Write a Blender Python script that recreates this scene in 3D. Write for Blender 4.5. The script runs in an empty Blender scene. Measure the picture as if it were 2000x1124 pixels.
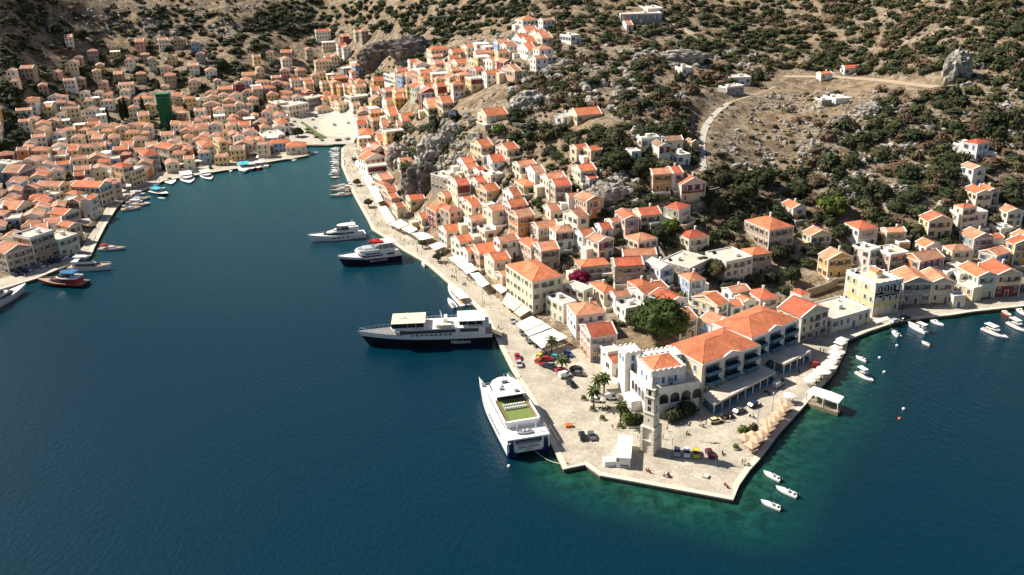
import bpy, bmesh, math, random
import numpy as np
from mathutils import Vector, Matrix, noise
from mathutils.geometry import tessellate_polygon
RD = random.Random(7)
C = bpy.context.scene.collection
# ---------------------------------------------------------------- camera model (a drone 135 m above the sea)
F = 1765.; P = math.radians(21.7); RHO = math.radians(-1.68); HC = 135.
R3 = (Matrix.Rotation(math.pi/2-P, 3, 'X') @ Matrix.Rotation(RHO, 3, 'Z'))
R3T = R3.transposed()
def ray(x, y): return R3 @ Vector(((x-1000)/F, -(y-562)/F, -1))
def at(x, y, z=1.2):
    d = ray(x, y); t = (z-HC)/d.z
    return Vector((d.x*t, d.y*t, z))
def pj(p):
    c = R3T @ (Vector(p)-Vector((0, 0, HC)))
    return (1000+F*c.x/-c.z, 562-F*c.y/-c.z)
ZOOM = {'R7': (1000, 260, 3.122), 'R8': (1500, 260, 3.122), 'R6': (500, 260, 3.122), 'R5': (0, 260, 3.122),
        'R1': (0, 0, 4.), 'R2': (500, 0, 4.), 'R3': (1000, 0, 4.), 'R4': (1500, 0, 4.), 'F': (0, 0, 1.),
        'M': (980, 500, 9.37), 'MD': (1640, 500, 8.644), 'S3': (960, 540, 5.11), 'S4': (1160, 620, 5.62), 'S5': (1300, 580, 4.683),
        'T8': (1600, 440, 3.5125), 'W': (1860, 260, 8.03), 'LB': (0, 440, 9.37), 'T6': (1080, 760, 4.6825),
        'T7': (1400, 640, 3.1225), 'Q4': (200, 270, 6.614), 'Q5': (400, 200, 6.25), 'C': (880, 700, 4.886), 'K': (650, 500, 5.109)}
def px(tag, x, y):
    ox, oy, s = ZOOM[tag]; return (ox+x/s, oy+y/s)

# ---------------------------------------------------------------- materials
def new_mat(name):
    m = bpy.data.materials.new(name); m.use_nodes = True
    return m, m.node_tree.nodes, m.node_tree.links, m.node_tree.nodes['Principled BSDF']
def mat(name, col, rough=.8, var=.12, scale=.6, metal=0, col2=None, bump=0, spec=.3, detail=4, rnd=.0, lo=.35, hi=.65):
    m, N, L, b = new_mat(name)
    b.inputs['Roughness'].default_value = rough; b.inputs['Metallic'].default_value = metal
    b.inputs['Specular IOR Level'].default_value = spec
    if var == 0 and col2 is None:
        b.inputs['Base Color'].default_value = (*col, 1); return m
    tc = N.new('ShaderNodeNewGeometry'); nz = N.new('ShaderNodeTexNoise'); nz.inputs['Scale'].default_value = scale
    nz.inputs['Detail'].default_value = detail; nz.inputs['Roughness'].default_value = .65
    L.new(tc.outputs['Position'], nz.inputs['Vector'])
    cr = N.new('ShaderNodeValToRGB'); e = cr.color_ramp.elements
    e[0].position = lo; e[1].position = hi
    c2 = col2 or tuple(min(1, c*(1+var)) for c in col); c1 = col if col2 else tuple(c*(1-var) for c in col)
    e[0].color = (*c1, 1); e[1].color = (*c2, 1)
    L.new(nz.outputs['Fac'], cr.inputs['Fac'])
    out = cr.outputs['Color']
    if rnd:
        oi = N.new('ShaderNodeObjectInfo'); mr = N.new('ShaderNodeMapRange'); mr.inputs['To Min'].default_value = 1-rnd; mr.inputs['To Max'].default_value = 1+rnd
        L.new(oi.outputs['Random'], mr.inputs['Value'])
        mx = N.new('ShaderNodeVectorMath'); mx.operation = 'SCALE'; L.new(out, mx.inputs[0]); L.new(mr.outputs['Result'], mx.inputs['Scale']); out = mx.outputs['Vector']
    L.new(out, b.inputs['Base Color'])
    if bump:
        bp = N.new('ShaderNodeBump'); bp.inputs['Strength'].default_value = bump; bp.inputs['Distance'].default_value = .3
        n2 = N.new('ShaderNodeTexNoise'); n2.inputs['Scale'].default_value = scale*5; n2.inputs['Detail'].default_value = 5
        L.new(tc.outputs['Position'], n2.inputs['Vector']); L.new(n2.outputs['Fac'], bp.inputs['Height']); L.new(bp.outputs['Normal'], b.inputs['Normal'])
    return m
WALL = {k: mat('plaster_'+k, c, .9, .10, .45, rnd=.10, bump=.15) for k, c in dict(
    white=(.82, .79, .73), cream=(.76, .66, .48), yellow=(.72, .57, .31), ochre=(.60, .38, .15), pink=(.62, .40, .31), maroon=(.24, .06, .055),
    stone=(.40, .33, .25), grey=(.36, .35, .33), blue=(.30, .42, .60), orange=(.62, .27, .11), green=(.50, .55, .42), plum=(.035, .010, .016)).items()}
def tiles(name, c, c2):
    m = mat(name, c, .85, 0, .45, col2=c2, rnd=.2, bump=.6, detail=7); N, L = m.node_tree.nodes, m.node_tree.links; b = N['Principled BSDF']; src = b.inputs['Base Color'].links[0].from_socket
    g = N.new('ShaderNodeNewGeometry'); n_ = N.new('ShaderNodeTexNoise'); n_.inputs['Scale'].default_value = 2.6; n_.inputs['Detail'].default_value = 5; n_.inputs['Roughness'].default_value = .8; L.new(g.outputs['Position'], n_.inputs['Vector'])
    n2 = N.new('ShaderNodeTexNoise'); n2.inputs['Scale'].default_value = .22; n2.inputs['Detail'].default_value = 6; n2.inputs['Roughness'].default_value = .75; L.new(g.outputs['Position'], n2.inputs['Vector'])
    r1 = N.new('ShaderNodeMapRange'); r1.inputs['From Min'].default_value = .35; r1.inputs['From Max'].default_value = .62; r1.inputs['To Min'].default_value = .68; r1.inputs['To Max'].default_value = 1.12; L.new(n_.outputs['Fac'], r1.inputs['Value'])
    r2 = N.new('ShaderNodeMapRange'); r2.inputs['From Min'].default_value = .36; r2.inputs['From Max'].default_value = .6; r2.inputs['To Min'].default_value = .72; r2.inputs['To Max'].default_value = 1.05; L.new(n2.outputs['Fac'], r2.inputs['Value'])
    mu = N.new('ShaderNodeMath'); mu.operation = 'MULTIPLY'; L.new(r1.outputs[0], mu.inputs[0]); L.new(r2.outputs[0], mu.inputs[1]); s = N.new('ShaderNodeVectorMath'); s.operation = 'SCALE'; L.new(src, s.inputs[0]); L.new(mu.outputs[0], s.inputs['Scale']); L.new(s.outputs[0], b.inputs['Base Color']); return m
ROOF = {k: tiles('tiles_'+k, c, c2) for k, (c, c2) in dict(
    orange=((.54, .155, .07), (.70, .25, .125)), red=((.50, .115, .06), (.65, .18, .095)), pale=((.52, .24, .14), (.70, .38, .25)),
    dusty=((.50, .20, .11), (.68, .32, .19)), rust=((.40, .19, .11), (.55, .29, .18)), white=((.70, .67, .62), (.78, .76, .72)), brown=((.30, .17, .11), (.42, .26, .18))).items()}
M = dict(trim=mat('white_trim', (.80, .78, .73), .8, .05), dark=mat('dark_glass', (.02, .025, .03), .25, 0, spec=.6),
    terrace=mat('terrace_concrete', (.56, .50, .42), .9, .15, .3), iron=mat('black_iron', (.03, .03, .03), .6, 0),
    s_blue=mat('shutter_blue', (.07, .17, .32), .6, .1), s_green=mat('shutter_green', (.13, .20, .13), .6, .1), s_brown=mat('shutter_brown', (.16, .075, .04), .6, .1),
    s_white=mat('shutter_white', (.7, .7, .68), .6, .05), s_grey=mat('shutter_grey', (.25, .28, .30), .6, .1),
    canvas=mat('white_canvas', (.80, .77, .70), .85, .05, .8), beige=mat('beige_canvas', (.58, .39, .26), .85, .08, .8), cream_canvas=mat('cream_canvas', (.74, .64, .46), .85, .05),
    wood=mat('wood', (.30, .16, .07), .7, .2, 2), white=mat('white_gelcoat', (.80, .80, .78), .3, .03, spec=.5), whitep=mat('white_paint', (.78, .78, .75), .5, .04),
    black=mat('black_hull', (.012, .013, .02), .35, 0, spec=.5), navy=mat('navy_hull', (.012, .03, .12), .35, 0), redp=mat('red_paint', (.45, .02, .02), .4, .1),
    bluep=mat('blue_paint', (.03, .16, .34), .45, .1), cyan=mat('cyan_cloth', (.05, .42, .55), .7, .1), green_deck=mat('green_deck', (.16, .22, .06), .9, .15, 1.5),
    teak=mat('teak', (.42, .28, .16), .7, .1, 2), rubber=mat('rubber', (.02, .02, .02), .8, 0), tyre=mat('tyre', (.015, .015, .015), .9, 0), metal=mat('steel', (.4, .4, .4), .4, 0, metal=.8),
    greynet=mat('grey', (.22, .22, .23), .7, .1), orangep=mat('orange_paint', (.65, .16, .04), .6, .1), skin=mat('skin', (.45, .24, .15), .7, 0), bark=mat('bark', (.12, .08, .055), .95, .2, 2),
    tower=mat('tower_limestone', (.74, .67, .55), .9, .12, 1.2, bump=.2), balc=mat('balcony_blue', (.07, .19, .27), .6, .1), yellowp=mat('yellow_paint', (.62, .45, .03), .5, 0), litho=mat('kerb_stone', (.60, .54, .45), .9, .1, .8),
    net=mat('green_scaffold_net', (.012, .10, .05), .8, .35, .5, bump=.4))

# ---------------------------------------------------------------- mesh builder
class MB:
    def __init__(s): s.v = []; s.f = []; s.m = []
    def add(s, vs, fs, mi=0):
        n = len(s.v); s.v.extend([tuple(v) for v in vs]); s.f.extend([tuple(i+n for i in f) for f in fs]); s.m.extend([mi]*len(fs)); return s
    def box(s, x0, y0, z0, x1, y1, z1, mi=0):
        return s.add([(x0, y0, z0), (x1, y0, z0), (x1, y1, z0), (x0, y1, z0), (x0, y0, z1), (x1, y0, z1), (x1, y1, z1), (x0, y1, z1)],
              [(0, 3, 2, 1), (4, 5, 6, 7), (0, 1, 5, 4), (1, 2, 6, 5), (2, 3, 7, 6), (3, 0, 4, 7)], mi)
    def prism(s, pts, z0, z1, mi=0, top=None):
        n = len(pts); tp = top or pts
        vs = [(p[0], p[1], z0) for p in pts]+[(p[0], p[1], z1) for p in tp]
        fs = [tuple(range(n-1, -1, -1)), tuple(range(n, 2*n))]+[(i, (i+1) % n, n+(i+1) % n, n+i) for i in range(n)]
        return s.add(vs, fs, mi)
    def bar(s, a, b, r, mi=0, n=4, r2=None):
        a = Vector(a); b = Vector(b); d = (b-a)
        if d.length < 1e-5: return s
        d.normalize(); u = d.orthogonal().normalized(); w = d.cross(u); r2 = r if r2 is None else r2
        vs = []
        for p, rr in ((a, r), (b, r2)):
            for k in range(n):
                an = 2*math.pi*(k+.5)/n; vs.append(p+(u*math.cos(an)+w*math.sin(an))*rr)
        fs = [tuple(range(n-1, -1, -1)), tuple(range(n, 2*n))]+[(i, (i+1) % n, n+(i+1) % n, n+i) for i in range(n)]
        return s.add(vs, fs, mi)
    def lathe(s, prof, n=12, mi=0, c=(0, 0)):
        vs = []
        for r, z in prof:
            for k in range(n):
                a = 2*math.pi*k/n; vs.append((c[0]+r*math.cos(a), c[1]+r*math.sin(a), z))
        fs = [(j*n+i, j*n+(i+1) % n, (j+1)*n+(i+1) % n, (j+1)*n+i) for j in range(len(prof)-1) for i in range(n)]
        fs += [tuple(range(n-1, -1, -1)), tuple(range((len(prof)-1)*n, len(prof)*n))]
        return s.add(vs, fs, mi)
    def slab(s, pts, t, mi=0):      # planar polygon pts (3D) thickened downward by t
        n = len(pts); vs = [tuple(p) for p in pts]+[(p[0], p[1], p[2]-t) for p in pts]
        return s.add(vs, [tuple(range(n)), tuple(range(2*n-1, n-1, -1))]+[(i, n+i, n+(i+1) % n, (i+1) % n) for i in range(n)], mi)
    def mesh(s, name, mats, smooth=False):
        me = bpy.data.meshes.new(name); me.from_pydata(s.v, [], s.f)
        for m in (mats if isinstance(mats, (list, tuple)) else [mats]): me.materials.append(m)
        if s.m: me.polygons.foreach_set('material_index', s.m)
        if smooth: me.polygons.foreach_set('use_smooth', [True]*len(s.f))
        me.update(); return me
    def build(s, name, mats, parent=None, smooth=False, loc=None, rz=0):
        return inst(name, s.mesh(name, mats, smooth), parent, loc, rz)
def inst(name, me, parent=None, loc=None, rz=0):
    o = bpy.data.objects.new(name, me); C.objects.link(o)
    if parent: o.parent = parent
    if loc is not None: o.location = loc
    if rz: o.rotation_euler.z = rz
    return o
def tag(o, label=None, cat=None, group=None, kind=None):
    if label: o['label'] = label
    if cat: o['category'] = cat
    if group: o['group'] = group
    if kind: o['kind'] = kind
    return o
def thing(name, label, cat, loc=(0, 0, 0), rz=0, group=None):
    o = inst(name, None, None, loc, rz); o.empty_display_size = .5
    return tag(o, label, cat, group)
def copy_tree(o, parent=None):
    c = o.copy(); C.objects.link(c); c.parent = parent
    for ch in o.children: copy_tree(ch, c)
    return c

# ---------------------------------------------------------------- coastline (image points on the quay edge, 1.2 m above the water)
coast_px = [(-700, 800), (-300, 668), (0, 566), (69, 545), (178, 499), (184, 484), (205, 443), (227, 407), (237, 396), (256, 382), (298, 364), (320, 353), (336, 350), (384, 342), (426, 335),
    (464, 329), (500, 321), (529, 316), (559, 311), (569, 311), (604, 303), (598, 298), (596, 288), (599, 284), (640, 284), (679, 280), (667, 290), (667, 324), (679, 353), (689, 378), (705, 407), (718, 430), (727, 449),
    (766, 473), (788, 489), (830, 513), (852, 532), (878, 555), (920, 590), (944, 615), (957, 637), (971, 666), (990, 704), (1001, 725), (1036, 780), (1080, 874), (1101, 917), (1143, 908), (1172, 929),
    (1432, 977), (1443, 948), (1464, 918), (1480, 901), (1522, 845), (1573, 790), (1631, 726), (1653, 682), (1656, 664), (1700, 646), (1754, 628), (1799, 621), (1856, 616), (1899, 609), (2000, 598), (2300, 564), (2800, 508)]
coast = [at(*p) for p in coast_px]
poly = [(p.x, p.y) for p in coast]+[(900, 1600), (-1400, 1600), (-1400, coast[0].y)]
PA = np.array(poly)
def sdist(X, Y):
    n = len(coast)-1; d = np.full(X.shape, 1e9)
    for i in range(n):
        ax, ay = coast[i].x, coast[i].y; bx, by = coast[i+1].x-ax, coast[i+1].y-ay
        t = np.clip(((X-ax)*bx+(Y-ay)*by)/(bx*bx+by*by+1e-9), 0, 1)
        d = np.minimum(d, np.hypot(X-ax-t*bx, Y-ay-t*by))
    ins = np.zeros(X.shape, bool); m = len(poly)
    for i in range(m):
        x1, y1 = poly[i]; x2, y2 = poly[(i+1) % m]
        if y1 == y2: continue
        c = ((y1 > Y) != (y2 > Y)) & (X < (x2-x1)*(Y-y1)/(y2-y1)+x1); ins ^= c
    return np.where(ins, d, -d)
inland_px = [(-700, 740), (-300, 628), (-60, 562), (60, 528), (150, 500), (168, 470), (195, 430), (212, 395), (238, 372), (285, 345), (320, 334), (400, 322), (480, 309), (520, 300), (560, 284),
    (600, 276), (690, 270), (698, 290), (702, 330), (722, 370), (748, 405), (792, 440), (830, 470), (880, 505), (930, 545), (975, 585), (1030, 632), (1090, 665), (1150, 690), (1205, 730),
    (1260, 770), (1350, 770), (1420, 750), (1500, 710), (1560, 675), (1600, 655), (1650, 632), (1700, 618), (1760, 606), (1900, 585), (2000, 572), (2300, 544), (2800, 492)]
cols = {
-400: (640, 1.5, [(560, .08), (500, .15), (450, .2), (400, .2), (350, .2), (300, .2), (250, .22), (200, .3), (150, .35), (100, .4), (50, .42), (0, .42)]),
-150: (595, 1.5, [(560, .06), (500, .12), (450, .2), (400, .2), (350, .2), (300, .2), (250, .22), (200, .3), (150, .35), (100, .4), (50, .42), (0, .42)]),
100: (500, 1.5, [(450, .04), (400, .05), (350, .06), (300, .07), (250, .1), (200, .15), (150, .25), (100, .35), (50, .45), (0, .5)]),
300: (330, 1.5, [(300, .04), (250, .07), (200, .12), (150, .25), (100, .33), (50, .42), (0, .5)]),
500: (295, 1.5, [(250, .04), (200, .15), (150, .25), (100, .3), (50, .35), (0, .4)]),
640: (270, 1.5, [(250, .01), (215, .04), (180, .15), (150, .3), (100, .3), (50, .35), (0, .38)]),
740: (380, 1.5, [(340, .06), (300, .03), (250, .06), (200, .12), (150, .25), (110, .25), (60, .6), (0, .3)]),
820: (460, 1.5, [(420, .05), (380, .25), (340, .5), (300, .4), (250, .15), (200, .12), (150, .15), (100, .15), (60, .3), (0, .3)]),
900: (530, 1.5, [(500, .1), (450, .25), (400, .4), (350, .45), (300, .45), (250, .35), (200, .1), (150, .1), (100, .13), (50, .17), (0, .25)]),
1000: (600, 1.5, [(550, .1), (500, .2), (450, .35), (400, .4), (350, .4), (300, .4), (250, .4), (200, .3), (150, .12), (100, .1), (50, .15), (0, .22)]),
1100: (660, 1.5, [(600, .1), (550, .2), (500, .3), (450, .4), (400, .45), (350, .42), (300, .4), (250, .25), (200, .3), (150, .15), (100, .1), (50, .15), (0, .22)]),
1300: (680, 1.5, [(600, .15), (550, .25), (500, .3), (450, .35), (400, .4), (350, .4), (300, .35), (250, .3), (200, .2), (150, .12), (100, .1), (50, .15), (0, .2)]),
1500: (610, 1.5, [(550, .15), (500, .25), (450, .4), (400, .4), (350, .35), (300, .3), (250, .25), (200, .12), (150, .07), (100, .2), (50, .25), (0, .3)]),
1700: (600, 1.5, [(560, .2), (500, .35), (450, .4), (400, .35), (350, .33), (300, .3), (250, .3), (200, .2), (160, .05), (100, .25), (50, .3), (0, .35)]),
1900: (585, 1.5, [(540, .15), (500, .35), (450, .4), (400, .38), (350, .35), (300, .35), (250, .35), (200, .35), (150, .33), (100, .33), (50, .35), (0, .35)]),
2150: (560, 1.5, [(540, .15), (500, .35), (450, .4), (400, .38), (350, .38), (300, .38), (250, .38), (200, .38), (150, .38), (100, .38), (50, .38), (0, .38)]),
2500: (530, 1.5, [(500, .15), (450, .35), (400, .4), (350, .38), (300, .38), (250, .38), (200, .38), (150, .38), (100, .38), (50, .38), (0, .38)])}
cp = []
for c, (y0, z0, l) in cols.items():
    q = at(c, y0, z0); cp.append(tuple(q))
    for y, g in l:
        d = ray(c, y); t = (HC-q.z+g*q.y)/(g*d.y-d.z); q = Vector((d.x*t, d.y*t, HC+d.z*t)); cp.append(tuple(q))
    g = .45; cp.append((q.x*1.1, q.y+120, q.z+50)); cp.append((q.x*1.2, q.y+320, q.z+120))
for p in coast[1:-1:2]: cp.append((p.x, p.y, 1.0))
for p in inland_px[1:-1]:
    q = at(*p); cp.append((q.x, q.y, 1.1))
cp = np.array(cp)
keep = []
for i, p in enumerate(cp):
    if all(np.hypot(*(p[:2]-cp[j][:2])) > 4 for j in keep): keep.append(i)
cp = cp[keep]
S = 100.
def tk(r2): return np.where(r2 > 1e-12, .5*r2*np.log(r2+1e-12), 0)
A = cp[:, :2]/S; n = len(A)
K = tk(((A[:, None]-A[None])**2).sum(-1))+np.eye(n)*.002
Pm = np.c_[np.ones(n), A]
W = np.linalg.solve(np.block([[K, Pm], [Pm.T, np.zeros((3, 3))]]), np.r_[cp[:, 2], 0, 0, 0])
def tps(X, Y):
    o = W[n]+W[n+1]*X/S+W[n+2]*Y/S
    for i in range(n): o = o+W[i]*tk((X/S-A[i, 0])**2+(Y/S-A[i, 1])**2)
    return o
GS = 3.0; GX0, GX1, GY0, GY1 = -620., 560., 180., 1330.
gx = np.arange(GX0, GX1+.1, GS); gy = np.arange(GY0, GY1+.1, GS)
XX, YY = np.meshgrid(gx, gy)
ZZ = tps(XX, YY); SD = sdist(XX, YY)
ZZ = np.maximum(ZZ, 1.05)
NZ = np.zeros_like(ZZ)
for j in range(0, len(gy)):
    for i in range(0, len(gx)):
        if SD[j, i] > 10:
            x, y = gx[i], gy[j]
            NZ[j, i] = (noise.fractal((x*.035, y*.035, 0), 1, 2, 5)*1.0+noise.ridged_multi_fractal((x*.02, y*.02, 3), 1, 2, 4, 1, 2)*.5-.6)
amp = np.clip((ZZ-6)/14, 0, 1)*2.2+np.clip((YY-650)/200, 0, 1)*np.clip((ZZ-20)/20, 0, 1)*2.0
far = np.clip(SD-10, 0, 30)/30
ZZ = ZZ+NZ*amp*far
# dark gorge cliff above the far town
ZZ = np.where(SD < 9, np.minimum(ZZ, 1.08), ZZ)
IQ = np.zeros_like(SD, bool); _qp = [(p.x, p.y) for p in coast]+[(p.x, p.y) for p in reversed([at(*p) for p in inland_px])]
for i in range(len(_qp)):
    (x1, y1), (x2, y2) = _qp[i], _qp[(i+1) % len(_qp)]
    if y1 != y2: IQ ^= ((y1 > YY) != (y2 > YY)) & (XX < (x2-x1)*(YY-y1)/(y2-y1)+x1)
ZZ = np.where(IQ, 1.02, ZZ)
ZZ = np.where(SD < 4.5, -5., ZZ)
def zt(x, y):
    fx = (x-GX0)/GS; fy = (y-GY0)/GS
    i = int(min(max(fx, 0), len(gx)-2)); j = int(min(max(fy, 0), len(gy)-2)); u = min(max(fx-i, 0), 1); v = min(max(fy-j, 0), 1)
    a = ZZ[j, i]*(1-u)*(1-v)+ZZ[j, i+1]*u*(1-v)+ZZ[j+1, i]*(1-u)*v+ZZ[j+1, i+1]*u*v
    return float(max(a, 1.2)) if a > -3 else 1.2
def ground(x, y, up=0.):          # where the view line through an image point meets the ground (raised by up)
    d = ray(x, y); t0 = 150.
    t = t0
    while t < 2500:
        p = d*t; z = HC+p.z
        if z <= zt(p.x, p.y)+up: break
        t += 3
    lo, hi = t-3, t
    for _ in range(12):
        m = (lo+hi)/2; p = d*m
        if HC+p.z <= zt(p.x, p.y)+up: hi = m
        else: lo = m
    p = d*hi
    return Vector((p.x, p.y, zt(p.x, p.y)))

TRK_PATHS = dict(concrete_track=([(1374, 335), (1369, 300), (1369, 272), (1376, 248), (1392, 226), (1408, 209), (1425, 201)], 3.2), goat_path=([(1425, 201), (1450, 192), (1485, 183), (1515, 170)], 1.6), dirt_road=([(1530, 150), (1580, 149), (1630, 151), (1690, 154), (1740, 159), (1790, 166), (1830, 171)], 9.),
    hill_road=([(1255, 38), (1300, 45), (1340, 55), (1358, 68), (1362, 75)], 5.), villa_track=([(985, 236), (1020, 242), (1055, 247), (1100, 252)], 4.), upper_trail=([(1845, 52), (1870, 66), (1885, 74)], 3.))
PATHS = {}
for nm_, (pxs, w_) in TRK_PATHS.items():
    pts = [ground(*p) for p in pxs]; pl = []
    for a, b_ in zip(pts[:-1], pts[1:]):
        k = max(1, int((b_-a).length/2)); pl += [a.lerp(b_, i/k) for i in range(k)]
    pl.append(pts[-1])
    for _ in range(60): pl = [pl[0]]+[(pl[i-1]+pl[i]*2+pl[i+1])/4 for i in range(1, len(pl)-1)]+[pl[-1]]
    PATHS[nm_] = (pl, w_); ax = np.array([(p.x, p.y, p.z) for p in pl])
    D2 = (XX[..., None]-ax[:, 0])**2+(YY[..., None]-ax[:, 1])**2; j_ = D2.argmin(-1); dd = np.sqrt(D2.min(-1)); bl_ = np.clip(1-(dd-w_/2-2.5)/7, 0, 1); bl_ = bl_*bl_*(3-2*bl_)
    ZZ = ZZ*(1-bl_)+(ax[j_, 2]-.12)*bl_
# ---------------------------------------------------------------- setting
def terrain_material():
    m, N, L, b = new_mat('hillside_ground'); b.inputs['Roughness'].default_value = .95; b.inputs['Specular IOR Level'].default_value = .1
    g = N.new('ShaderNodeNewGeometry'); pos = g.outputs['Position']
    def nz(sc, det=5, ro=.6, off=0):
        n_ = N.new('ShaderNodeTexNoise'); n_.inputs['Scale'].default_value = sc; n_.inputs['Detail'].default_value = det; n_.inputs['Roughness'].default_value = ro
        if off:
            ad = N.new('ShaderNodeVectorMath'); ad.operation = 'ADD'; ad.inputs[1].default_value = (off, off, off); L.new(pos, ad.inputs[0]); L.new(ad.outputs[0], n_.inputs['Vector'])
        else: L.new(pos, n_.inputs['Vector'])
        return n_.outputs['Fac']
    def ramp(f, st):
        r = N.new('ShaderNodeValToRGB'); e = r.color_ramp.elements
        e[0].position, e[0].color = st[0][0], (*st[0][1], 1); e[1].position, e[1].color = st[-1][0], (*st[-1][1], 1)
        for p, c in st[1:-1]:
            k = e.new(p); k.color = (*c, 1)
        L.new(f, r.inputs['Fac']); return r.outputs['Color']
    def mix(f, a, c):
        x = N.new('ShaderNodeMix'); x.data_type = 'RGBA'; L.new(f, x.inputs['Factor']); L.new(a, x.inputs['A']); L.new(c, x.inputs['B']); return x.outputs['Result']
    soil = ramp(nz(.06), [(.3, (.29, .205, .13)), (.5, (.38, .285, .19)), (.7, (.23, .19, .14))])
    soil2 = ramp(nz(.9, 6, .8), [(.35, (.17, .125, .08)), (.6, (.42, .32, .21))])
    f1 = N.new('ShaderNodeValue'); f1.outputs[0].default_value = .45
    base = mix(f1.outputs[0], soil, soil2)
    vo = N.new('ShaderNodeTexVoronoi'); vo.inputs['Scale'].default_value = .55; vo.inputs['Randomness'].default_value = 1; L.new(pos, vo.inputs['Vector'])
    rockc = ramp(vo.outputs['Distance'], [(.1, (.47, .42, .36)), (.5, (.33, .29, .25)), (.72, (.09, .075, .06))])
    rm = ramp(nz(.035, 6, .65, 50), [(.42, (0, 0, 0)), (.52, (1, 1, 1))])
    rm2 = ramp(nz(.5, 4, .7, 90), [(.45, (0, 0, 0)), (.55, (1, 1, 1))])
    mu = N.new('ShaderNodeMath'); mu.operation = 'MULTIPLY'; L.new(rm, mu.inputs[0]); L.new(rm2, mu.inputs[1])
    c = mix(mu.outputs[0], base, rockc)
    scrub = ramp(nz(1.4, 4, .7, 20), [(.36, (.05, .045, .022)), (.5, (.14, .105, .06)), (.65, (.22, .165, .10))])
    sm = ramp(nz(.16, 6, .75, 130), [(.46, (0, 0, 0)), (.56, (.8, .8, .8))])
    c = mix(sm, c, scrub)
    L.new(c, b.inputs['Base Color'])
    bp = N.new('ShaderNodeBump'); bp.inputs['Strength'].default_value = .9; bp.inputs['Distance'].default_value = 1.2
    L.new(nz(.45, 8, .75), bp.inputs['Height']); L.new(bp.outputs['Normal'], b.inputs['Normal'])
    return m
me = bpy.data.meshes.new('hillside')
nx_, ny_ = len(gx), len(gy)
vv = np.stack([XX.ravel(), YY.ravel(), ZZ.ravel()], 1)
ii = np.arange((ny_-1)*(nx_-1)); r_ = ii//(nx_-1); c_ = ii % (nx_-1); a_ = r_*nx_+c_
fa = np.stack([a_, a_+1, a_+nx_+1, a_+nx_], 1)
me.vertices.add(len(vv)); me.vertices.foreach_set('co', vv.ravel().astype(np.float32))
me.loops.add(fa.size); me.loops.foreach_set('vertex_index', fa.ravel().astype(np.int32))
me.polygons.add(len(fa)); me.polygons.foreach_set('loop_start', (np.arange(len(fa))*4).astype(np.int32)); me.polygons.foreach_set('loop_total', np.full(len(fa), 4, np.int32))
me.polygons.foreach_set('use_smooth', np.ones(len(fa), bool)); me.update(calc_edges=True); me.validate()
me.materials.append(terrain_material())
ter = inst('hillside_terrain', me); tag(ter, kind='structure')

def quay_material():
    m, N, L, b = new_mat('quay_paving'); b.inputs['Roughness'].default_value = .85; b.inputs['Specular IOR Level'].default_value = .2
    g = N.new('ShaderNodeNewGeometry')
    vo = N.new('ShaderNodeTexVoronoi'); vo.inputs['Scale'].default_value = .9; L.new(g.outputs['Position'], vo.inputs['Vector'])
    r = N.new('ShaderNodeValToRGB'); e = r.color_ramp.elements; e[0].position = .0; e[0].color = (.46, .41, .33, 1); e[1].position = 1; e[1].color = (.59, .53, .43, 1)
    L.new(vo.outputs['Color'], r.inputs['Fac'])
    vd = N.new('ShaderNodeTexVoronoi'); vd.feature = 'DISTANCE_TO_EDGE'; vd.inputs['Scale'].default_value = .9; L.new(g.outputs['Position'], vd.inputs['Vector'])
    e2 = N.new('ShaderNodeMapRange'); e2.inputs['From Max'].default_value = .07; e2.inputs['To Min'].default_value = .66; L.new(vd.outputs['Distance'], e2.inputs['Value'])
    nz = N.new('ShaderNodeTexNoise'); nz.inputs['Scale'].default_value = .12; nz.inputs['Detail'].default_value = 8; nz.inputs['Roughness'].default_value = .7; L.new(g.outputs['Position'], nz.inputs['Vector'])
    m2 = N.new('ShaderNodeMapRange'); m2.inputs['From Min'].default_value = .3; m2.inputs['From Max'].default_value = .7; m2.inputs['To Min'].default_value = .62; m2.inputs['To Max'].default_value = 1.12; L.new(nz.outputs['Fac'], m2.inputs['Value'])
    mm = N.new('ShaderNodeMath'); mm.operation = 'MULTIPLY'; L.new(e2.outputs['Result'], mm.inputs[0]); L.new(m2.outputs['Result'], mm.inputs[1])
    sc = N.new('ShaderNodeVectorMath'); sc.operation = 'SCALE'; L.new(r.outputs['Color'], sc.inputs[0]); L.new(mm.outputs[0], sc.inputs['Scale'])
    L.new(sc.outputs[0], b.inputs['Base Color']); return m
QM = quay_material()
QW = mat('quay_wall_stone', (.10, .08, .06), .9, .4, .8, bump=.6)
inl = [at(*p) for p in inland_px]
qp = [(p.x, p.y) for p in coast]+[(p.x, p.y) for p in reversed(inl)]
tri = tessellate_polygon([[Vector((x, y, 0)) for x, y in qp]])
q = MB(); q.add([(x, y, 1.2) for x, y in qp], [], 0)
for t in tri:
    a, b_, c = [Vector((*qp[i], 0)) for i in t]
    q.f.append(tuple(t) if (b_-a).cross(c-a).z > 0 else tuple(reversed(t))); q.m.append(0)
for i in range(len(coast)-1):
    a, b_ = coast[i], coast[i+1]; q.add([(a.x, a.y, 1.2), (b_.x, b_.y, 1.2), (b_.x, b_.y, -6), (a.x, a.y, -6)], [(0, 1, 2, 3)], 1)
tag(q.build('quay_pavement', [QM, QW]), kind='structure')
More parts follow.
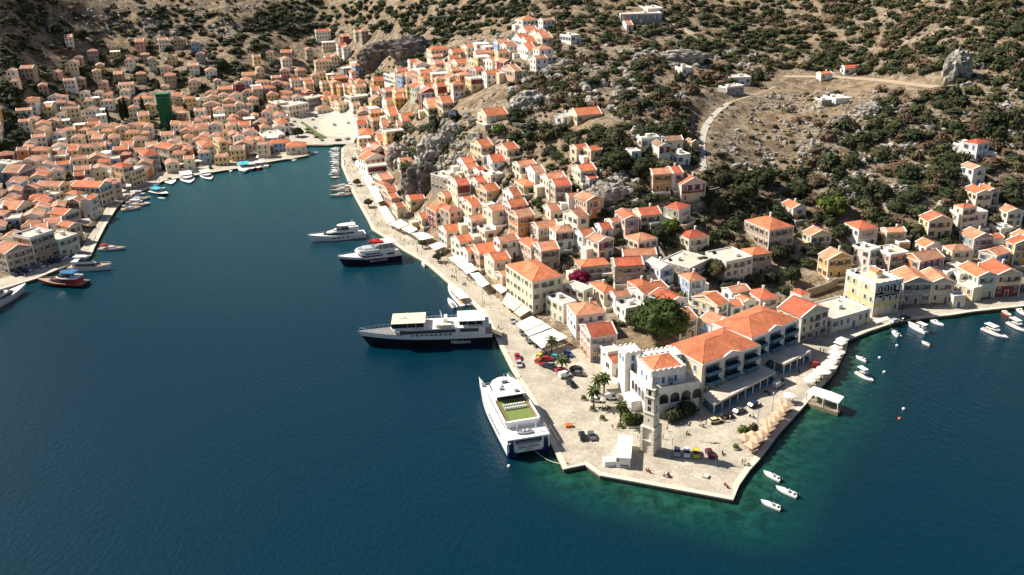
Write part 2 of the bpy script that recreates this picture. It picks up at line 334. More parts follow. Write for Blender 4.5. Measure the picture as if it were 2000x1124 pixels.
# pale coping stones along the quay edge
q = MB()
def offs(pts, d):
    o = []
    for i, p in enumerate(pts):
        a = pts[max(i-1, 0)]; b_ = pts[min(i+1, len(pts)-1)]; t = Vector((b_.x-a.x, b_.y-a.y)).normalized(); o.append((p.x-t.y*d, p.y+t.x*d))
    return o
oi_, oo_ = offs(coast, 1.5), offs(coast, -.12)
for i in range(len(coast)-1):
    if i in (18,19,20,21,22,23,24,25): continue
    q.add([(*oo_[i], 1.32), (*oo_[i+1], 1.32), (*oi_[i+1], 1.32), (*oi_[i], 1.32), (*oo_[i], .9), (*oo_[i+1], .9), (*oi_[i+1], 1.1), (*oi_[i], 1.1)], [(0, 1, 2, 3), (4, 5, 1, 0), (3, 2, 6, 7), (0, 3, 7, 4), (1, 5, 6, 2)], 0)
tag(q.build('quay_kerb', [M['litho']]), kind='structure')
bm_ = None
# water
def water_material():
    m, N, L, b = new_mat('sea_water'); b.inputs['Roughness'].default_value = .07; b.inputs['IOR'].default_value = 1.33; b.inputs['Specular IOR Level'].default_value = .5
    g = N.new('ShaderNodeNewGeometry'); pos = g.outputs['Position']
    at_ = N.new('ShaderNodeAttribute'); at_.attribute_name = 'depth'
    n1 = N.new('ShaderNodeTexNoise'); n1.inputs['Scale'].default_value = .05; n1.inputs['Detail'].default_value = 5; L.new(pos, n1.inputs['Vector'])
    n2 = N.new('ShaderNodeTexNoise'); n2.inputs['Scale'].default_value = .28; n2.inputs['Detail'].default_value = 7; n2.inputs['Roughness'].default_value = .7; L.new(pos, n2.inputs['Vector'])
    ad = N.new('ShaderNodeMath'); ad.operation = 'MULTIPLY_ADD'; ad.inputs[1].default_value = .5; L.new(n1.outputs['Fac'], ad.inputs[0]); L.new(at_.outputs['Fac'], ad.inputs[2])
    sb = N.new('ShaderNodeMath'); sb.operation = 'SUBTRACT'; sb.inputs[1].default_value = .25; L.new(ad.outputs[0], sb.inputs[0])
    deep = N.new('ShaderNodeValToRGB'); e = deep.color_ramp.elements
    e[0].position = 0; e[0].color = (.012, .070, .048, 1); e[1].position = 1; e[1].color = (.0001, .0205, .037, 1)
    k = e.new(.35); k.color = (.003, .040, .043, 1)
    k = e.new(.65); k.color = (.0012, .021, .033, 1)
    L.new(sb.outputs[0], deep.inputs['Fac'])
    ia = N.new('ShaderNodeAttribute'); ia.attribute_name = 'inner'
    im = N.new('ShaderNodeMix'); im.data_type = 'RGBA'; im.inputs['B'].default_value = (.008, .082, .098, 1); L.new(ia.outputs['Fac'], im.inputs['Factor']); L.new(deep.outputs['Color'], im.inputs['A'])  # lighter teal up the harbour: grazing sky reflection painted into the base colour
    wd = N.new('ShaderNodeValToRGB'); e = wd.color_ramp.elements; e[0].position = .42; e[0].color = (.35, .45, .35, 1); e[1].position = .6; e[1].color = (1.25, 1.25, 1.2, 1)
    L.new(n2.outputs['Fac'], wd.inputs['Fac'])
    mu = N.new('ShaderNodeMix'); mu.data_type = 'RGBA'; mu.blend_type = 'MULTIPLY'; L.new(im.outputs['Result'], mu.inputs['A']); L.new(wd.outputs['Color'], mu.inputs['B'])
    fr = N.new('ShaderNodeMapRange'); fr.inputs['From Min'].default_value = .15; fr.inputs['From Max'].default_value = .6; fr.inputs['To Min'].default_value = .85; fr.inputs['To Max'].default_value = 0; L.new(sb.outputs[0], fr.inputs['Value']); L.new(fr.outputs['Result'], mu.inputs['Factor'])
    L.new(mu.outputs['Result'], b.inputs['Base Color'])
    # wind ripples in two sizes
    mp = N.new('ShaderNodeMapping'); mp.inputs['Rotation'].default_value = (0, 0, .5); mp.inputs['Scale'].default_value = (1, .55, 1); L.new(pos, mp.inputs['Vector'])
    r1 = N.new('ShaderNodeTexNoise'); r1.inputs['Scale'].default_value = .75; r1.inputs['Detail'].default_value = 6; r1.inputs['Roughness'].default_value = .62; L.new(mp.outputs[0], r1.inputs['Vector'])
    bp = N.new('ShaderNodeBump'); bp.inputs['Strength'].default_value = .55; bp.inputs['Distance'].default_value = .55; L.new(r1.outputs['Fac'], bp.inputs['Height'])
    L.new(bp.outputs['Normal'], b.inputs['Normal'])
    return m
wx = np.concatenate([np.arange(-3000, -600, 300), np.arange(-600, 600, 4.), np.arange(600, 3001, 300)])
wy = np.concatenate([np.arange(-2500, 60, 200), np.arange(60, 680, 4.), np.arange(700, 1000, 100)])
WX, WY = np.meshgrid(wx, wy); wsd = -sdist(WX, WY)
tip = at(1600, 880); wsp = np.clip(1-np.hypot(WX-tip.x, (WY-tip.y))/92, 0, 1)
tip2 = at(1300, 960); wsp2 = np.clip(1-np.hypot(WX-tip2.x, (WY-tip2.y))/45, 0, 1)
rad = 5+34*wsp**.5+7*wsp2**.5
dep = np.clip(wsd/rad, 0, 1)
me = bpy.data.meshes.new('sea'); nx_, ny_ = len(wx), len(wy)
vv = np.stack([WX.ravel(), WY.ravel(), np.zeros(WX.size)], 1)
ii = np.arange((ny_-1)*(nx_-1)); a_ = (ii//(nx_-1))*nx_+ii % (nx_-1)
fa = np.stack([a_, a_+1, a_+nx_+1, a_+nx_], 1)
me.vertices.add(len(vv)); me.vertices.foreach_set('co', vv.ravel().astype(np.float32)); me.loops.add(fa.size); me.loops.foreach_set('vertex_index', fa.ravel().astype(np.int32))
me.polygons.add(len(fa)); me.polygons.foreach_set('loop_start', (np.arange(len(fa))*4).astype(np.int32)); me.polygons.foreach_set('loop_total', np.full(len(fa), 4, np.int32)); me.update(calc_edges=True)
att = me.attributes.new('depth', 'FLOAT', 'POINT'); att.data.foreach_set('value', dep.ravel().astype(np.float32))
inner_sheen = np.clip((WY-290)/300, 0, 1)**1.3*np.clip((120-WX)/100, 0, 1)+np.clip((WX-90)/200, 0, 1)*.1  # mask for the painted sky sheen, stronger toward the harbour head
att = me.attributes.new('inner', 'FLOAT', 'POINT'); att.data.foreach_set('value', inner_sheen.ravel().astype(np.float32))
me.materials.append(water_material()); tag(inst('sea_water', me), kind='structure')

# draped sheets: roads, tracks, squares
def ribbon(name, material, lift=.1):
    sm, w = PATHS[name]; l, r = [], []
    for i, p in enumerate(sm):
        a = sm[max(i-1, 0)]; b_ = sm[min(i+1, len(sm)-1)]; t = Vector((b_.x-a.x, b_.y-a.y)).normalized(); ww = w*(1+.12*noise.noise(p*.15))
        l.append((p.x-t.y*ww/2, p.y+t.x*ww/2, p.z+lift)); r.append((p.x+t.y*ww/2, p.y-t.x*ww/2, p.z+lift))
    q = MB(); nn = len(l); q.add(l+r+[(x, y, z-.8) for x, y, z in l]+[(x, y, z-.8) for x, y, z in r],
        [(i, nn+i, nn+i+1, i+1) for i in range(nn-1)]+[(i, i+1, 2*nn+i+1, 2*nn+i) for i in range(nn-1)]+[(nn+i+1, nn+i, 3*nn+i, 3*nn+i+1) for i in range(nn-1)])
    return tag(q.build(name, [material]), kind='structure')
def sheet(name, pxs, material, lift=.25):
    pts = [ground(*p) for p in pxs]; z = max(zt(p.x, p.y) for p in pts)+lift
    q = MB(); q.prism([(p.x, p.y) for p in pts], z-3, z); return tag(q.build(name, [material]), kind='structure')
TRK = mat('pale_track', (.42, .33, .235), .95, .2, .5); CON = mat('concrete_road', (.44, .41, .36), .9, .12, .4)
PALE = mat('pale_square_paving', (.52, .47, .39), .9, .12, .3); LAWN = mat('lawn_beds', (.10, .12, .04), .95, .3, .4)
ribbon('concrete_track', CON)
ribbon('dirt_road', TRK)
ribbon('hill_road', TRK)
ribbon('goat_path', TRK)
ribbon('villa_track', TRK)
ribbon('upper_trail', TRK)
def disc(name, pxs, material, lift):
    P_ = [ground(*p) for p in pxs]; cx, cy = sum(p.x for p in P_)/len(P_), sum(p.y for p in P_)/len(P_); q = MB(); n = len(P_); R_ = [1, .75, .5, .25]
    vs_ = []
    for r in R_:
        for p in P_: x, y = cx+(p.x-cx)*r, cy+(p.y-cy)*r; vs_.append((x, y, max(zt(x, y), zt(x+1.5, y), zt(x, y+1.5), zt(x-1.5, y), zt(x, y-1.5))+lift))
    vs_.append((cx, cy, zt(cx, cy)+lift)); fs = [(k*n+i, k*n+(i+1) % n, (k+1)*n+(i+1) % n, (k+1)*n+i) for k in range(3) for i in range(n)]+[(3*n+i, 3*n+(i+1) % n, 4*n) for i in range(n)]
    q.add(vs_, [tuple(reversed(f)) if sum((vs_[f[1]][0]-vs_[f[0]][0])*(vs_[f[2]][1]-vs_[f[0]][1])-(vs_[f[1]][1]-vs_[f[0]][1])*(vs_[f[2]][0]-vs_[f[0]][0]) for _ in (0,)) < 0 else f for f in fs]); return tag(q.build(name, [material]), kind='structure')
disc('square_ground', [(565, 284), (690, 282), (705, 250), (700, 215), (650, 205), (590, 212), (565, 235)], CON, .2)
disc('lawn', [(590, 238), (625, 262), (640, 270), (625, 274), (600, 258), (585, 244)], LAWN, .35)
disc('round_square', [(640, 268), (625, 255), (622, 240), (640, 230), (665, 229), (690, 234), (700, 246), (695, 262), (672, 272)], PALE, .4)
def world():
    w = bpy.data.worlds.new('World'); bpy.context.scene.world = w; w.use_nodes = True
    N, L = w.node_tree.nodes, w.node_tree.links; sk = N.new('ShaderNodeTexSky'); sk.sky_type = 'NISHITA'; sk.sun_disc = False
    el = math.radians(44); az = math.atan2(-.92, .39)   # compass-like angle from +Y toward +X
    sk.sun_elevation = el; sk.sun_rotation = az; sk.altitude = 100; sk.dust_density = 1.5
    bg = N['Background']; bg.inputs['Strength'].default_value = .05; L.new(sk.outputs[0], bg.inputs['Color'])
    s = bpy.data.lights.new('sun', 'SUN'); s.energy = 5.0; s.angle = math.radians(.5); s.color = (1, .92, .80)
    o = bpy.data.objects.new('sun', s); C.objects.link(o)
    d = Vector((-.92*math.cos(el), .39*math.cos(el), math.sin(el))).normalized()
    o.rotation_euler = d.to_track_quat('Z', 'Y').to_euler()
world()
cam = bpy.data.cameras.new('camera'); cam.sensor_width = 36; cam.lens = F/2000*36; cam.clip_end = 6000; cam.clip_start = 1
co = bpy.data.objects.new('camera', cam); C.objects.link(co); co.location = (0, 0, HC); co.rotation_euler = R3.to_euler(); bpy.context.scene.camera = co
vs = bpy.context.scene.view_settings; vs.view_transform = 'Standard'; vs.look = 'None'; vs.exposure = .7; vs.gamma = 1
# ---------------------------------------------------------------- naming: where a thing is, said by named neighbours
LM = [(1275, 830, 'the stone clock tower'), (1290, 745, 'the white crenellated building'), (1410, 690, 'the blue-balconied hotel'), (1520, 620, "the hotel's far wing"),
      (1290, 630, 'the big dark pine'), (1135, 545, 'the magenta bougainvillea'), (822, 345, 'the dark quayside crag'), (318, 225, 'the green-netted tower'), (1622, 398, 'the bright green pine'),
      (1370, 290, 'the concrete track'), (1045, 550, 'the green-shuttered mansion'), (1705, 570, 'the maroon-fronted mansion'), (1345, 375, 'the maroon temple-fronted house'), (1503, 470, 'the big stone mansion'),
      (858, 420, 'the maroon corner house'), (576, 288, 'the low customs house'), (640, 245, 'the white round square'), (885, 235, 'the flagpole crag'), (960, 235, 'the crag-top villa'), (1135, 232, 'the arcaded hill villa'),
      (790, 80, 'the dark gorge cliff'), (1868, 135, 'the pale rock tower'), (60, 490, 'the three-storey quay block'), (280, 325, 'the stone corner building'), (1905, 300, 'the white hill house'),
      (1130, 80, 'the white box chapel'), (215, 180, 'the ochre hillside row'), (110, 90, 'the lone pink house'), (1600, 150, 'the white roadside hut'), (1850, 540, 'the eastern quay'),
      (700, 160, 'the upper harbour slope'), (640, 85, 'the topmost grey house'), (930, 120, 'the ridge village'), (240, 90, 'the red-walled hillside house'), (400, 100, 'the upper left slope'), (460, 250, 'the inner quay row'),
      (1240, 30, 'the long grey hill building'), (30, 200, 'the left dark trees'), (770, 210, 'the ridge mid-slope'), (120, 300, 'the left quarter')]
def where(x, y):
    b = min(LM, key=lambda l: math.hypot(l[0]-x, (l[1]-y)*1.3)); dx, dy = x-b[0], y-b[1]
    if math.hypot(dx, dy) < 14: return 'beside '+b[2]
    if abs(dx) > abs(dy)*1.2: w = 'left of' if dx < 0 else 'right of'
    else: w = 'uphill of' if dy < 0 else 'below'
    return ('just ' if math.hypot(dx, dy) < 60 else '')+w+' '+b[2]
ORD = 'first second third fourth fifth sixth seventh eighth ninth tenth eleventh twelfth'.split()
LAB = {}
def want(o, base, x, y): LAB.setdefault(base, []).append((x, y, o))
def finish_labels():
    for b, l in LAB.items():
        if len(l) == 1: l[0][2]['label'] = b; continue
        l.sort(key=lambda t: t[0])
        for i, (x, y, o) in enumerate(l): o['label'] = f'{b}, {ORD[i] if i < 12 else str(i+1)+({1: "st", 2: "nd", 3: "rd"}.get((i+1) % 10, "th") if i > 19 else "th")} from left'
    for o in C.objects:
        t = o.get('label')
        if t and len(t.split()) > 16:
            for a, b in ((' just ', ' '), ('tall ', ''), ('low ', ''), (' on thin posts', ''), (' round ', ' '), ('with ', ''), ('small ', ''), ('big ', ''), (' the ', ' ')):
                if len(t.split()) > 16: t = t.replace(a, b, 1)
            o['label'] = t
# ---------------------------------------------------------------- windows, doors, balconies
def window_meshes(key, w, h, mats, closed=False):
    w *= 1.12; h *= 1.1
    a = MB(); f = .12
    a.box(-w/2-f, -.10, h/2, w/2+f, .0, h/2+.22, 0); a.box(-w/2-f-.05, -.16, -h/2-.14, w/2+f+.05, 0, -h/2, 0)
    a.box(-w/2-f, -.08, -h/2, -w/2, 0, h/2, 0); a.box(w/2, -.08, -h/2, w/2+f, 0, h/2, 0)
    if closed: a.box(-w/2, -.05, -h/2, w/2, 0, h/2, 1)
    else:
        for s in (-1, 1):
            x0, x1 = sorted((s*(w/2+f*.4), s*(w/2+w*.46))); a.box(x0, -.13, -h/2+.02, x1, -.085, h/2-.02, 1)
        a.box(-.03, -.045, -h/2, .03, -.02, h/2, 0)
    p = MB(); p.box(-w/2, -.03, -h/2, w/2, 0, h/2)
    return a.mesh('window_'+key, mats), (None if closed else p.mesh('pane', M['dark']))
WM = {}
for sc in ('blue', 'green', 'brown', 'white', 'grey'):
    WM[sc, 0] = window_meshes(sc, .95, 1.6, [M['trim'], M['s_'+sc]]); WM[sc, 1] = window_meshes(sc+'_closed', .95, 1.75, [M['trim'], M['s_'+sc]], True)
def door_mesh(sc):
    a = MB(); a.box(-.75, -.1, 0, -.6, 0, 2.5, 0); a.box(.6, -.1, 0, .75, 0, 2.5, 0); a.box(-.75, -.12, 2.5, .75, 0, 2.75, 0); a.box(-.6, -.05, 0, .6, 0, 2.5, 1); return a.mesh('door', [M['trim'], M['s_'+sc]])
DM = {k: door_mesh(k) for k in ('blue', 'green', 'brown', 'grey', 'white')}
def balcony_mesh(w):
    a = MB(); a.box(-w/2, -1.0, -.15, w/2, 0, 0, 0)
    a.box(-w/2, -1.0, .9, w/2, -.94, .97, 1)
    k = int(w/.3)
    for i in range(k+1): x = -w/2+.03+(w-.06)*i/k; a.box(x-.02, -.98, 0, x+.02, -.95, .92, 1)
    for s in (-1, 1): x = s*(w/2-.03); a.box(x-.03, -.95, .9, x+.03, 0, .95, 1); a.box(x-.02, -.5, 0, x+.02, -.46, .9, 1)
    return a.mesh('balcony', [M['trim'], M['iron']])
BM = {w: balcony_mesh(w) for w in (2.2, 4.5)}
ROT = {'f': (0, lambda w, d, c: (c, 0)), 'l': (-math.pi/2, lambda w, d, c: (0, c)), 'r': (math.pi/2, lambda w, d, c: (w, c)), 'b': (math.pi, lambda w, d, c: (c, d))}
def roof_mesh(kind, w, d, H, rise, rk):
    q = MB(); o = .28; t = .16
    mats = [ROOF[rk], M['trim'], M['terrace']]
    if kind == 'gR':      # ridge runs front to back, gable above the front
        for s in (0, 1):
            x0 = -o if s == 0 else w+o; zl = H-.05-rise*o/(w/2)*0
            pts = [(x0, -.1, zl), (w/2, -.1, H+rise), (w/2, d+.1, H+rise), (x0, d+.1, zl)]
            if s: pts.reverse()
            q.slab([(a, b, c+t) for a, b, c in pts], t)
        for y0, y1 in ((-.22, .22), (d-.22, d+.22)):
            for s in (0, 1):
                x0 = -o-.1 if s == 0 else w+o+.1; pts = [(x0, y0, H+.02), (w/2, y0, H+rise+.12), (w/2, y1, H+rise+.12), (x0, y1, H+.02)]
                if s: pts.reverse()
                q.slab([(a, b, c+t+.06) for a, b, c in pts], .3, 1)
        q.bar((w/2, 0, H+rise+t), (w/2, d, H+rise+t), .11, 1 if rk == 'white' else 0)
    elif kind == 'gL':
        for s in (0, 1):
            y0 = -o if s == 0 else d+o; pts = [(-.1, y0, H-.05), (w+.1, y0, H-.05), (w+.1, d/2, H+rise), (-.1, d/2, H+rise)]
            if s: pts.reverse()
            q.slab([(a, b, c+t) for a, b, c in pts], t)
        for x0, x1 in ((-.22, .22), (w-.22, w+.22)):
            for s in (0, 1):
                y0 = -o-.1 if s == 0 else d+o+.1; pts = [(x0, y0, H+.02), (x1, y0, H+.02), (x1, d/2, H+rise+.12), (x0, d/2, H+rise+.12)]
                if s: pts.reverse()
                q.slab([(a, b, c+t+.06) for a, b, c in pts], .3, 1)
        q.bar((0, d/2, H+rise+t), (w, d/2, H+rise+t), .11)
    elif kind == 'h':
        o = .1; m = min(w, d)/2; z0, z1 = H+.12, H+.12+rise
        e = [(-o, -o, z0), (w+o, -o, z0), (w+o, d+o, z0), (-o, d+o, z0)]
        if w >= d: a, b = (m, d/2, z1), (w-m+.001, d/2, z1); fs = [(0, 1, 5, 4), (1, 2, 5), (2, 3, 4, 5), (3, 0, 4)]
        else: a, b = (w/2, m, z1), (w/2, d-m+.001, z1); fs = [(0, 1, 4), (1, 2, 5, 4), (2, 3, 5), (3, 0, 4, 5)]
        q.add(e+[a, b], fs+[(3, 2, 1, 0)])
        for i, j in ((0, 4), (1, 5 if w >= d else 4), (2, 5), (3, 4 if w >= d else 5), (4, 5)):
            vs_ = e+[a, b]; q.bar(vs_[i], vs_[j], .1)
        if w < d: pass
    else:
        pass
    return q, mats
def house(N_, L_, R_, H, wall='cream', roof='h', rk='orange', sh=None, front=None, low=None, fl=None, label=None, simple=False, cat='house', nm=None, minw=4.5, mind=4.5, gz=None, par=.55, win='flr', deco=True, place=None, balc=True, chim=None, la=None):
    if gz is None: n_ = ground(*N_, H); g_ = n_.z
    else: g_ = gz
    z = g_+H
    n_, l_, r_2 = at(*N_, z), at(*L_, z), at(*R_, z)
    u = (r_2-n_); v = (l_-n_); w, d = u.length, v.length
    a1 = math.atan2(u.y, u.x); a2 = math.atan2(v.y, v.x)-math.pi/2
    while a2-a1 > math.pi: a2 -= 2*math.pi
    while a1-a2 > math.pi: a2 += 2*math.pi
    th = (a1*w+a2*d)/(w+d)
    w = min(max(w*math.cos(a1-th), minw), 30); d = min(max(d*math.cos(a2-th), mind), 30)
    return house_at(n_.x, n_.y, g_, th, w, d, H, wall, roof, rk, sh, front, low, fl, label, simple, cat, nm, par, win, deco, place or N_, balc, chim, la)
def house_at(x, y, gz, th, w, d, H, wall='cream', roof='h', rk='orange', sh=None, front=None, low=None, fl=None, label=None, simple=False, cat='house', nm=None, par=.55, win='flr', deco=True, place=None, balc=True, chim=None, la=None):
    HOUSES.append((x+math.cos(th)*w/2-math.sin(th)*d/2, y+math.sin(th)*w/2+math.cos(th)*d/2, max(w, d)/2))
    cs, sn = math.cos(th), math.sin(th)
    def wp(a, b): return x+a*cs-b*sn, y+a*sn+b*cs
    base = min(zt(*wp(a, b)) for a in (0, w) for b in (0, d))-.6
    zb = base-gz          # negative
    if rk == 'orange' and not label and RD.random() < .4: rk = 'dusty'
    sh = sh or RD.choice(['blue', 'green', 'brown', 'brown', 'grey', 'white', 'blue'])
    span = w if roof == 'gR' else d if roof == 'gL' else min(w, d); rise = span*RD.uniform(.18, .23)
    o = thing(nm or 'house', None, cat, (x, y, base), th)
    if not nm: o['group'] = 'houses of the harbour town'
    dz = gz-base
    q = MB(); mats = [WALL[wall], M['trim'], WALL[front or wall], WALL[low or wall], M['terrace'], M['dark']]
    Hh = H+dz
    fh = 3.4 if H > 6 else H/max(1, round(H/3.3))
    nf = fl or max(1, round(H/3.5)); fh = min(4.2, H/nf)
    q.box(0, 0, 0, w, d, Hh, 0)
    if roof == 'gR':
        for yy in (0, d): q.add([(0, yy, Hh), (w, yy, Hh), (w/2, yy, Hh+rise)], [(0, 1, 2) if yy == 0 else (2, 1, 0)], 0)
    if roof == 'gL':
        for xx in (0, w): q.add([(xx, 0, Hh), (xx, d, Hh), (xx, d/2, Hh+rise)], [(0, 2, 1) if xx == 0 else (0, 1, 2)], 0)
    if front: q.box(.3, -.015, Hh-(4.9 if front == 'plum' else fh-.1), w-.3, .01, Hh-.3, 2)
    if low and nf > 1: q.box(-.018, -.018, 0, w+.018, d+.018, Hh-fh*(nf-1)-.1, 3)
    if la: mats.append(WALL[la]); q.box(-.015, .3, 0, .01, d-.3, Hh-.35, 6)
    if deco:
        tw = .28
        q.box(-.14, -.14, Hh-.3, w+.14, d+.14, Hh+.05, 1)
        for cx, cy in ((0, 0), (w, 0), (0, d)):
            q.box(cx-.07 if cx == 0 else cx-tw, cy-.07 if cy == 0 else cy-tw, 0, cx+tw if cx == 0 else cx+.07, cy+tw if cy == 0 else cy+.07, Hh-.3, 1)
        if not simple and nf > 1: q.box(-.09, -.09, Hh-fh-.1, w+.09, d+.09, Hh-fh+.08, 1)
    if roof == 'f':
        p = .22
        q.box(-.05, -.05, Hh+.05, w+.05, p, Hh+par, 1); q.box(-.05, d-p, Hh+.05, w+.05, d+.05, Hh+par, 1)
        q.box(-.05, p, Hh+.05, p, d-p, Hh+par, 1); q.box(w-p, p, Hh+.05, w+.05, d-p, Hh+par, 1)
        q.box(p, p, Hh+.05, w-p, d-p, Hh+.12, 4)
    facs = [('f', w), ('l', d)]+([('r', d)] if 'r' in win else [])+([('b', w)] if 'b' in win else [])
    slots = []
    for fc, ln in facs:
        if fc not in win: continue
        k = max(1, int((ln-1.0)/2.6)); sp = ln/k
        for fi in range(nf):
            zc = Hh-fh*fi-(1.75 if H/nf > 2.6 else 1.4)
            for j in range(k):
                c = sp*(j+.5); ax, ay = ROT[fc][1](w, d, c); gx_, gy_ = wp(ax, ay)
                if zt(gx_, gy_)-base > zc-1.1: continue
                if fc in 'rb' and RD.random() < .4: continue
                slots.append((fc, fi, j, k, ax, ay, zc))
    if simple:
        for fc, fi, j, k, ax, ay, zc in slots:
            e = .5
            if fc == 'f': q.box(ax-e, -.05, zc-.8, ax+e, .01, zc+.8, 5)
            elif fc == 'l': q.box(-.05, ay-e, zc-.8, .01, ay+e, zc+.8, 5)
            elif fc == 'r': q.box(w-.01, ay-e, zc-.8, w+.05, ay+e, zc+.8, 5)
    q.build('wall', mats, o)
    if roof != 'f':
        rq, rm = roof_mesh(roof, w, d, Hh, rise, rk); ro = rq.build('roof', rm, o)
        if chim or (chim is None and not simple and RD.random() < .4):
            cq = MB(); cx, cy = w*.7, d*.65; cq.box(cx-.3, cy-.3, Hh, cx+.3, cy+.3, Hh+rise+.9, 0); cq.box(cx-.38, cy-.38, Hh+rise+.9, cx+.38, cy+.38, Hh+rise+1.05, 0); cq.build('chimney', [M['trim']], ro)
    if not simple:
        shut = RD.random()
        mid = {}
        for fc, fi, j, k, ax, ay, zc in slots:
            rz = ROT[fc][0]
            if fc == 'f' and fi == nf-1 and nf > 0 and j == k//2:
                gx_, gy_ = wp(ax, ay); g = zt(gx_, gy_)-base
                dd = DM[sh if sh in DM else 'brown']; inst('door', dd, o, (ax, ay, max(g, .1)), rz); continue
            cl = 1 if RD.random() < .4 else 0
            me_, pn = WM[sh, cl]; wo = inst('window', me_, o, (ax, ay, zc), rz)
            if pn: inst('pane', pn, wo)
            if fc == 'f' and fi == 0 and nf > 1 and j == k//2 and balc and H > 5.5: inst('balcony', BM[2.2 if w < 9 else 4.5], o, (w/2 if k % 2 == 0 else ax, 0, zc-.95), 0)
    if not simple and H >= 5 and not label and gz > 1.8:
        if RD.random() < .5:
            aw, ad, ah = RD.uniform(2.4, 3.8), min(d*.7, RD.uniform(3, 5)), Hh-H+H*RD.uniform(.4, .55); q = MB(); sx = w if RD.random() < .6 else -aw; q.box(sx, d-ad, 0, sx+aw, d-.1, ah, 0); q.box(sx-.1, d-ad-.1, ah, sx+aw+.1, d, ah+.35, 1); q.box(sx+.15, d-ad+.15, ah+.35, sx+aw-.15, d-.3, ah+.37, 2)
            q.build('annex', [WALL[RD.choice([wall, 'white', 'cream'])], M['trim'], M['terrace']], o)
        if RD.random() < .6:
            tz = max(zt(*wp(w/2, 0))-base, .3)+.25; td = RD.uniform(2.2, 3.6); x0, x1 = -.5, w*RD.uniform(.7, 1.1); q = MB(); q.box(x0, -td, -3, x1, 0, tz, 0); q.box(x0, -td, tz, x1, -td+.2, tz+.8, 1); q.box(x0, -td+.2, tz, x0+.2, 0, tz+.8, 1); q.box(x1-.2, -td+.2, tz, x1, 0, tz+.8, 1); q.build('front_terrace', [WALL[RD.choice(['stone', 'stone', 'cream'])], WALL['white' if RD.random() < .5 else 'cream']], o)
    if roof == 'f' and not simple and w > 5:
        q = MB(); cx, cy = w*RD.uniform(.25, .7), d*RD.uniform(.3, .7); q.box(cx-.9, cy-.8, Hh+.12, cx+.9, cy+.8, Hh+RD.uniform(1.2, 2.0)); q.build('stair_hatch', [WALL['white']], o)
        if RD.random() < .6: q = MB(); q.lathe([(.45, Hh+.12), (.45, Hh+1.1), (.2, Hh+1.25)], 8, 0, (w*.8, d*.8)); q.build('water_tank', [M['whitep']], o)
        q = MB(); x0 = w*.1; q.slab([(x0, d*.75, Hh+.3), (x0+1.8, d*.75, Hh+.3), (x0+1.8, d*.75+1.1, Hh+1.0), (x0, d*.75+1.1, Hh+1.0)], .06); q.build('solar_panel', [M['dark']], o)
    nmr = {'h': 'hipped', 'gR': 'gabled', 'gL': 'gabled', 'f': 'flat'}[roof]
    rkn = {'orange': 'orange', 'red': 'red', 'pale': 'faded', 'rust': 'rusty', 'dusty': 'dusty orange', 'white': 'white', 'brown': 'brown'}[rk]
    rt = 'flat roof' if roof == 'f' else f'{nmr} {rkn} roof'
    P0 = place or pj((x, y, gz+H))
    if label: o['label'] = label
    else:
        big = 'tall ' if H >= 8.5 else 'low ' if H < 5 else ''
        wn = {'plum': 'dark', 'stone': 'stone'}.get(wall, wall)
        want(o, f'{big}{wn} house, {rt}, {where(*P0)}', *P0)
    return o
HOUSES = []
def Hs(tg, rows):
    for r in rows:
        N_, L_, R_, H, wall, roof, rk = r[:7]; kw = r[7] if len(r) > 7 else {}
        house(px(tg, *N_), px(tg, *L_), px(tg, *R_), H, wall, roof, rk, place=px(tg, *N_), **kw)
Hs('M', [((560, 490), (105, 160), (1100, 360), 13.5, 'cream', 'h', 'orange', dict(sh='green', gz=1.2, fl=3, label='large pale yellow quay mansion with green shutters and hipped orange roof', chim=False))])
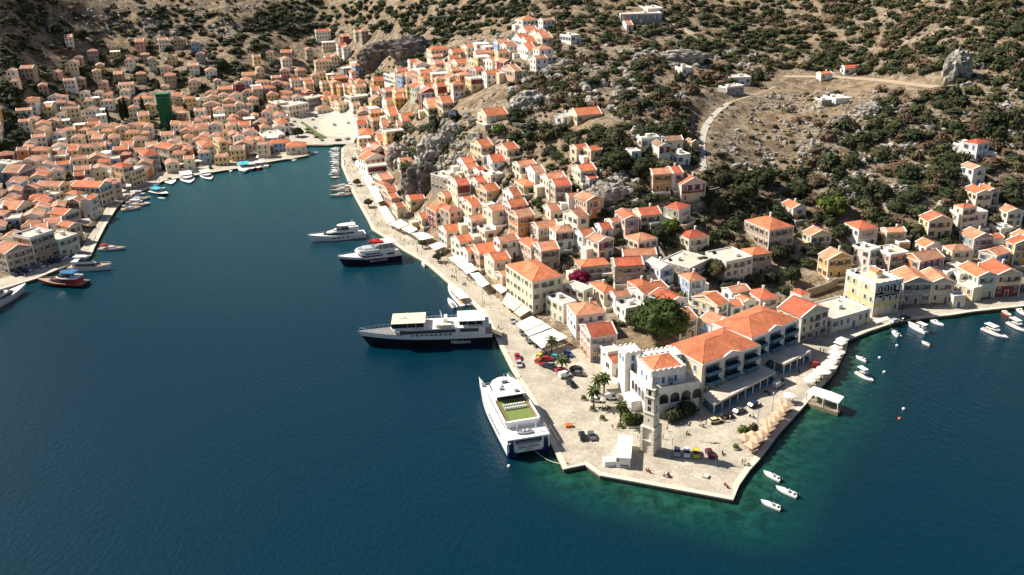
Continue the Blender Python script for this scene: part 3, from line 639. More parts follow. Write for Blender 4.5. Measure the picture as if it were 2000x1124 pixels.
Hs('R7', [
 ((115, 706), (28, 652), (207, 690), 7, 'pink', 'h', 'orange', {}), ((160, 588), (105, 553), (292, 570), 7, 'stone', 'gL', 'orange', {}), ((235, 480), (187, 448), (300, 470), 5, 'cream', 'gL', 'orange', {}),
 ((225, 295), (175, 262), (335, 280), 9, 'cream', 'gL', 'orange', dict(sh='brown')), ((262, 328), (232, 295), (360, 314), 10, 'stone', 'gL', 'red', dict(sh='brown')), ((345, 397), (313, 378), (452, 388), 6.5, 'white', 'gL', 'orange', {}),
 ((70, 328), (15, 290), (148, 318), 5.5, 'ochre', 'h', 'orange', {}), ((5, 388), (-60, 352), (65, 380), 7, 'white', 'gL', 'orange', {}), ((45, 205), (5, 183), (148, 190), 6.5, 'cream', 'gL', 'orange', {}),
 ((140, 250), (95, 215), (200, 238), 6.5, 'white', 'gL', 'pale', dict(sh='blue')), ((418, 237), (378, 205), (510, 222), 7, 'cream', 'gL', 'orange', {}), ((470, 285), (432, 265), (512, 270), 4.5, 'grey', 'gL', 'red', {}),
 ((393, 98), (356, 82), (465, 87), 7, 'yellow', 'gL', 'orange', {}), ((480, 110), (440, 93), (550, 100), 7, 'yellow', 'gL', 'orange', {}), ((860, 255), (815, 228), (985, 250), 8, 'ochre', 'gL', 'orange', {}),
 ((985, 248), (945, 215), (1027, 240), 8, 'white', 'gL', 'red', {}),
 ((1035, 318), (983, 287), (1180, 303), 8, 'cream', 'gR', 'orange', dict(front='maroon', low='yellow', sh='white', label='maroon temple-fronted house with white pediment and yellow ground floor on the slope')),
 ((1018, 472), (925, 455), (1090, 440), 6.5, 'cream', 'h', 'red', dict(sh='white')), ((785, 507), (742, 470), (910, 492), 6, 'yellow', 'gL', 'red', {}), ((845, 560), (800, 520), (980, 530), 3.5, 'yellow', 'f', 'red', {}),
 ((690, 528), (645, 480), (768, 515), 8, 'pink', 'gR', 'red', dict(front='grey', sh='blue')), ((610, 548), (575, 527), (674, 536), 6, 'cream', 'gL', 'orange', {}), ((545, 592), (500, 560), (618, 586), 7, 'white', 'gL', 'red', dict(sh='blue')),
 ((430, 632), (375, 600), (518, 620), 7.5, 'white', 'gL', 'orange', {}), ((770, 668), (710, 625), (868, 633), 5.5, 'cream', 'h', 'orange', {}), ((680, 752), (655, 717), (885, 745), 4, 'cream', 'gL', 'orange', {}),
 ((1080, 650), (990, 617), (1215, 635), 6, 'yellow', 'h', 'red', dict(sh='grey', mind=9)), ((420, 822), (370, 785), (605, 806), 7, 'stone', 'h', 'orange', dict(sh='grey', mind=8, deco=False)),
 ((628, 815), (605, 770), (803, 803), 8, 'stone', 'gL', 'red', dict(deco=False, sh='grey', mind=7)), ((905, 835), (810, 790), (990, 820), 7, 'white', 'gR', 'white', dict(front='blue', sh='blue')),
 ((1083, 830), (965, 755), (1130, 745), 7, 'stone', 'f', 'red', dict(deco=False, label='roofless stone ruin right of the white-roofed blue house')), ((1305, 792), (1190, 730), (1460, 755), 9, 'cream', 'f', 'red', dict(sh='grey')),
 ((1465, 750), (1385, 712), (1591, 735), 8, 'stone', 'h', 'orange', dict(deco=False, sh='brown')), ((437, 968), (325, 925), (487, 945), 6.5, 'cream', 'f', 'red', {}),
 ((560, 980), (478, 915), (638, 962), 6, 'cream', 'h', 'orange', {}), ((790, 950), (705, 905), (870, 930), 5.5, 'orange', 'h', 'orange', {}), ((800, 988), (735, 940), (935, 935), 6.5, 'white', 'gL', 'orange', {}),
 ((960, 1042), (835, 985), (1072, 1015), 9, 'white', 'gR', 'red', dict(sh='blue')),
 ((898, 85), (850, 62), (968, 78), 6.5, 'white', 'gR', 'brown', dict(front='maroon', sh='white')), ((1010, 142), (965, 120), (1085, 132), 4, 'white', 'f', 'red', {}), ((790, 42), (765, 24), (920, 28), 4, 'white', 'f', 'red', {}),
 ((935, 50), (915, 30), (1042, 42), 4, 'cream', 'gL', 'brown', {}), ((1095, 62), (1058, 50), (1130, 54), 5, 'ochre', 'gR', 'rust', {}),
 ((1515, 590), (1415, 532), (1600, 575), .1, 'cream', 'f', 'red', {}) if 0 else ((730, 120), (708, 98), (775, 112), 3, 'white', 'f', 'red', {})])
Hs('F', [((1503, 451), (1453, 431), (1552, 443), 11, 'stone', 'h', 'orange', dict(sh='brown', fl=2, label='big square stone mansion with hipped orange roof and arched ground floor')),])
Hs('S3', [((845, 400), (735, 282), (1142, 372), 9, 'white', 'h', 'orange', dict(sh='grey', gz=1.3)), ((715, 290), (540, 205), (850, 255), 8, 'cream', 'f', 'red', dict(gz=1.3)),
 ((985, 610), (875, 492), (1255, 578), 9, 'pink', 'gL', 'red', dict(sh='grey', gz=1.3, low='orange')), ((1235, 215), (1165, 165), (1400, 190), 8.5, 'white', 'gL', 'orange', dict(gz=2)),
 ((1340, 335), (1258, 262), (1530, 290), 7.5, 'white', 'f', 'red', dict(sh='green', gz=1.6)), ((1158, 770), (1085, 665), (1262, 730), 6, 'white', 'f', 'red', dict(gz=1.3)), ((1200, 872), (1142, 800), (1262, 845), 4.5, 'white', 'gL', 'orange', dict(gz=1.3))])
Hs('S5', [((465, 85), (240, 5), (578, 42), 9, 'yellow', 'gL', 'orange', dict(sh='blue', low='ochre')), ((600, 92), (560, 30), (668, 72), 7, 'white', 'gL', 'orange', {}), ((688, 72), (640, 20), (800, 32), 6.5, 'cream', 'gR', 'orange', {}),
 ((1245, 192), (1060, 90), (1452, 95), 9, 'cream', 'gR', 'red', dict(low='grey', gz=1.6, sh='brown'))])
Hs('T8', [((92, 655), (-10, 590), (322, 570), 4.5, 'cream', 'f', 'red', dict(fl=1, gz=1.5, minw=14, mind=14, sh='blue', label='low beige quay building with a broad empty flat roof')),
 ((582, 402), (530, 335), (765, 387), 8.5, 'grey', 'gR', 'orange', dict(sh='brown', gz=1.5, mind=12)), ((770, 400), (720, 345), (920, 388), 8, 'cream', 'gR', 'orange', dict(sh='brown', gz=1.5, mind=11)),
 ((1095, 357), (990, 297), (1218, 343), 8.5, 'green', 'gR', 'orange', dict(gz=1.5, sh='green', mind=12)), ((1222, 347), (1140, 292), (1386, 332), 8.5, 'yellow', 'gR', 'red', dict(low='maroon', gz=1.5, sh='brown', mind=12)),
 ((735, 152), (668, 115), (830, 140), 7.5, 'white', 'gR', 'orange', dict(sh='brown')), ((915, 182), (865, 142), (1045, 166), 7, 'cream', 'h', 'pale', dict(sh='brown')), ((1065, 97), (975, 52), (1195, 80), 7.5, 'grey', 'gR', 'orange', dict(sh='blue')),
 ((1200, 93), (1165, 65), (1250, 78), 5, 'white', 'gL', 'red', {}), ((880, 330), (770, 290), (910, 320), 5.5, 'white', 'f', 'red', {}), ((965, 345), (900, 310), (1000, 335), 6, 'cream', 'f', 'red', {}),
 ((1060, 440), (955, 395), (1075, 430), 5, 'yellow', 'f', 'red', dict(gz=1.5)), ((925, 495), (918, 470), (962, 480), 4, 'cream', 'f', 'red', dict(gz=1.5))])
Hs('R8', [((985, 540), (945, 505), (1115, 525), 7, 'yellow', 'gR', 'red', dict(sh='brown')), ((1165, 500), (1135, 475), (1325, 478), 7, 'cream', 'f', 'red', dict(mind=8)), ((1190, 462), (1145, 440), (1265, 448), 10, 'cream', 'h', 'orange', {}),
 ((1275, 372), (1205, 335), (1365, 365), 7, 'cream', 'gR', 'orange', {}), ((1350, 355), (1290, 325), (1405, 350), 6, 'stone', 'gR', 'orange', {}), ((1255, 222), (1180, 195), (1330, 216), 7, 'white', 'gR', 'pale', {}),
 ((1465, 485), (1408, 455), (1555, 478), 6, 'cream', 'gR', 'orange', {}), ((155, 462), (80, 430), (238, 455), 5.5, 'cream', 'gR', 'orange', dict(sh='blue', low='ochre')), ((265, 630), (212, 602), (390, 618), 6, 'yellow', 'gR', 'orange', dict(sh='blue')),
 ((370, 775), (315, 740), (512, 755), 8.5, 'ochre', 'gR', 'orange', dict(sh='brown')), ((555, 592), (462, 550), (675, 580), 8, 'white', 'h', 'red', dict(front='pink', sh='grey')), ((725, 607), (690, 582), (842, 601), 6, 'ochre', 'gL', 'orange', dict(sh='grey')),
 ((800, 675), (782, 655), (858, 665), 4.5, 'ochre', 'f', 'red', {}), ((205, 992), (140, 965), (252, 975), 5, 'white', 'h', 'red', {}), ((1510, 680), (1475, 652), (1640, 662), 9, 'ochre', 'gR', 'orange', {}), ((1530, 640), (1500, 615), (1620, 625), 8, 'cream', 'gR', 'orange', {}),
 ((1160, 830), (1090, 800), (1210, 815), 5, 'cream', 'f', 'red', {}), ((1420, 590), (1370, 560), (1480, 575), 4, 'cream', 'f', 'red', {})])
Hs('W', [((400, 182), (205, 130), (530, 132), 8, 'white', 'h', 'red', dict(sh='blue', label='stark white hill house with red hipped roof high on the right slope')), ((150, 195), (28, 172), (300, 172), 4.5, 'white', 'f', 'red', {}), ((520, 330), (440, 300), (640, 345), 4, 'white', 'f', 'red', {})])
Hs('R6', [((1372, 87), (1320, 60), (1440, 73), 7, 'yellow', 'gL', 'orange', {}), ((1530, 107), (1468, 82), (1600, 93), 6, 'cream', 'gL', 'orange', {}), ((1440, 180), (1390, 150), (1530, 173), 5, 'white', 'gL', 'red', {}), ((1265, 190), (1220, 165), (1345, 182), 5, 'white', 'gL', 'orange', {}),
 ((1290, 224), (1262, 200), (1357, 212), 5, 'cream', 'gL', 'orange', {}), ((1362, 240), (1335, 217), (1395, 226), 4, 'white', 'gL', 'red', {}), ((1430, 264), (1378, 235), (1505, 250), 6, 'cream', 'f', 'red', {}), ((1210, 297), (1162, 278), (1265, 289), 7, 'white', 'gL', 'orange', dict(sh='brown')),
 ((1160, 280), (1090, 247), (1210, 257), 7, 'stone', 'f', 'red', dict(deco=False)), ((1350, 304), (1312, 282), (1403, 292), 4.5, 'white', 'gL', 'red', {}), ((1405, 362), (1340, 332), (1490, 346), 6, 'ochre', 'gL', 'orange', dict(sh='blue')),
 ((1275, 418), (1240, 396), (1345, 405), 6, 'cream', 'gL', 'orange', {}), ((1315, 452), (1255, 422), (1378, 440), 8, 'cream', 'gL', 'orange', dict(sh='brown')), ((1405, 446), (1380, 430), (1452, 438), 6, 'yellow', 'f', 'red', {}), ((1150, 396), (1110, 373), (1200, 388), 4, 'ochre', 'gL', 'orange', {}),
 ((1095, 484), (1025, 455), (1222, 466), 9, 'yellow', 'h', 'orange', dict(sh='brown', la='maroon', label='maroon and yellow corner house with hipped orange roof on the long quay')), ((940, 414), (900, 390), (1035, 405), 6.5, 'yellow', 'gL', 'red', {}), ((860, 460), (830, 436), (902, 452), 5, 'cream', 'gL', 'orange', {}),
 ((1010, 530), (980, 502), (1035, 522), 5, 'yellow', 'gL', 'orange', {}), ((1160, 610), (1095, 577), (1270, 598), 7, 'cream', 'gL', 'orange', dict(sh='blue')), ((1240, 672), (1175, 642), (1335, 658), 7, 'cream', 'gL', 'orange', {}), ((1395, 607), (1325, 577), (1475, 602), 6, 'cream', 'f', 'red', {}),
 ((1360, 740), (1290, 690), (1485, 722), 8, 'orange', 'gL', 'orange', dict(sh='green')), ((1450, 787), (1388, 747), (1555, 768), 8, 'cream', 'gL', 'orange', {}), ((1500, 877), (1457, 850), (1540, 866), 4, 'pink', 'gL', 'orange', {}), ((1290, 735), (1262, 700), (1330, 720), 7, 'white', 'gL', 'orange', {}),
 ((765, 290), (718, 260), (832, 276), 6, 'cream', 'gL', 'orange', {}), ((778, 322), (742, 300), (815, 310), 5.5, 'cream', 'h', 'orange', {}), ((800, 364), (770, 337), (864, 356), 5, 'orange', 'gL', 'orange', {}), ((825, 402), (790, 377), (864, 392), 4.5, 'orange', 'gL', 'orange', {}),
 ((880, 182), (862, 162), (965, 173), 6, 'cream', 'gL', 'orange', {}), ((990, 167), (965, 145), (1078, 157), 5, 'stone', 'f', 'red', dict(deco=False)), ((650, 112), (624, 95), (716, 104), 3.5, 'stone', 'gL', 'orange', {}), ((757, 62), (735, 45), (822, 56), 6, 'ochre', 'h', 'orange', {}), ((800, 100), (785, 80), (830, 92), 4, 'orange', 'gL', 'red', {}),
 ((1180, 250), (1150, 235), (1215, 240), 5, 'stone', 'f', 'red', {})])
Hs('R2', [((808, 1062), (790, 1018), (920, 1055), 8, 'pink', 'h', 'orange', dict(mind=9)), ((1800, 912), (1730, 880), (1970, 893), 4.5, 'yellow', 'gL', 'orange', dict(low='stone', label='yellow crag-top villa with orange gabled roof on a stone terrace')), ((1790, 985), (1705, 960), (1900, 975), 3, 'stone', 'f', 'red', dict(deco=False)),
 ((60, 1075), (35, 1035), (218, 1050), 6, 'white', 'f', 'red', dict(sh='brown', mind=8)), ((165, 967), (140, 940), (257, 955), 6.5, 'white', 'h', 'orange', dict(mind=8)), ((255, 837), (195, 805), (358, 800), 8, 'cream', 'f', 'red', {}), ((160, 815), (120, 790), (235, 800), 7, 'yellow', 'f', 'red', {}),
 ((405, 777), (378, 755), (498, 745), 8, 'stone', 'f', 'red', {}), ((520, 777), (498, 762), (598, 766), 7, 'cream', 'h', 'orange', {}), ((625, 822), (590, 806), (705, 810), 6, 'cream', 'gR', 'rust', dict(sh='blue')), ((740, 767), (692, 745), (885, 750), 10, 'cream', 'f', 'red', {}),
 ((1345, 847), (1325, 800), (1460, 835), 8, 'yellow', 'gL', 'orange', {}), ((1455, 812), (1430, 780), (1540, 800), 7, 'ochre', 'gL', 'orange', {}), ((1020, 827), (985, 792), (1200, 812), 6, 'white', 'gL', 'orange', {}), ((1045, 907), (1015, 862), (1112, 898), 7, 'cream', 'gL', 'orange', {}), ((480, 860), (465, 838), (590, 850), 4, 'cream', 'h', 'rust', {}),
 ((1140, 950), (1125, 912), (1245, 940), 5, 'cream', 'gL', 'orange', {}), ((990, 1010), (975, 965), (1090, 1000), 6, 'cream', 'gL', 'orange', {}), ((1105, 990), (1095, 960), (1180, 985), 5, 'orange', 'gL', 'orange', {}), ((950, 1110), (940, 1075), (1040, 1100), 6, 'orange', 'gL', 'orange', {}), ((1175, 600), (1160, 580), (1290, 595), 6, 'white', 'gL', 'orange', {}), ((1080, 600), (1060, 570), (1160, 580), 6, 'white', 'f', 'red', {})])
Hs('R3', [((507, 907), (440, 872), (705, 892), 5, 'yellow', 'gL', 'orange', dict(sh='green', label='arcaded hill villa with long orange gabled roof above the maquis')), ((400, 920), (375, 900), (445, 895), 4.5, 'white', 'gL', 'white', {}), ((1010, 1085), (985, 1062), (1150, 1075), 4, 'white', 'f', 'red', {}),
 ((460, 285), (430, 268), (495, 272), 5, 'white', 'f', 'red', dict(sh='blue', label='small white box house with blue windows alone at the ridge end')), ((85, 162), (55, 150), (188, 150), 6, 'white', 'h', 'orange', {}), ((110, 255), (77, 237), (200, 245), 5, 'white', 'gL', 'orange', {}), ((205, 285), (180, 264), (270, 275), 6, 'cream', 'gL', 'orange', {}),
 ((235, 302), (212, 283), (302, 292), 6, 'cream', 'gL', 'orange', {}), ((70, 320), (44, 300), (150, 308), 6, 'white', 'gL', 'orange', {}), ((115, 337), (95, 318), (182, 328), 6, 'white', 'gL', 'orange', {}), ((125, 397), (80, 370), (178, 387), 6.5, 'white', 'gL', 'orange', {}),
 ((1330, 540), (1300, 522), (1400, 530), 4, 'white', 'f', 'red', {}), ((1700, 615), (1675, 592), (1860, 605), 3, 'white', 'f', 'red', {}), ((1680, 690), (1640, 674), (1792, 668), 3, 'grey', 'f', 'red', {}), ((850, 118), (820, 97), (1170, 110), 4, 'grey', 'f', 'red', dict(label='long low grey building on the hill among dark trees')), ((1060, 75), (1000, 50), (1180, 70), 4, 'cream', 'f', 'red', {}),
 ((895, 200), (880, 185), (930, 195), 3, 'white', 'gL', 'orange', {}), ((20, 560), (-30, 530), (30, 550), 5, 'pink', 'gL', 'orange', {})])
Hs('R4', [((415, 582), (395, 572), (495, 574), 4, 'white', 'gL', 'orange', {}), ((600, 537), (583, 525), (712, 530), 4, 'white', 'gL', 'red', {}), ((420, 790), (400, 768), (480, 780), 3, 'stone', 'f', 'red', dict(deco=False)), ((530, 780), (500, 745), (600, 760), 3, 'white', 'f', 'red', dict(deco=False))])
Hs('LB', [((88, 538), (-90, 445), (558, 378), 9, 'stone', 'gR', 'orange', dict(gz=1.4, sh='brown', low='grey')), ((545, 262), (300, 172), (925, 112), 12, 'stone', 'f', 'red', dict(gz=1.4, fl=3, front='grey', sh='brown', par=.9, label='three-storey grey and ochre quay block with flat roof')), ((1070, 292), (975, 165), (1240, 142), 8, 'green', 'f', 'red', dict(gz=1.4, sh='green'))])
Hs('R5', [((420, 578), (385, 552), (470, 550), 8, 'yellow', 'gR', 'orange', dict(gz=1.4)), ((190, 592), (165, 570), (290, 586), 8, 'stone', 'gL', 'orange', {}), ((393, 502), (300, 490), (475, 468), 8, 'cream', 'gR', 'orange', dict(front='grey', gz=1.6)), ((330, 535), (280, 520), (400, 525), 5, 'cream', 'gL', 'orange', {}),
 ((548, 412), (503, 408), (582, 382), 10, 'white', 'gL', 'orange', dict(gz=1.4)), ((480, 422), (430, 412), (508, 400), 8.5, 'ochre', 'gL', 'orange', dict(gz=1.6)), ((605, 335), (450, 320), (655, 303), 10, 'yellow', 'gR', 'orange', dict(gz=1.5, front='blue')), ((690, 313), (655, 305), (722, 297), 9, 'pink', 'gL', 'orange', dict(gz=1.4)),
 ((470, 376), (405, 366), (505, 358), 8, 'ochre', 'h', 'orange', {}), ((100, 470), (10, 455), (178, 425), 8, 'cream', 'gR', 'orange', {}), ((360, 328), (230, 318), (408, 302), 9, 'yellow', 'gR', 'orange', dict(sh='brown')), ((225, 340), (140, 330), (235, 325), 8, 'grey', 'gL', 'orange', {}), ((335, 380), (235, 368), (360, 358), 6, 'cream', 'f', 'red', {}),
 ((110, 245), (35, 235), (182, 205), 8, 'grey', 'gR', 'rust', {}), ((800, 238), (700, 225), (848, 205), 9, 'yellow', 'f', 'red', dict(gz=1.5)), ((745, 215), (700, 195), (795, 195), 12, 'yellow', 'h', 'red', dict(gz=1.5)), ((872, 143), (835, 115), (970, 132), 9.5, 'stone', 'h', 'red', dict(gz=1.5, label='square stone corner building with red hipped roof at the quay bend')), ((1025, 102), (960, 82), (1102, 80), 8.5, 'cream', 'gR', 'orange', dict(front='yellow', gz=1.5)),
 ((1110, 102), (1092, 82), (1165, 90), 7.5, 'cream', 'h', 'red', dict(gz=1.5)), ((1230, 87), (1195, 55), (1310, 77), 9, 'cream', 'h', 'orange', dict(gz=1.5, mind=12)), ((1335, 57), (1300, 30), (1385, 49), 9, 'yellow', 'h', 'orange', dict(gz=1.5, mind=9)), ((1385, 75), (1375, 60), (1418, 70), 6, 'maroon', 'gR', 'red', dict(gz=1.5)), ((1475, 74), (1448, 60), (1502, 66), 5, 'cream', 'gR', 'orange', dict(gz=1.5)), ((1520, 50), (1490, 33), (1565, 46), 7, 'cream', 'gR', 'orange', dict(gz=1.5, sh='brown')), ((1570, 48), (1550, 30), (1615, 44), 7, 'yellow', 'h', 'orange', dict(gz=1.5)),
 ((70, 195), (-20, 175), (100, 172), 8, 'yellow', 'f', 'red', {}), ((700, 250), (640, 235), (745, 245), 7, 'cream', 'f', 'red', {})])
Hs('Q5', [((985, 555), (960, 510), (1235, 545), 4.8, 'cream', 'h', 'orange', dict(gz=1.3, fl=1, sh='grey', mind=9, label='low customs house with hipped orange roof on its own little pier'))])
# ---------------------------------------------------------------- far town, laid out house by house behind the hand-placed ones
def inpoly(x, y, pg):
    c = False; n = len(pg)
    for i in range(n):
        (x1, y1), (x2, y2) = pg[i], pg[(i+1) % n]
        if (y1 > y) != (y2 > y) and x < (x2-x1)*(y-y1)/(y2-y1)+x1: c = not c
    return c
DENSE = [(-20, 215), (60, 190), (190, 172), (290, 180), (400, 185), (440, 165), (470, 150), (500, 130), (560, 128), (620, 120), (640, 90), (690, 85), (710, 110), (700, 150), (745, 150), (770, 130), (815, 115), (850, 85), (900, 90), (960, 72),
         (1000, 85), (1010, 110), (975, 140), (940, 150), (900, 165), (875, 185), (820, 195), (835, 225), (800, 250), (745, 262), (735, 330), (712, 330), (700, 285), (700, 215), (600, 195), (560, 215), (545, 250), (560, 288), (500, 300), (420, 322), (330, 335), (250, 372), (205, 400), (160, 450), (100, 470), (-30, 480)]
SPARSE = [[(0, 145), (60, 175), (190, 170), (300, 178), (400, 180), (440, 160), (400, 120), (400, 75), (300, 70), (250, 90), (190, 92), (130, 110), (60, 130), (15, 140)], [(115, 62), (150, 70), (140, 92), (115, 88)], [(610, 60), (715, 60), (715, 90), (610, 95)], [(1010, 28), (1075, 40), (1060, 120), (1010, 110)],
          [(470, 110), (560, 95), (620, 95), (600, 130), (490, 140)]]
HOLES = [[(545, 215), (600, 190), (705, 210), (700, 282), (560, 286)], [(200, 205), (255, 190), (265, 245), (200, 245)], [(290, 185), (345, 185), (350, 262), (300, 262)], [(690, 95), (880, 55), (850, 105), (760, 135), (720, 120)], [(-10, 170), (40, 180), (50, 285), (-10, 290)], [(785, 200), (860, 195), (900, 240), (870, 300), (770, 300)]]
NEARF = [[(870, 330), (1000, 290), (1130, 330), (1180, 400), (1400, 430), (1400, 500), (1330, 560), (1100, 530), (950, 540), (850, 470)], [(1600, 440), (1990, 470), (2010, 570), (1840, 585), (1720, 520)], [(1250, 560), (1500, 560), (1560, 600), (1450, 620), (1340, 640)]]
cand = []
for i in range(900):
    x, y = RD.uniform(850, 2010), RD.uniform(290, 640)
    if any(inpoly(x, y, s) for s in NEARF): cand.append((x, y, None))
rr = random.Random(11)
for i in range(9000):
    x, y = rr.uniform(-20, 1075), rr.uniform(30, 480)
    dn = inpoly(x, y, DENSE); sp = any(inpoly(x, y, s) for s in SPARSE)
    if not (dn or sp) or any(inpoly(x, y, h) for h in HOLES): continue
    cand.append((x, y, dn))
far = []
TT = []
for _ in range(400):
    x, y = rr.uniform(0, 980), rr.uniform(90, 440)
    if len(TT) < 170 and inpoly(x, y, DENSE) and rr.random() < (1 if y < 240 else .35):
        p = ground(x, y); r = rr.uniform(1.8, 3.6)
        if not any((hx-p.x)**2+(hy-p.y)**2 < (hr+r*.7)**2 for hx, hy, hr in HOUSES): TT.append((x, y, p, r)); HOUSES.append((p.x, p.y, r*.9))
NTT = len(TT)
grid = {}
def clash(X, Y, r):
    for hx, hy, hr in HOUSES:
        if (hx-X)**2+(hy-Y)**2 < (hr+r*.72)**2: return True
    return False
SDF = {}
for x, y, dn in cand:
    H = rr.choice([5.5, 6, 6.5, 7, 7.5, 8.5]); p = ground(x, y, H)
    if clash(p.x, p.y, 5.2 if dn else 5.2 if dn is None else 12): continue
    if dn is None and rr.random() < .25: continue
    if float(sdist(np.array([p.x]), np.array([p.y]))[0]) < 15: continue
    far.append((x, y, H, p)); HOUSES.append((p.x, p.y, 4.8*rr.uniform(.8, 1.3) if dn else 4.6 if dn is None else 7))
del HOUSES[-len(far):]
far.sort(key=lambda t: t[3].y)
WC = ['cream']*9+['yellow']*3+['white']*9+['ochre', 'pink', 'stone', 'stone', 'stone', 'stone', 'grey', 'pink', 'blue', 'green', 'maroon', 'orange']
NIND = 300-202+2
lf = MB(); lfm = [M['trim'], M['dark']]+list(WALL.values())+list(ROOF.values()); wk = list(WALL); rk_ = list(ROOF)
for i, (x, y, H, p) in enumerate(far):
    th = math.radians((14 if x < 560 else 24)+rr.uniform(-11, 11)); w, d = rr.uniform(5.5, 9.5), rr.uniform(6, 10.5)
    rf = rr.choice(['gR', 'gR', 'h', 'gL'] if x < 560 else ['gL', 'gL', 'h', 'gR'])
    if rr.random() < .10: rf = 'f'
    wc = rr.choice(WC); rk = rr.choice(['orange']*4+['dusty']*3+['pale']*3+['rust']+['red'] if x > 520 else ['orange']*2+['dusty']*4+['pale']*5+['rust']*2+['brown'])
    if rr.random() < .18: w *= 1.5
    cx, cy = p.x-math.cos(th)*w/2+math.sin(th)*d/2, p.y-math.sin(th)*w/2-math.cos(th)*d/2
    if i < NIND: house_at(cx, cy, p.z, th, w, d, H, wc, rf, rk, simple=p.y > 400, place=(x, y), front=rr.choice([None]*6+['pink', 'blue', 'maroon']))
    else:
        q = MB(); zb = -4; wi = 2+wk.index(wc); ri = 2+len(wk)+rk_.index(rk)
        q.box(0, 0, zb, w, d, H, wi); q.box(-.14, -.14, H-.3, w+.14, d+.14, H+.05, 0)
        rise = (w if rf == 'gR' else d)*.2
        if rf == 'gR':
            for yy in (0, d): q.add([(0, yy, H), (w, yy, H), (w/2, yy, H+rise)], [(0, 1, 2) if yy == 0 else (2, 1, 0)], wi)
        if rf == 'gL':
            for xx in (0, w): q.add([(xx, 0, H), (xx, d, H), (xx, d/2, H+rise)], [(0, 2, 1) if xx == 0 else (0, 1, 2)], wi)
        if rf != 'f':
            rq, _m = roof_mesh(rf, w, d, H, rise, rk); mi = {0: ri, 1: 0, 2: 0}; rq.m = [mi[k] for k in rq.m]; q.add(rq.v, rq.f); q.m = q.m[:-len(rq.f)]+rq.m
        for fi in range(max(1, round(H/3.4))):
            zc = H-1.7-3.3*fi
            for j in range(int(w/2.5)): c = (j+.5)*w/int(w/2.5); q.box(c-.5, -.05, zc-.8, c+.5, .01, zc+.8, 1)
            for j in range(int(d/2.8)): c = (j+.5)*d/int(d/2.8); q.box(-.05, c-.5, zc-.8, .01, c+.5, zc+.8, 1)
        cs, sn = math.cos(th), math.sin(th); n0 = len(lf.v)
        lf.v += [(cx+a*cs-b*sn, cy+a*sn+b*cs, p.z+c) for a, b, c in q.v]; lf.f += [tuple(k+n0 for k in f) for f in q.f]; lf.m += q.m
    HOUSES.append((p.x, p.y, 4.5)) if i >= NIND else None
if lf.v: tag(lf.build('far_houses', lfm), 'small pale houses with faded orange roofs packed along the far upper edge of town', 'houses', kind='stuff')
print('FAR', len(far), 'hand', len(HOUSES)-len(far))

# ---------------------------------------------------------------- special buildings
def frame(tg, N_, L_, R_, H, gz=1.2):
    N_, L_, R_ = px(tg, *N_), px(tg, *L_), px(tg, *R_); z = gz+H
    n_, l_, r_2 = at(*N_, z), at(*L_, z), at(*R_, z); u, v = r_2-n_, l_-n_
    a1 = math.atan2(u.y, u.x); a2 = math.atan2(v.y, v.x)-math.pi/2
    while a2-a1 > math.pi: a2 -= 2*math.pi
    while a1-a2 > math.pi: a2 += 2*math.pi
    th = (a1*u.length+a2*v.length)/(u.length+v.length)
    return n_.x, n_.y, th, u.length*math.cos(a1-th), v.length*math.cos(a2-th)
def claim(x, y, th, w, d): HOUSES.append((x+math.cos(th)*w/2-math.sin(th)*d/2, y+math.sin(th)*w/2+math.cos(th)*d/2, max(w, d)/2))
def arch(q, cx, z0, w, h, y=-.06, mi=0, t=.08, n=8):
    pts = [(cx-w/2, z0), (cx+w/2, z0)]+[(cx+w/2*math.cos(math.pi*k/n), z0+h-w/2+w/2*math.sin(math.pi*k/n)) for k in range(n+1)]
    m = len(pts); q.add([(a, y, b) for a, b in pts]+[(a, y+t, b) for a, b in pts], [tuple(range(m)), tuple(range(2*m-1, m-1, -1))]+[(i, m+i, m+(i+1) % m, (i+1) % m) for i in range(m)], mi)
def merlons(q, x0, y0, x1, y1, z, mi=0, s=1.1, h=.62):
    ln = math.hypot(x1-x0, y1-y0); k = max(1, int(ln/s)); ux, uy = (x1-x0)/ln, (y1-y0)/ln; t = .16; st = ln/k
    for i in range(k):
        a = i*st; pts = [(a, z), (a+st, z), (a+st*.72, z+h*.6), (a+st/2, z+h), (a+st*.28, z+h*.6)]
        vs_ = [(x0+ux*p-uy*e, y0+uy*p+ux*e, zz) for e in (-t, t) for p, zz in pts]
        q.add(vs_, [(0, 1, 2, 3, 4), (9, 8, 7, 6, 5)]+[(i2, 5+i2, 5+(i2+1) % 5, (i2+1) % 5) for i2 in range(5)], mi)
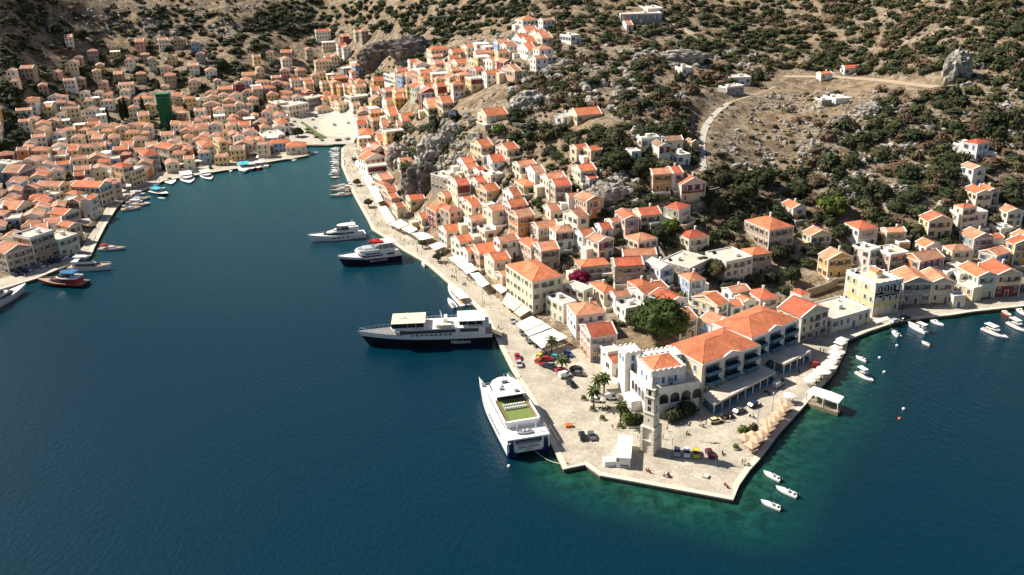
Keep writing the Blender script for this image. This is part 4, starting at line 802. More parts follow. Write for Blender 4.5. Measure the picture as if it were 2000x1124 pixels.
def castle():
    x, y, th, w, d = frame('S4', (600, 825), (335, 612), (1190, 757), 8.2)
    o = thing('crenellated_building', 'large white building with zigzag battlements, arcades and blue shutters behind the clock tower', 'building', (x, y, 1.2), th); claim(x, y, th, w, d)
    inv = Matrix.Rotation(-th, 3, 'Z')
    def loc(tg, N_, L_, R_, H):
        a = frame(tg, N_, L_, R_, H); p = inv @ Vector((a[0]-x, a[1]-y, 0)); return p.x, p.y, a[3], a[4]
    q = MB(); W_ = WALL['white']; q.box(0, 0, -1, w, d, 8.2, 0); q.box(-.1, -.1, 8.2, w+.1, .25, 9.1, 0); q.box(-.1, .25, 8.2, .25, d, 9.1, 0); q.box(w-.25, .25, 8.2, w+.1, d, 9.1, 0); q.box(.25, .25, 8.2, w-.25, d, 8.26, 1)
    ux, uy, uw, ud = loc('S4', (632, 600), (490, 432), (1010, 537), 13.6)
    ux = max(ux, 1); uy = max(uy, 2); q.box(ux, uy, 8.0, ux+uw, uy+ud, 13.6, 0)
    tx, ty, tw, td = loc('S4', (345, 397), (258, 320), (492, 367), 14.5)
    tw = max(tw, 5); td = max(td, 5); q.box(tx, ty, -1, tx+tw, ty+td, 14.5, 0)
    q.box(tx+tw-1, uy+ud-.5, -1, w+.02, uy+ud+5, 12.4, 0)
    q.box(-3.2, d*.35, -1, 0, d*.8, 3.2, 0)
    q.build('wall', [W_, M['terrace']], o)
    r_, rm = roof_mesh('h', uw-1.2, ud-1.2, 13.4, 1.9, 'orange'); r_.v = [(a+ux+.6, b+uy+.6, c) for a, b, c in r_.v]; r_.build('roof', rm, o)
    q = MB()
    for (a0, b0, a1, b1) in ((ux, uy, ux+uw, uy), (ux, uy, ux, uy+ud), (ux+uw, uy, ux+uw, uy+ud), (ux, uy+ud, ux+uw, uy+ud)): merlons(q, a0, b0, a1, b1, 13.55, s=1.7)
    q.build('battlement', [W_], o); q = MB()
    for (a0, b0, a1, b1) in ((tx, ty, tx+tw, ty), (tx, ty, tx, ty+td), (tx+tw, ty, tx+tw, ty+td), (tx, ty+td, tx+tw, ty+td)): merlons(q, a0, b0, a1, b1, 14.45, s=1.3)
    q.build('battlement', [W_], o); q = MB()
    merlons(q, tx+tw, uy+ud+5, w, uy+ud+5, 12.35, s=1.5); merlons(q, w, uy+ud, w, uy+ud+5, 12.35, s=1.5)
    q.build('battlement', [W_], o)
    for i in range(4):
        q = MB(); arch(q, w*(.3+.22*i), 3.6, 2.9, 3.1); q.build('arched_opening', [M['dark']], o)
    for i in range(5):
        q = MB(); arch(q, 0, 3.8, 1.8, 3.0); q.build('arched_opening', [M['dark']], o, loc=(0, d*(.12+.17*i), 0), rz=-math.pi/2)
    for i, a in enumerate((.12, .32, .5, .68)):
        wo = inst('window', WM['blue', 1][0], o, (ux+uw*a+.3, uy, 10.3))
    inst('door', DM['blue'], o, (ux+uw*.58, uy, 8.3))
    for b in (.3, .6): inst('window', WM['blue', 1][0], o, (ux, uy+ud*b, 10.3), -math.pi/2)
    inst('door', DM['blue'], o, (tx+tw*.5, ty, 8.3)); inst('window', WM['blue', 1][0], o, (tx+tw*.5, ty, 12.6))
    for b in (.3, .7): inst('window', WM['blue', 1][0], o, (tx, ty+td*b, 12), -math.pi/2)
castle()
def clock_tower():
    n_ = at(*px('T6', 915, 617), 1.2); l_ = at(*px('T6', 803, 575), 1.2); a = math.atan2(l_.y-n_.y, l_.x-n_.x)-math.pi/2
    o = thing('clock_tower', 'tall tapering limestone clock tower with small pyramid top standing on the quay', 'clock tower', (n_.x, n_.y, 1.2), a)
    B = 5.4; c = B/2; q = MB()
    def sq(h, z0, z1, h2=None, mi=0):
        h2 = h if h2 is None else h2
        q.prism([(c-h, c-h), (c+h, c-h), (c+h, c+h), (c-h, c+h)], z0, z1, mi, [(c-h2, c-h2), (c+h2, c-h2), (c+h2, c+h2), (c-h2, c+h2)])
    sq(2.35, -1, 8.0, 2.1)
    for sx in (-1, 1):
        for sy in (-1, 1):
            for k in range(16): q.box(c+sx*2.3-(.55 if k % 2 else .48), c+sy*2.3-(.55 if k % 2 else .48), k*.5, c+sx*2.3-k*.01*sx+(.55 if k % 2 else .48), c+sy*2.3+(.55 if k % 2 else .48), k*.5+.5 if k < 15 else 7.9)
    for s in ((c-.5, -.1, c+.5, .2),): pass
    q.box(-.15, -.15, 4.0, B+.15, B+.15, 4.25); sq(2.75, 7.9, 8.2); sq(2.1, 8.2, 12.2, 1.95); sq(2.25, 12.2, 12.5); sq(1.92, 12.5, 17.0, 1.85); sq(2.15, 17.0, 17.3); sq(1.75, 17.3, 19.4); sq(1.98, 19.4, 19.65)
    n8 = [(c+1.7*math.cos(math.pi/8+k*math.pi/4), c+1.7*math.sin(math.pi/8+k*math.pi/4)) for k in range(8)]
    q.prism(n8, 19.65, 22.6, 0, [(c+(a_-c)*.06, c+(b_-c)*.06) for a_, b_ in n8]); q.lathe([(.15, 22.6), (.25, 22.8), (.05, 23.3)], 8, 0, (c, c))
    q.build('shaft', [M['tower']], o)
    fy = c-1.87
    for face, rz in (('f', 0), ('l', -math.pi/2), ('r', math.pi/2)):
        P_ = Matrix.Rotation(rz, 3, 'Z')
        def pl(yy): v = P_ @ Vector((0, yy, 0)); return (c+v.x, c+v.y, 0)
        for z0, w_, h_, yy in ((17.6, 1.1, 1.6, -1.76), ):
            q = MB(); arch(q, 0, z0, w_, h_, y=0); q.build('belfry_opening', [M['dark']], o, loc=pl(yy-.03), rz=rz)
        if face != 'f':
            for z0 in (13.0, 15.0):
                q = MB(); arch(q, -.35, z0, .5, 1.4, y=0); arch(q, .35, z0, .5, 1.4, y=0); q.build('arched_window', [M['dark']], o, loc=pl(-1.97), rz=rz)
        else:
            q = MB(); arch(q, 0, 12.9, .6, 1.5, y=0); q.build('arched_window', [M['dark']], o, loc=pl(-1.97), rz=rz)
            q = MB(); ring = [(.95*math.cos(2*math.pi*k/24), .95*math.sin(2*math.pi*k/24)) for k in range(24)]
            q.add([(a_, -.06, b_) for a_, b_ in ring]+[(a_, .1, b_) for a_, b_ in ring], [tuple(range(24))]+[(i, 24+i, 24+(i+1) % 24, (i+1) % 24) for i in range(24)])
            cf = q.build('clock_face', [M['trim']], o, loc=(pl(-1.95)[0], pl(-1.95)[1], 15.8), rz=rz)
            q = MB(); q.bar((0, -.1, 0), (.25, -.1, .4), .04); q.bar((0, -.1, 0), (-.1, -.1, .75), .03)
            for k in range(12): a_ = k*math.pi/6; q.bar((.78*math.sin(a_), -.09, .78*math.cos(a_)), (.9*math.sin(a_), -.09, .9*math.cos(a_)), .03)
            q.build('clock_hands', [M['iron']], cf)
        q = MB(); q.box(-.25, 0, 10, .25, .06, 10.5); q.build('vent_hole', [M['dark']], o, loc=pl(-2.08), rz=rz)
    o.scale = (.76, .76, 1); HOUSES.append((n_.x, n_.y+3, 4))
clock_tower()
def hotel():
    fa_ = frame('S5', (340, 622), (112, 422), (775, 400), 11.5); fb_ = frame('S5', (790, 388), (600, 280), (1165, 190), 11.5)
    for idx, (x, y, th, w, d) in enumerate((fa_, fb_)):
        d = max(d, 16); claim(x, y, th, w, d)
        o = thing('hotel_building', ['yellow and white hotel wing with stacked blue balconies beside the white crenellated building', 'paler hotel wing with blue balconies, farther from the crenellated building'][idx], 'hotel', (x, y, 1.2), th)
        q = MB(); q.box(0, 0, -1, w, d, 11.5, 0); q.box(-.15, -.15, 11.1, w+.15, d+.15, 11.6, 1); 
        for k in (0, .333, .667, 1): q.box(w*k-.35, -.12, 0, w*k+.35, .05, 11.1, 1)
        q.box(-.1, -.1, 3.9, w+.1, d+.1, 4.2, 1)
        q.add([(w*.34, -.1, 11.6), (w*.66, -.1, 11.6), (w*.5, -.1, 12.9), (w*.34, .4, 11.6), (w*.66, .4, 11.6), (w*.5, .4, 12.9)], [(0, 1, 2), (5, 4, 3), (0, 2, 5, 3), (2, 1, 4, 5)], 1)
        q.build('wall', [WALL['cream' if idx == 0 else 'white'], M['trim']], o)
        r_, rm = roof_mesh('h', w-.3, d-.3, 11.6, 2.6, 'orange')
        r_.v = [(a+.15, b+.15, c) for a, b, c in r_.v]
        for i in range(int(w/.9)):   # raised tile ribs on the front slope
            a = .6+i*.9; m = min(w, d)/2; t = min(a, w-a, m)/m
            if t > .1: r_.bar((a, .1, 11.78), (a, .1+d/2*t*(m/(d/2)), 11.78+2.6*t), .07)
        r_.build('roof', rm, o)
        for fl in (4.6, 7.9):
            for k in range(3):
                cx = w*(k+.5)/3; bw = min(5.2, w/3-1.2)
                q = MB(); q.box(-bw/2, -.05, 0, bw/2, .01, 2.5, 0)
                for s in range(5): xx = -bw/2+bw*s/4; q.box(xx-.08, -.12, 0, xx+.08, -.04, 2.5, 1)
                q.box(-bw/2, -.12, 2.4, bw/2, -.04, 2.6, 1); dr = q.build('balcony_door', [M['dark'], M['s_blue']], o, loc=(cx, 0, fl))
                q = MB(); q.box(-bw/2-.1, -1.5, -.2, bw/2+.1, 0, 0, 0); q.box(-bw/2-.1, -1.5, 0, bw/2+.1, -1.42, .95, 0); q.box(-bw/2-.1, -1.42, 0, -bw/2-.03, -.13, .95, 0); q.box(bw/2+.03, -1.42, 0, bw/2+.1, -.13, .95, 0)
                q.build('balcony', [M['balc']], o, loc=(cx, 0, fl))
        for k in range(3):
            for z in (5.6, 9.0): inst('window', WM['blue', 1][0], o, (0, d*(.2+.3*k), z), -math.pi/2)
        for k in range(5): inst('window', WM['blue', 0][0], o, (w*(k+.5)/5, 0, 2.3))
hotel()
def canopy(tg, pts, z, label, panel=True, cm='terrace', name='restaurant_canopy'):
    P_ = [at(*px(tg, *p), z+1.2) for p in pts]; b = P_[0]; o = thing(name, label, 'canopy', (b.x, b.y, 1.2))
    L_ = [Vector((p.x-b.x, p.y-b.y, z)) for p in P_]
    ar = sum(L_[i].x*L_[(i+1) % len(L_)].y-L_[(i+1) % len(L_)].x*L_[i].y for i in range(len(L_)))
    if ar < 0: L_.reverse()
    q = MB(); q.slab([(p.x, p.y, p.z) for p in L_], .25); q.build('canopy_roof', [M[cm]], o)
    for i in range(len(L_)):
        a, c = L_[i], L_[(i+1) % len(L_)]; ln = (c-a).length; k = max(1, int(ln/3.5))
        for j in range(k): p = a.lerp(c, j/k)*1; p = p.lerp(sum(L_, Vector())/len(L_), .02); q = MB(); q.box(p.x-.12, p.y-.12, 0, p.x+.12, p.y+.12, z-.26); q.build('post', [M['trim']], o)
        if panel:
            q = MB(); nrm = Vector((-(c-a).y, (c-a).x, 0)).normalized()*.25; a2, c2 = a+nrm, c+nrm
            q.add([(a2.x, a2.y, .1), (c2.x, c2.y, .1), (c2.x, c2.y, 1.1), (a2.x, a2.y, 1.1)], [(0, 1, 2, 3)], 0); q.add([(a2.x, a2.y, z-.9), (c2.x, c2.y, z-.9), (c2.x, c2.y, z-.27), (a2.x, a2.y, z-.27)], [(0, 1, 2, 3)], 1); q.build('side_panel', [M['bluep'], M['trim']], o)
    return o
canopy('S5', [(338, 893), (442, 985), (1008, 684), (878, 622)], 3.6, 'long beige flat restaurant canopy with blue glazed sides in front of the yellow hotel wing')
canopy('S5', [(915, 532), (1085, 615), (1330, 492), (1150, 398)], 3.8, 'beige flat restaurant canopy with blue sides in front of the paler hotel wing')
canopy('T7', [(548, 392), (652, 432), (688, 388), (588, 357)], 2.9, 'white square canopy on the sea platform, on its quay side', False, 'canvas')
canopy('T7', [(657, 432), (742, 462), (777, 422), (692, 388)], 2.9, 'white square canopy on the sea platform, on its seaward side', False, 'canvas')
pp = [at(*px('T7', *p), 1.0) for p in ((546, 462), (738, 522), (772, 480), (580, 424))]
q = MB(); q.prism([(p.x, p.y) for p in pp], -3, 1.1); tag(q.build('sea_platform', [mat('platform_stone', (.26, .21, .15), .9, .3, 1.2, bump=.5)]), 'stone dining platform standing in the water off the umbrella quay', 'platform')
# plum fronted mansion
mo = house(px('MD', 610, 517), px('MD', 95, 285), px('MD', 1062, 442), 11.6, 'yellow', 'f', 'red', 'white', 'plum', None, 3, 'tall yellow mansion with dark maroon top storey and white parapet by eastern quay', par=1.1, gz=1.4)
q = MB(); q.box(0, 0, 0, 3.2, 3.6, 2.6, 0); q.add([(-.2, -.2, 2.6), (3.4, -.2, 2.6), (1.6, -.2, 3.5), (-.2, 3.8, 2.6), (3.4, 3.8, 2.6), (1.6, 3.8, 3.5)], [(0, 1, 2), (5, 4, 3), (0, 2, 5, 3), (2, 1, 4, 5), (0, 3, 4, 1)], 1)
q.build('penthouse', [WALL['yellow'], ROOF['orange']], mo, loc=(5.5, 6.5, 12.0))
q = MB()
for i in range(5):
    for j in range(4):
        if i in (0, 4) or j in (0, 3): q.box(i*2.9-.05, j*4.6-.05, 11.6, i*2.9+.65, j*4.6+.6, 13.7)
q.build('parapet_posts', [M['trim']], mo)
# green netted tower
n_ = at(*px('R1', 1312, 1010), 6); gz = zt(n_.x, n_.y)
gp = ground(326, 252); x0, y0 = gp.x-4, gp.y
o = thing('scaffolded_tower', 'tall square tower wrapped in dark green scaffold netting among cypresses in the far town', 'tower', (x0, y0, gp.z), math.radians(12)); q = MB()
q.box(0, 0, -2, 8.5, 8.5, 24.5); q.build('netting', [M['net']], o); q = MB(); q.box(-.25, -.25, 22, 8.75, 8.75, 22.5); q.box(-.2, -.2, 24.5, 8.7, 8.7, 24.9)
for k in range(7):
    for s in (0, 8.5): q.box(s-.12, -.15, k*3.4, s+.12, 8.65, k*3.4+.12)
q.build('scaffold_frame', [mat('green_scaffold', (.05, .20, .12), .7, .2, 1)], o); HOUSES.append((x0+4, y0+4, 5))
# white cabin on the quay
x, y, th, w, d = frame('T6', (575, 622), (588, 422), (708, 632), 3.1)
def cabin():
    n_ = at(*px('T6', 578, 625), 4.3); r_ = at(*px('T6', 708, 634), 4.3); l_ = at(*px('T6', 590, 422), 4.3); th = math.atan2(r_.y-n_.y, r_.x-n_.x); w = (r_-n_).length; d = (l_-n_).length
    o = thing('quay_cabin', 'long white ribbed-roof cabin standing on the quay left of the clock tower', 'cabin', (n_.x, n_.y, 1.2), th); q = MB(); q.box(0, 0, 0, w, d, 3.0); q.build('wall', [M['whitep']], o)
    q = MB(); q.box(-.15, -.2, 3.0, w+.15, d+.2, 3.15)
    for k in range(int(w/.5)): q.box(k*.5+.1, -.2, 3.15, k*.5+.2, d+.2, 3.21)
    q.build('roof', [M['white']], o); q = MB(); q.box(w*.3, -.05, .3, w*.9, 0, 1.0); q.build('grille', [M['greynet']], o)
    q = MB(); q.box(.1, -.06, 1.9, .8, 0, 2.5); q.build('red_sign', [M['redp']], o)
cabin()
# awnings along the quays: [front-left, front-right, back-right, back-left] on the picture; fronts lower than backs
AW = [('R6', (645, 268), (735, 430), (778, 415), (690, 245), 'canvas'), ('R6', (742, 452), (800, 553), (852, 535), (792, 445), 'canvas'), ('R6', (812, 555), (872, 588), (932, 560), (880, 525), 'canvas'), ('R6', (885, 585), (938, 617), (987, 592), (945, 560), 'canvas'),
      ('R6', (943, 612), (1003, 657), (1087, 637), (1020, 605), 'canvas'), ('R6', (1052, 685), (1095, 718), (1165, 692), (1112, 665), 'canvas'), ('R6', (1172, 762), (1285, 862), (1357, 832), (1238, 745), 'canvas'), ('R6', (1303, 858), (1375, 947), (1425, 925), (1358, 850), 'canvas'), ('R6', (1440, 930), (1495, 985), (1532, 962), (1487, 922), 'canvas'),
      ('M', (0, 850), (332, 1120), (540, 990), (100, 668), 'cream_canvas'), ('S3', (240, 472), (370, 600), (600, 510), (402, 395), 'canvas'), ('S3', (372, 608), (500, 728), (760, 615), (610, 520), 'canvas'), ('S4', (35, 690), (98, 745), (262, 705), (215, 652), 'canvas'),
      ('Q4', (205, 640), (375, 622), (380, 585), (215, 595), 'canvas'), ('Q4', (535, 505), (610, 445), (560, 430), (470, 480), 'terrace'), ('Q4', (225, 722), (318, 672), (240, 650), (160, 695), 'terrace'), ('Q4', (905, 372), (1070, 335), (1050, 295), (865, 325), 'canvas'), ('Q4', (1080, 333), (1335, 290), (1320, 270), (1075, 305), 'canvas'), ('Q4', (800, 350), (880, 372), (860, 310), (760, 290), 'canvas'),
      ('Q5', (350, 628), (527, 613), (520, 580), (345, 592), 'canvas'), ('Q5', (545, 632), (800, 600), (790, 565), (530, 585), 'canvas'), ('Q5', (165, 668), (290, 640), (270, 615), (150, 635), 'terrace'), ('Q5', (790, 490), (980, 462), (960, 430), (770, 465), 'terrace'), ('R5', (480, 565), (560, 545), (545, 520), (465, 530), 'terrace'), ('R5', (395, 722), (520, 612), (480, 592), (370, 695), 'terrace'),
      ('T8', (395, 675), (492, 645), (468, 626), (362, 652), 'canvas'), ('Q5', (1825, 770), (1905, 810), (1900, 690), (1860, 650), 'canvas'), ('R6', (625, 195), (640, 218), (668, 208), (650, 175), 'cyan')]
for i, (tg, *c, cm) in enumerate(AW):
    f0, f1 = at(*px(tg, *c[0]), 3.9), at(*px(tg, *c[1]), 3.9); b1, b0 = at(*px(tg, *c[2]), 4.5), at(*px(tg, *c[3]), 4.5)
    o = thing('awning', None, 'awning', (f0.x, f0.y, 1.2), group='cafe awnings along the quays'); v = [p-Vector((f0.x, f0.y, 1.2)) for p in (f0, f1, b1, b0)]
    if (v[1]-v[0]).cross(v[3]-v[0]).z < 0: v = [v[1], v[0], v[3], v[2]]
    q = MB(); k = max(1, int((v[1]-v[0]).length/4))
    for j in range(k):
        a, b_ = v[0].lerp(v[1], (j+.02)/k), v[0].lerp(v[1], (j+.98)/k); c_, d_ = v[3].lerp(v[2], (j+.98)/k), v[3].lerp(v[2], (j+.02)/k)
        up = Vector((0, 0, .25*(j % 2)+.05)); q.slab([a+up, b_+up, c_+up, d_+up], .08)
        q.slab([a+up, d_+up, d_+up-Vector((0, 0, .01)), a+up-Vector((0, 0, .3))], .01)
    q.build('canvas', [M[cm]], o)
    for j in range(k+1): p = v[0].lerp(v[1], j/k); q = MB(); q.bar((p.x, p.y, 0), (p.x, p.y, p.z-.05), .05); q.build('post', [M['trim']], o)
    ic = px(tg, *c[0]); n = {'canvas': 'white', 'terrace': 'beige', 'cream_canvas': 'cream', 'cyan': 'turquoise'}[cm]
    want(o, f'{n} cafe awning on thin posts, {where(*ic)}', *ic)
# ---------------------------------------------------------------- vegetation and rocks
LEAF = {k: mat('leaves_'+k, c, .8, 0, .6, col2=c2, rnd=.18, spec=.15) for k, (c, c2) in dict(
    dark=((.022, .032, .014), (.055, .065, .028)), olive=((.045, .05, .022), (.10, .095, .045)), bright=((.05, .085, .015), (.12, .155, .03)), brown=((.10, .065, .04), (.19, .13, .085)),
    pine=((.016, .032, .009), (.060, .085, .018)), magenta=((.13, .008, .035), (.28, .02, .07)), palm=((.04, .06, .015), (.10, .12, .035)), cypress=((.010, .018, .010), (.03, .04, .018))).items()}
def ico(sub):
    b = bmesh.new(); bmesh.ops.create_icosphere(b, subdivisions=sub, radius=1); v = [tuple(x.co) for x in b.verts]; f = [tuple(q_.index for q_ in x.verts) for x in b.faces]; b.free(); return v, f
ICO = {k: ico(k) for k in (1, 2, 3, 4)}
def crown(q, rnd, c, r, nl, ls, core=2, seed=0, mi=0, cm=None, flat=.75):
    """one irregular leafy mass: lumpy inner core with leaf clumps standing proud of it"""
    vs_, fs_ = ICO[core]; sx, sy = rnd.uniform(.8, 1.15), rnd.uniform(.8, 1.15); off = Vector((rnd.uniform(0, 50),)*3)
    def R_(v): return 1+.38*noise.noise(Vector(v)*1.7+off)+.16*noise.noise(Vector(v)*4+off)
    q.add([(c[0]+v[0]*r*sx*R_(v)*.82, c[1]+v[1]*r*sy*R_(v)*.82, c[2]+v[2]*r*flat*R_(v)*.82) for v in vs_], fs_, mi if cm is None else cm)
    for _ in range(nl):
        z = rnd.uniform(-.55, 1); a = rnd.uniform(0, 6.283); s = math.sqrt(max(0, 1-z*z)); v = Vector((s*math.cos(a), s*math.sin(a), z)); k = R_(v)*rnd.uniform(.78, 1.12)
        p = Vector((c[0]+v.x*r*sx*k, c[1]+v.y*r*sy*k, c[2]+v.z*r*flat*k))
        n = (v+Vector((rnd.uniform(-.8, .8), rnd.uniform(-.8, .8), rnd.uniform(-.3, .9)))).normalized(); u = n.orthogonal().normalized(); w = n.cross(u); l = ls*rnd.uniform(.6, 1.4); an = rnd.uniform(0, 6.28); u, w = u*math.cos(an)+w*math.sin(an), w*math.cos(an)-u*math.sin(an)
        q.add([p-u*l, p-w*l*.55+n*l*.25, p+u*l, p+w*l*.55-n*l*.1], [(0, 1, 2, 3)], mi)
rv = random.Random(5)
BV = {}
for kd in ('dark', 'olive', 'brown', 'bright'):
    for v in range(3):
        q = MB(); crown(q, rv, (0, 0, .45), 1, 110, .17, 2)
        for _ in range(2): a = rv.uniform(0, 6.28); crown(q, rv, (.6*math.cos(a), .6*math.sin(a), .3), .62, 45, .15, 1)
        BV[kd, v] = q.mesh('bush', [LEAF[kd]])
LOWB = {}
for v in range(5):
    q = MB(); crown(q, rv, (0, 0, .4), 1, 34, .24, 1); crown(q, rv, (rv.uniform(-.6, .6), rv.uniform(-.6, .6), .3), .6, 16, .2, 1); LOWB[v] = (np.array(q.v), q.f)
# image regions of scrub: polygon, number of bushes, radius range, kinds
VEG = [([(1010, 0), (2000, 0), (2000, 110), (1880, 120), (1860, 150), (1520, 135), (1450, 120), (1080, 75), (1010, 30)], 1800, (1.2, 3.3), 'dddoob'),
       ([(560, 0), (1020, 0), (1010, 60), (900, 80), (760, 62), (560, 70), (480, 40)], 650, (1.6, 3.4), 'ddddo'),
       ([(480, 30), (640, 30), (640, 80), (560, 100), (470, 120), (430, 90)], 120, (2, 4), 'dddo'),
       ([(40, 0), (560, 0), (470, 60), (300, 60), (60, 120)], 200, (1.2, 3.2), 'ddoob'), ([(280, 15), (420, 20), (430, 70), (300, 70)], 55, (2, 4), 'dd'),
       ([(0, 165), (45, 175), (60, 270), (0, 300)], 90, (2.5, 4.5), 'd'), ([(0, 0), (110, 0), (60, 100), (0, 150)], 160, (1.5, 3), 'ddo'),
       ([(1080, 75), (1450, 110), (1530, 140), (1480, 190), (1400, 200), (1330, 270), (1180, 215), (1090, 215), (1000, 235), (980, 180), (1040, 120)], 560, (1.1, 3.6), 'ddoobb'),
       ([(1000, 235), (1100, 255), (1240, 245), (1340, 255), (1360, 330), (1200, 330), (1100, 320), (1000, 275)], 170, (1.6, 3.6), 'dddoo'),
       ([(1860, 120), (2000, 110), (2000, 470), (1850, 400), (1700, 330), (1560, 330), (1640, 240), (1720, 190), (1700, 165), (1840, 165)], 640, (1.3, 3.6), 'ddoob'),
       ([(1420, 190), (1640, 170), (1660, 240), (1560, 330), (1400, 330), (1385, 260)], 60, (.9, 2.2), 'ob'), ([(1380, 330), (1620, 330), (1880, 420), (1850, 470), (1600, 400), (1560, 440), (1420, 430), (1380, 390)], 220, (1.6, 3.4), 'dddob'),
       ([(1400, 400), (1900, 440), (1990, 520), (1900, 560), (1800, 560), (1560, 520), (1540, 620), (1480, 640), (1380, 560), (1300, 600), (1380, 450)], 150, (1.5, 3.2), 'ddodb'),
       ([(820, 250), (920, 220), (1000, 275), (1180, 330), (1400, 340), (1380, 450), (1200, 480), (1000, 430), (900, 330), (850, 400)], 330, (1.2, 2.8), 'dddobo'),
       ([(900, 440), (1380, 460), (1380, 620), (1200, 640), (1060, 560), (950, 500)], 140, (1, 2.2), 'ddob'), ([(745, 250), (880, 190), (880, 330), (770, 330)], 130, (1.6, 3.2), 'ddo'), ([(690, 100), (880, 60), (870, 110), (760, 140)], 60, (1.6, 3.4), 'd'),
       ([(0, 150), (1000, 100), (880, 190), (560, 200), (500, 300), (250, 360), (100, 470), (0, 480)], 800, (1.2, 3.4), 'dddo'), ([(0, 100), (60, 120), (250, 60), (470, 60), (480, 170), (250, 185), (0, 200)], 330, (1.2, 3.6), 'ddoob'), ([(0, 420), (60, 430), (60, 500), (0, 540)], 22, (2, 3.2), 'd'), ([(1690, 420), (1790, 440), (1860, 560), (1760, 500)], 45, (1.6, 3), 'dob')]
# open ground kept free of bushes
OPEN = [[(1510, 140), (1880, 145), (1830, 180), (1500, 172)], [(1355, 180), (1500, 175), (1385, 330), (1355, 330)], [(545, 215), (600, 195), (700, 210), (700, 285), (560, 290)]]
KN = dict(d='dark', o='olive', b='brown')
bl = []
for pg, n, (r0, r1), kd in VEG:
    xs, ys = [p[0] for p in pg], [p[1] for p in pg]; k = 0; tries = 0; big_ = 1.0 if pg[0] in ((900, 440), (0, 150), (820, 250)) else 1.32; n = int(n*(1 if big_ == 1 else .78))
    while k < n and tries < n*12:
        tries += 1; x, y = rv.uniform(min(xs), max(xs)), rv.uniform(min(ys), max(ys))
        if not inpoly(x, y, pg) or any(inpoly(x, y, h) for h in OPEN): continue
        if noise.noise(Vector((x*.03, y*.06, 2))) < -.22 and rv.random() < .85: continue
        p = ground(x, y); r = big_*rv.uniform(r0, r1)*(.7 if rv.random() < .4 else 1)
        if any((hx-p.x)**2+(hy-p.y)**2 < (hr*.85+r*.4)**2 for hx, hy, hr in HOUSES): continue
        if p.z < 1.5: continue
        k += 1; bl.append((r/(p-Vector((0, 0, HC))).length, x, y, p, r, KN[rv.choice(kd)]))
for x, y, p, r in TT: bl.append((r/(p-Vector((0, 0, HC))).length, x, y, p, r, rv.choice(['dark', 'dark', 'olive'])))
for x, y in [(596, 225), (608, 220), (622, 217), (640, 214), (660, 214), (680, 217), (697, 224), (600, 255), (608, 262), (618, 270), (630, 276), (660, 276), (680, 274), (612, 236), (618, 230), (700, 232), (706, 240), (560, 262), (575, 240)]:
    p = ground(x, y); r = rv.uniform(1.3, 2.6); bl.append((r/600, x, y, p, r, rv.choice(['dark', 'olive'])))
for i in range(4200):
    x, y = rv.uniform(0, 2000), rv.uniform(0, 460)
    if y > 130+.0*x and not (x > 820 and y < 460): continue
    if inpoly(x, y, OPEN[0]) or inpoly(x, y, OPEN[2]): continue
    p = ground(x, y)
    if p.z < 8 or any((hx-p.x)**2+(hy-p.y)**2 < (hr+.5)**2 for hx, hy, hr in HOUSES): continue
    r = rv.uniform(.35, 1.0); bl.append((r/1e4, x, y, p, r, rv.choice(['brown', 'brown', 'olive', 'dark'])))
bl.sort(key=lambda t: -t[0])
REG = lambda x, y: where(x, y)
for s, x, y, p, r, kd in bl[:300]:
    o = inst('bush', BV[kd, rv.randrange(3)], None, (p.x, p.y, p.z-.15*r), rv.uniform(0, 6.28)); o.scale = (r*rv.uniform(.85, 1.2), r*rv.uniform(.85, 1.2), r*rv.uniform(.75, 1.05))
    tag(o, None, 'bush', 'wild bushes on the slopes'); cn = {'dark': 'dark green', 'olive': 'olive green', 'brown': 'dry brown'}[kd]; want(o, f'{"big " if r > 2.6 else "small " if r < 1.9 else ""}round {cn} bush {where(x, y)}', x, y)
V_, F_, M_ = [], [], []; nb = 0; kmi = dict(dark=0, olive=1, brown=2, bright=3)
for s, x, y, p, r, kd in bl[300:]:
    v, f = LOWB[rv.randrange(5)]; a = rv.uniform(0, 6.28); c, s_ = math.cos(a), math.sin(a)
    w = np.stack([(v[:, 0]*c-v[:, 1]*s_)*r*rv.uniform(.85, 1.2)+p.x, (v[:, 0]*s_+v[:, 1]*c)*r+p.y, v[:, 2]*r*rv.uniform(.7, 1.05)+p.z-.1*r], 1)
    V_.append(w); F_ += [tuple(i+nb for i in t) for t in f]; M_ += [kmi[kd]]*len(f); nb += len(v)
me = bpy.data.meshes.new('scrub'); me.from_pydata(np.concatenate(V_).tolist(), [], F_)
for k in ('dark', 'olive', 'brown'): me.materials.append(LEAF[k])
me.polygons.foreach_set('material_index', M_); tag(inst('hillside_scrub', me), 'dense dark evergreen scrub covering the upper hillsides', 'scrub', kind='stuff')
print('bushes', len(bl), 'faces', len(F_))
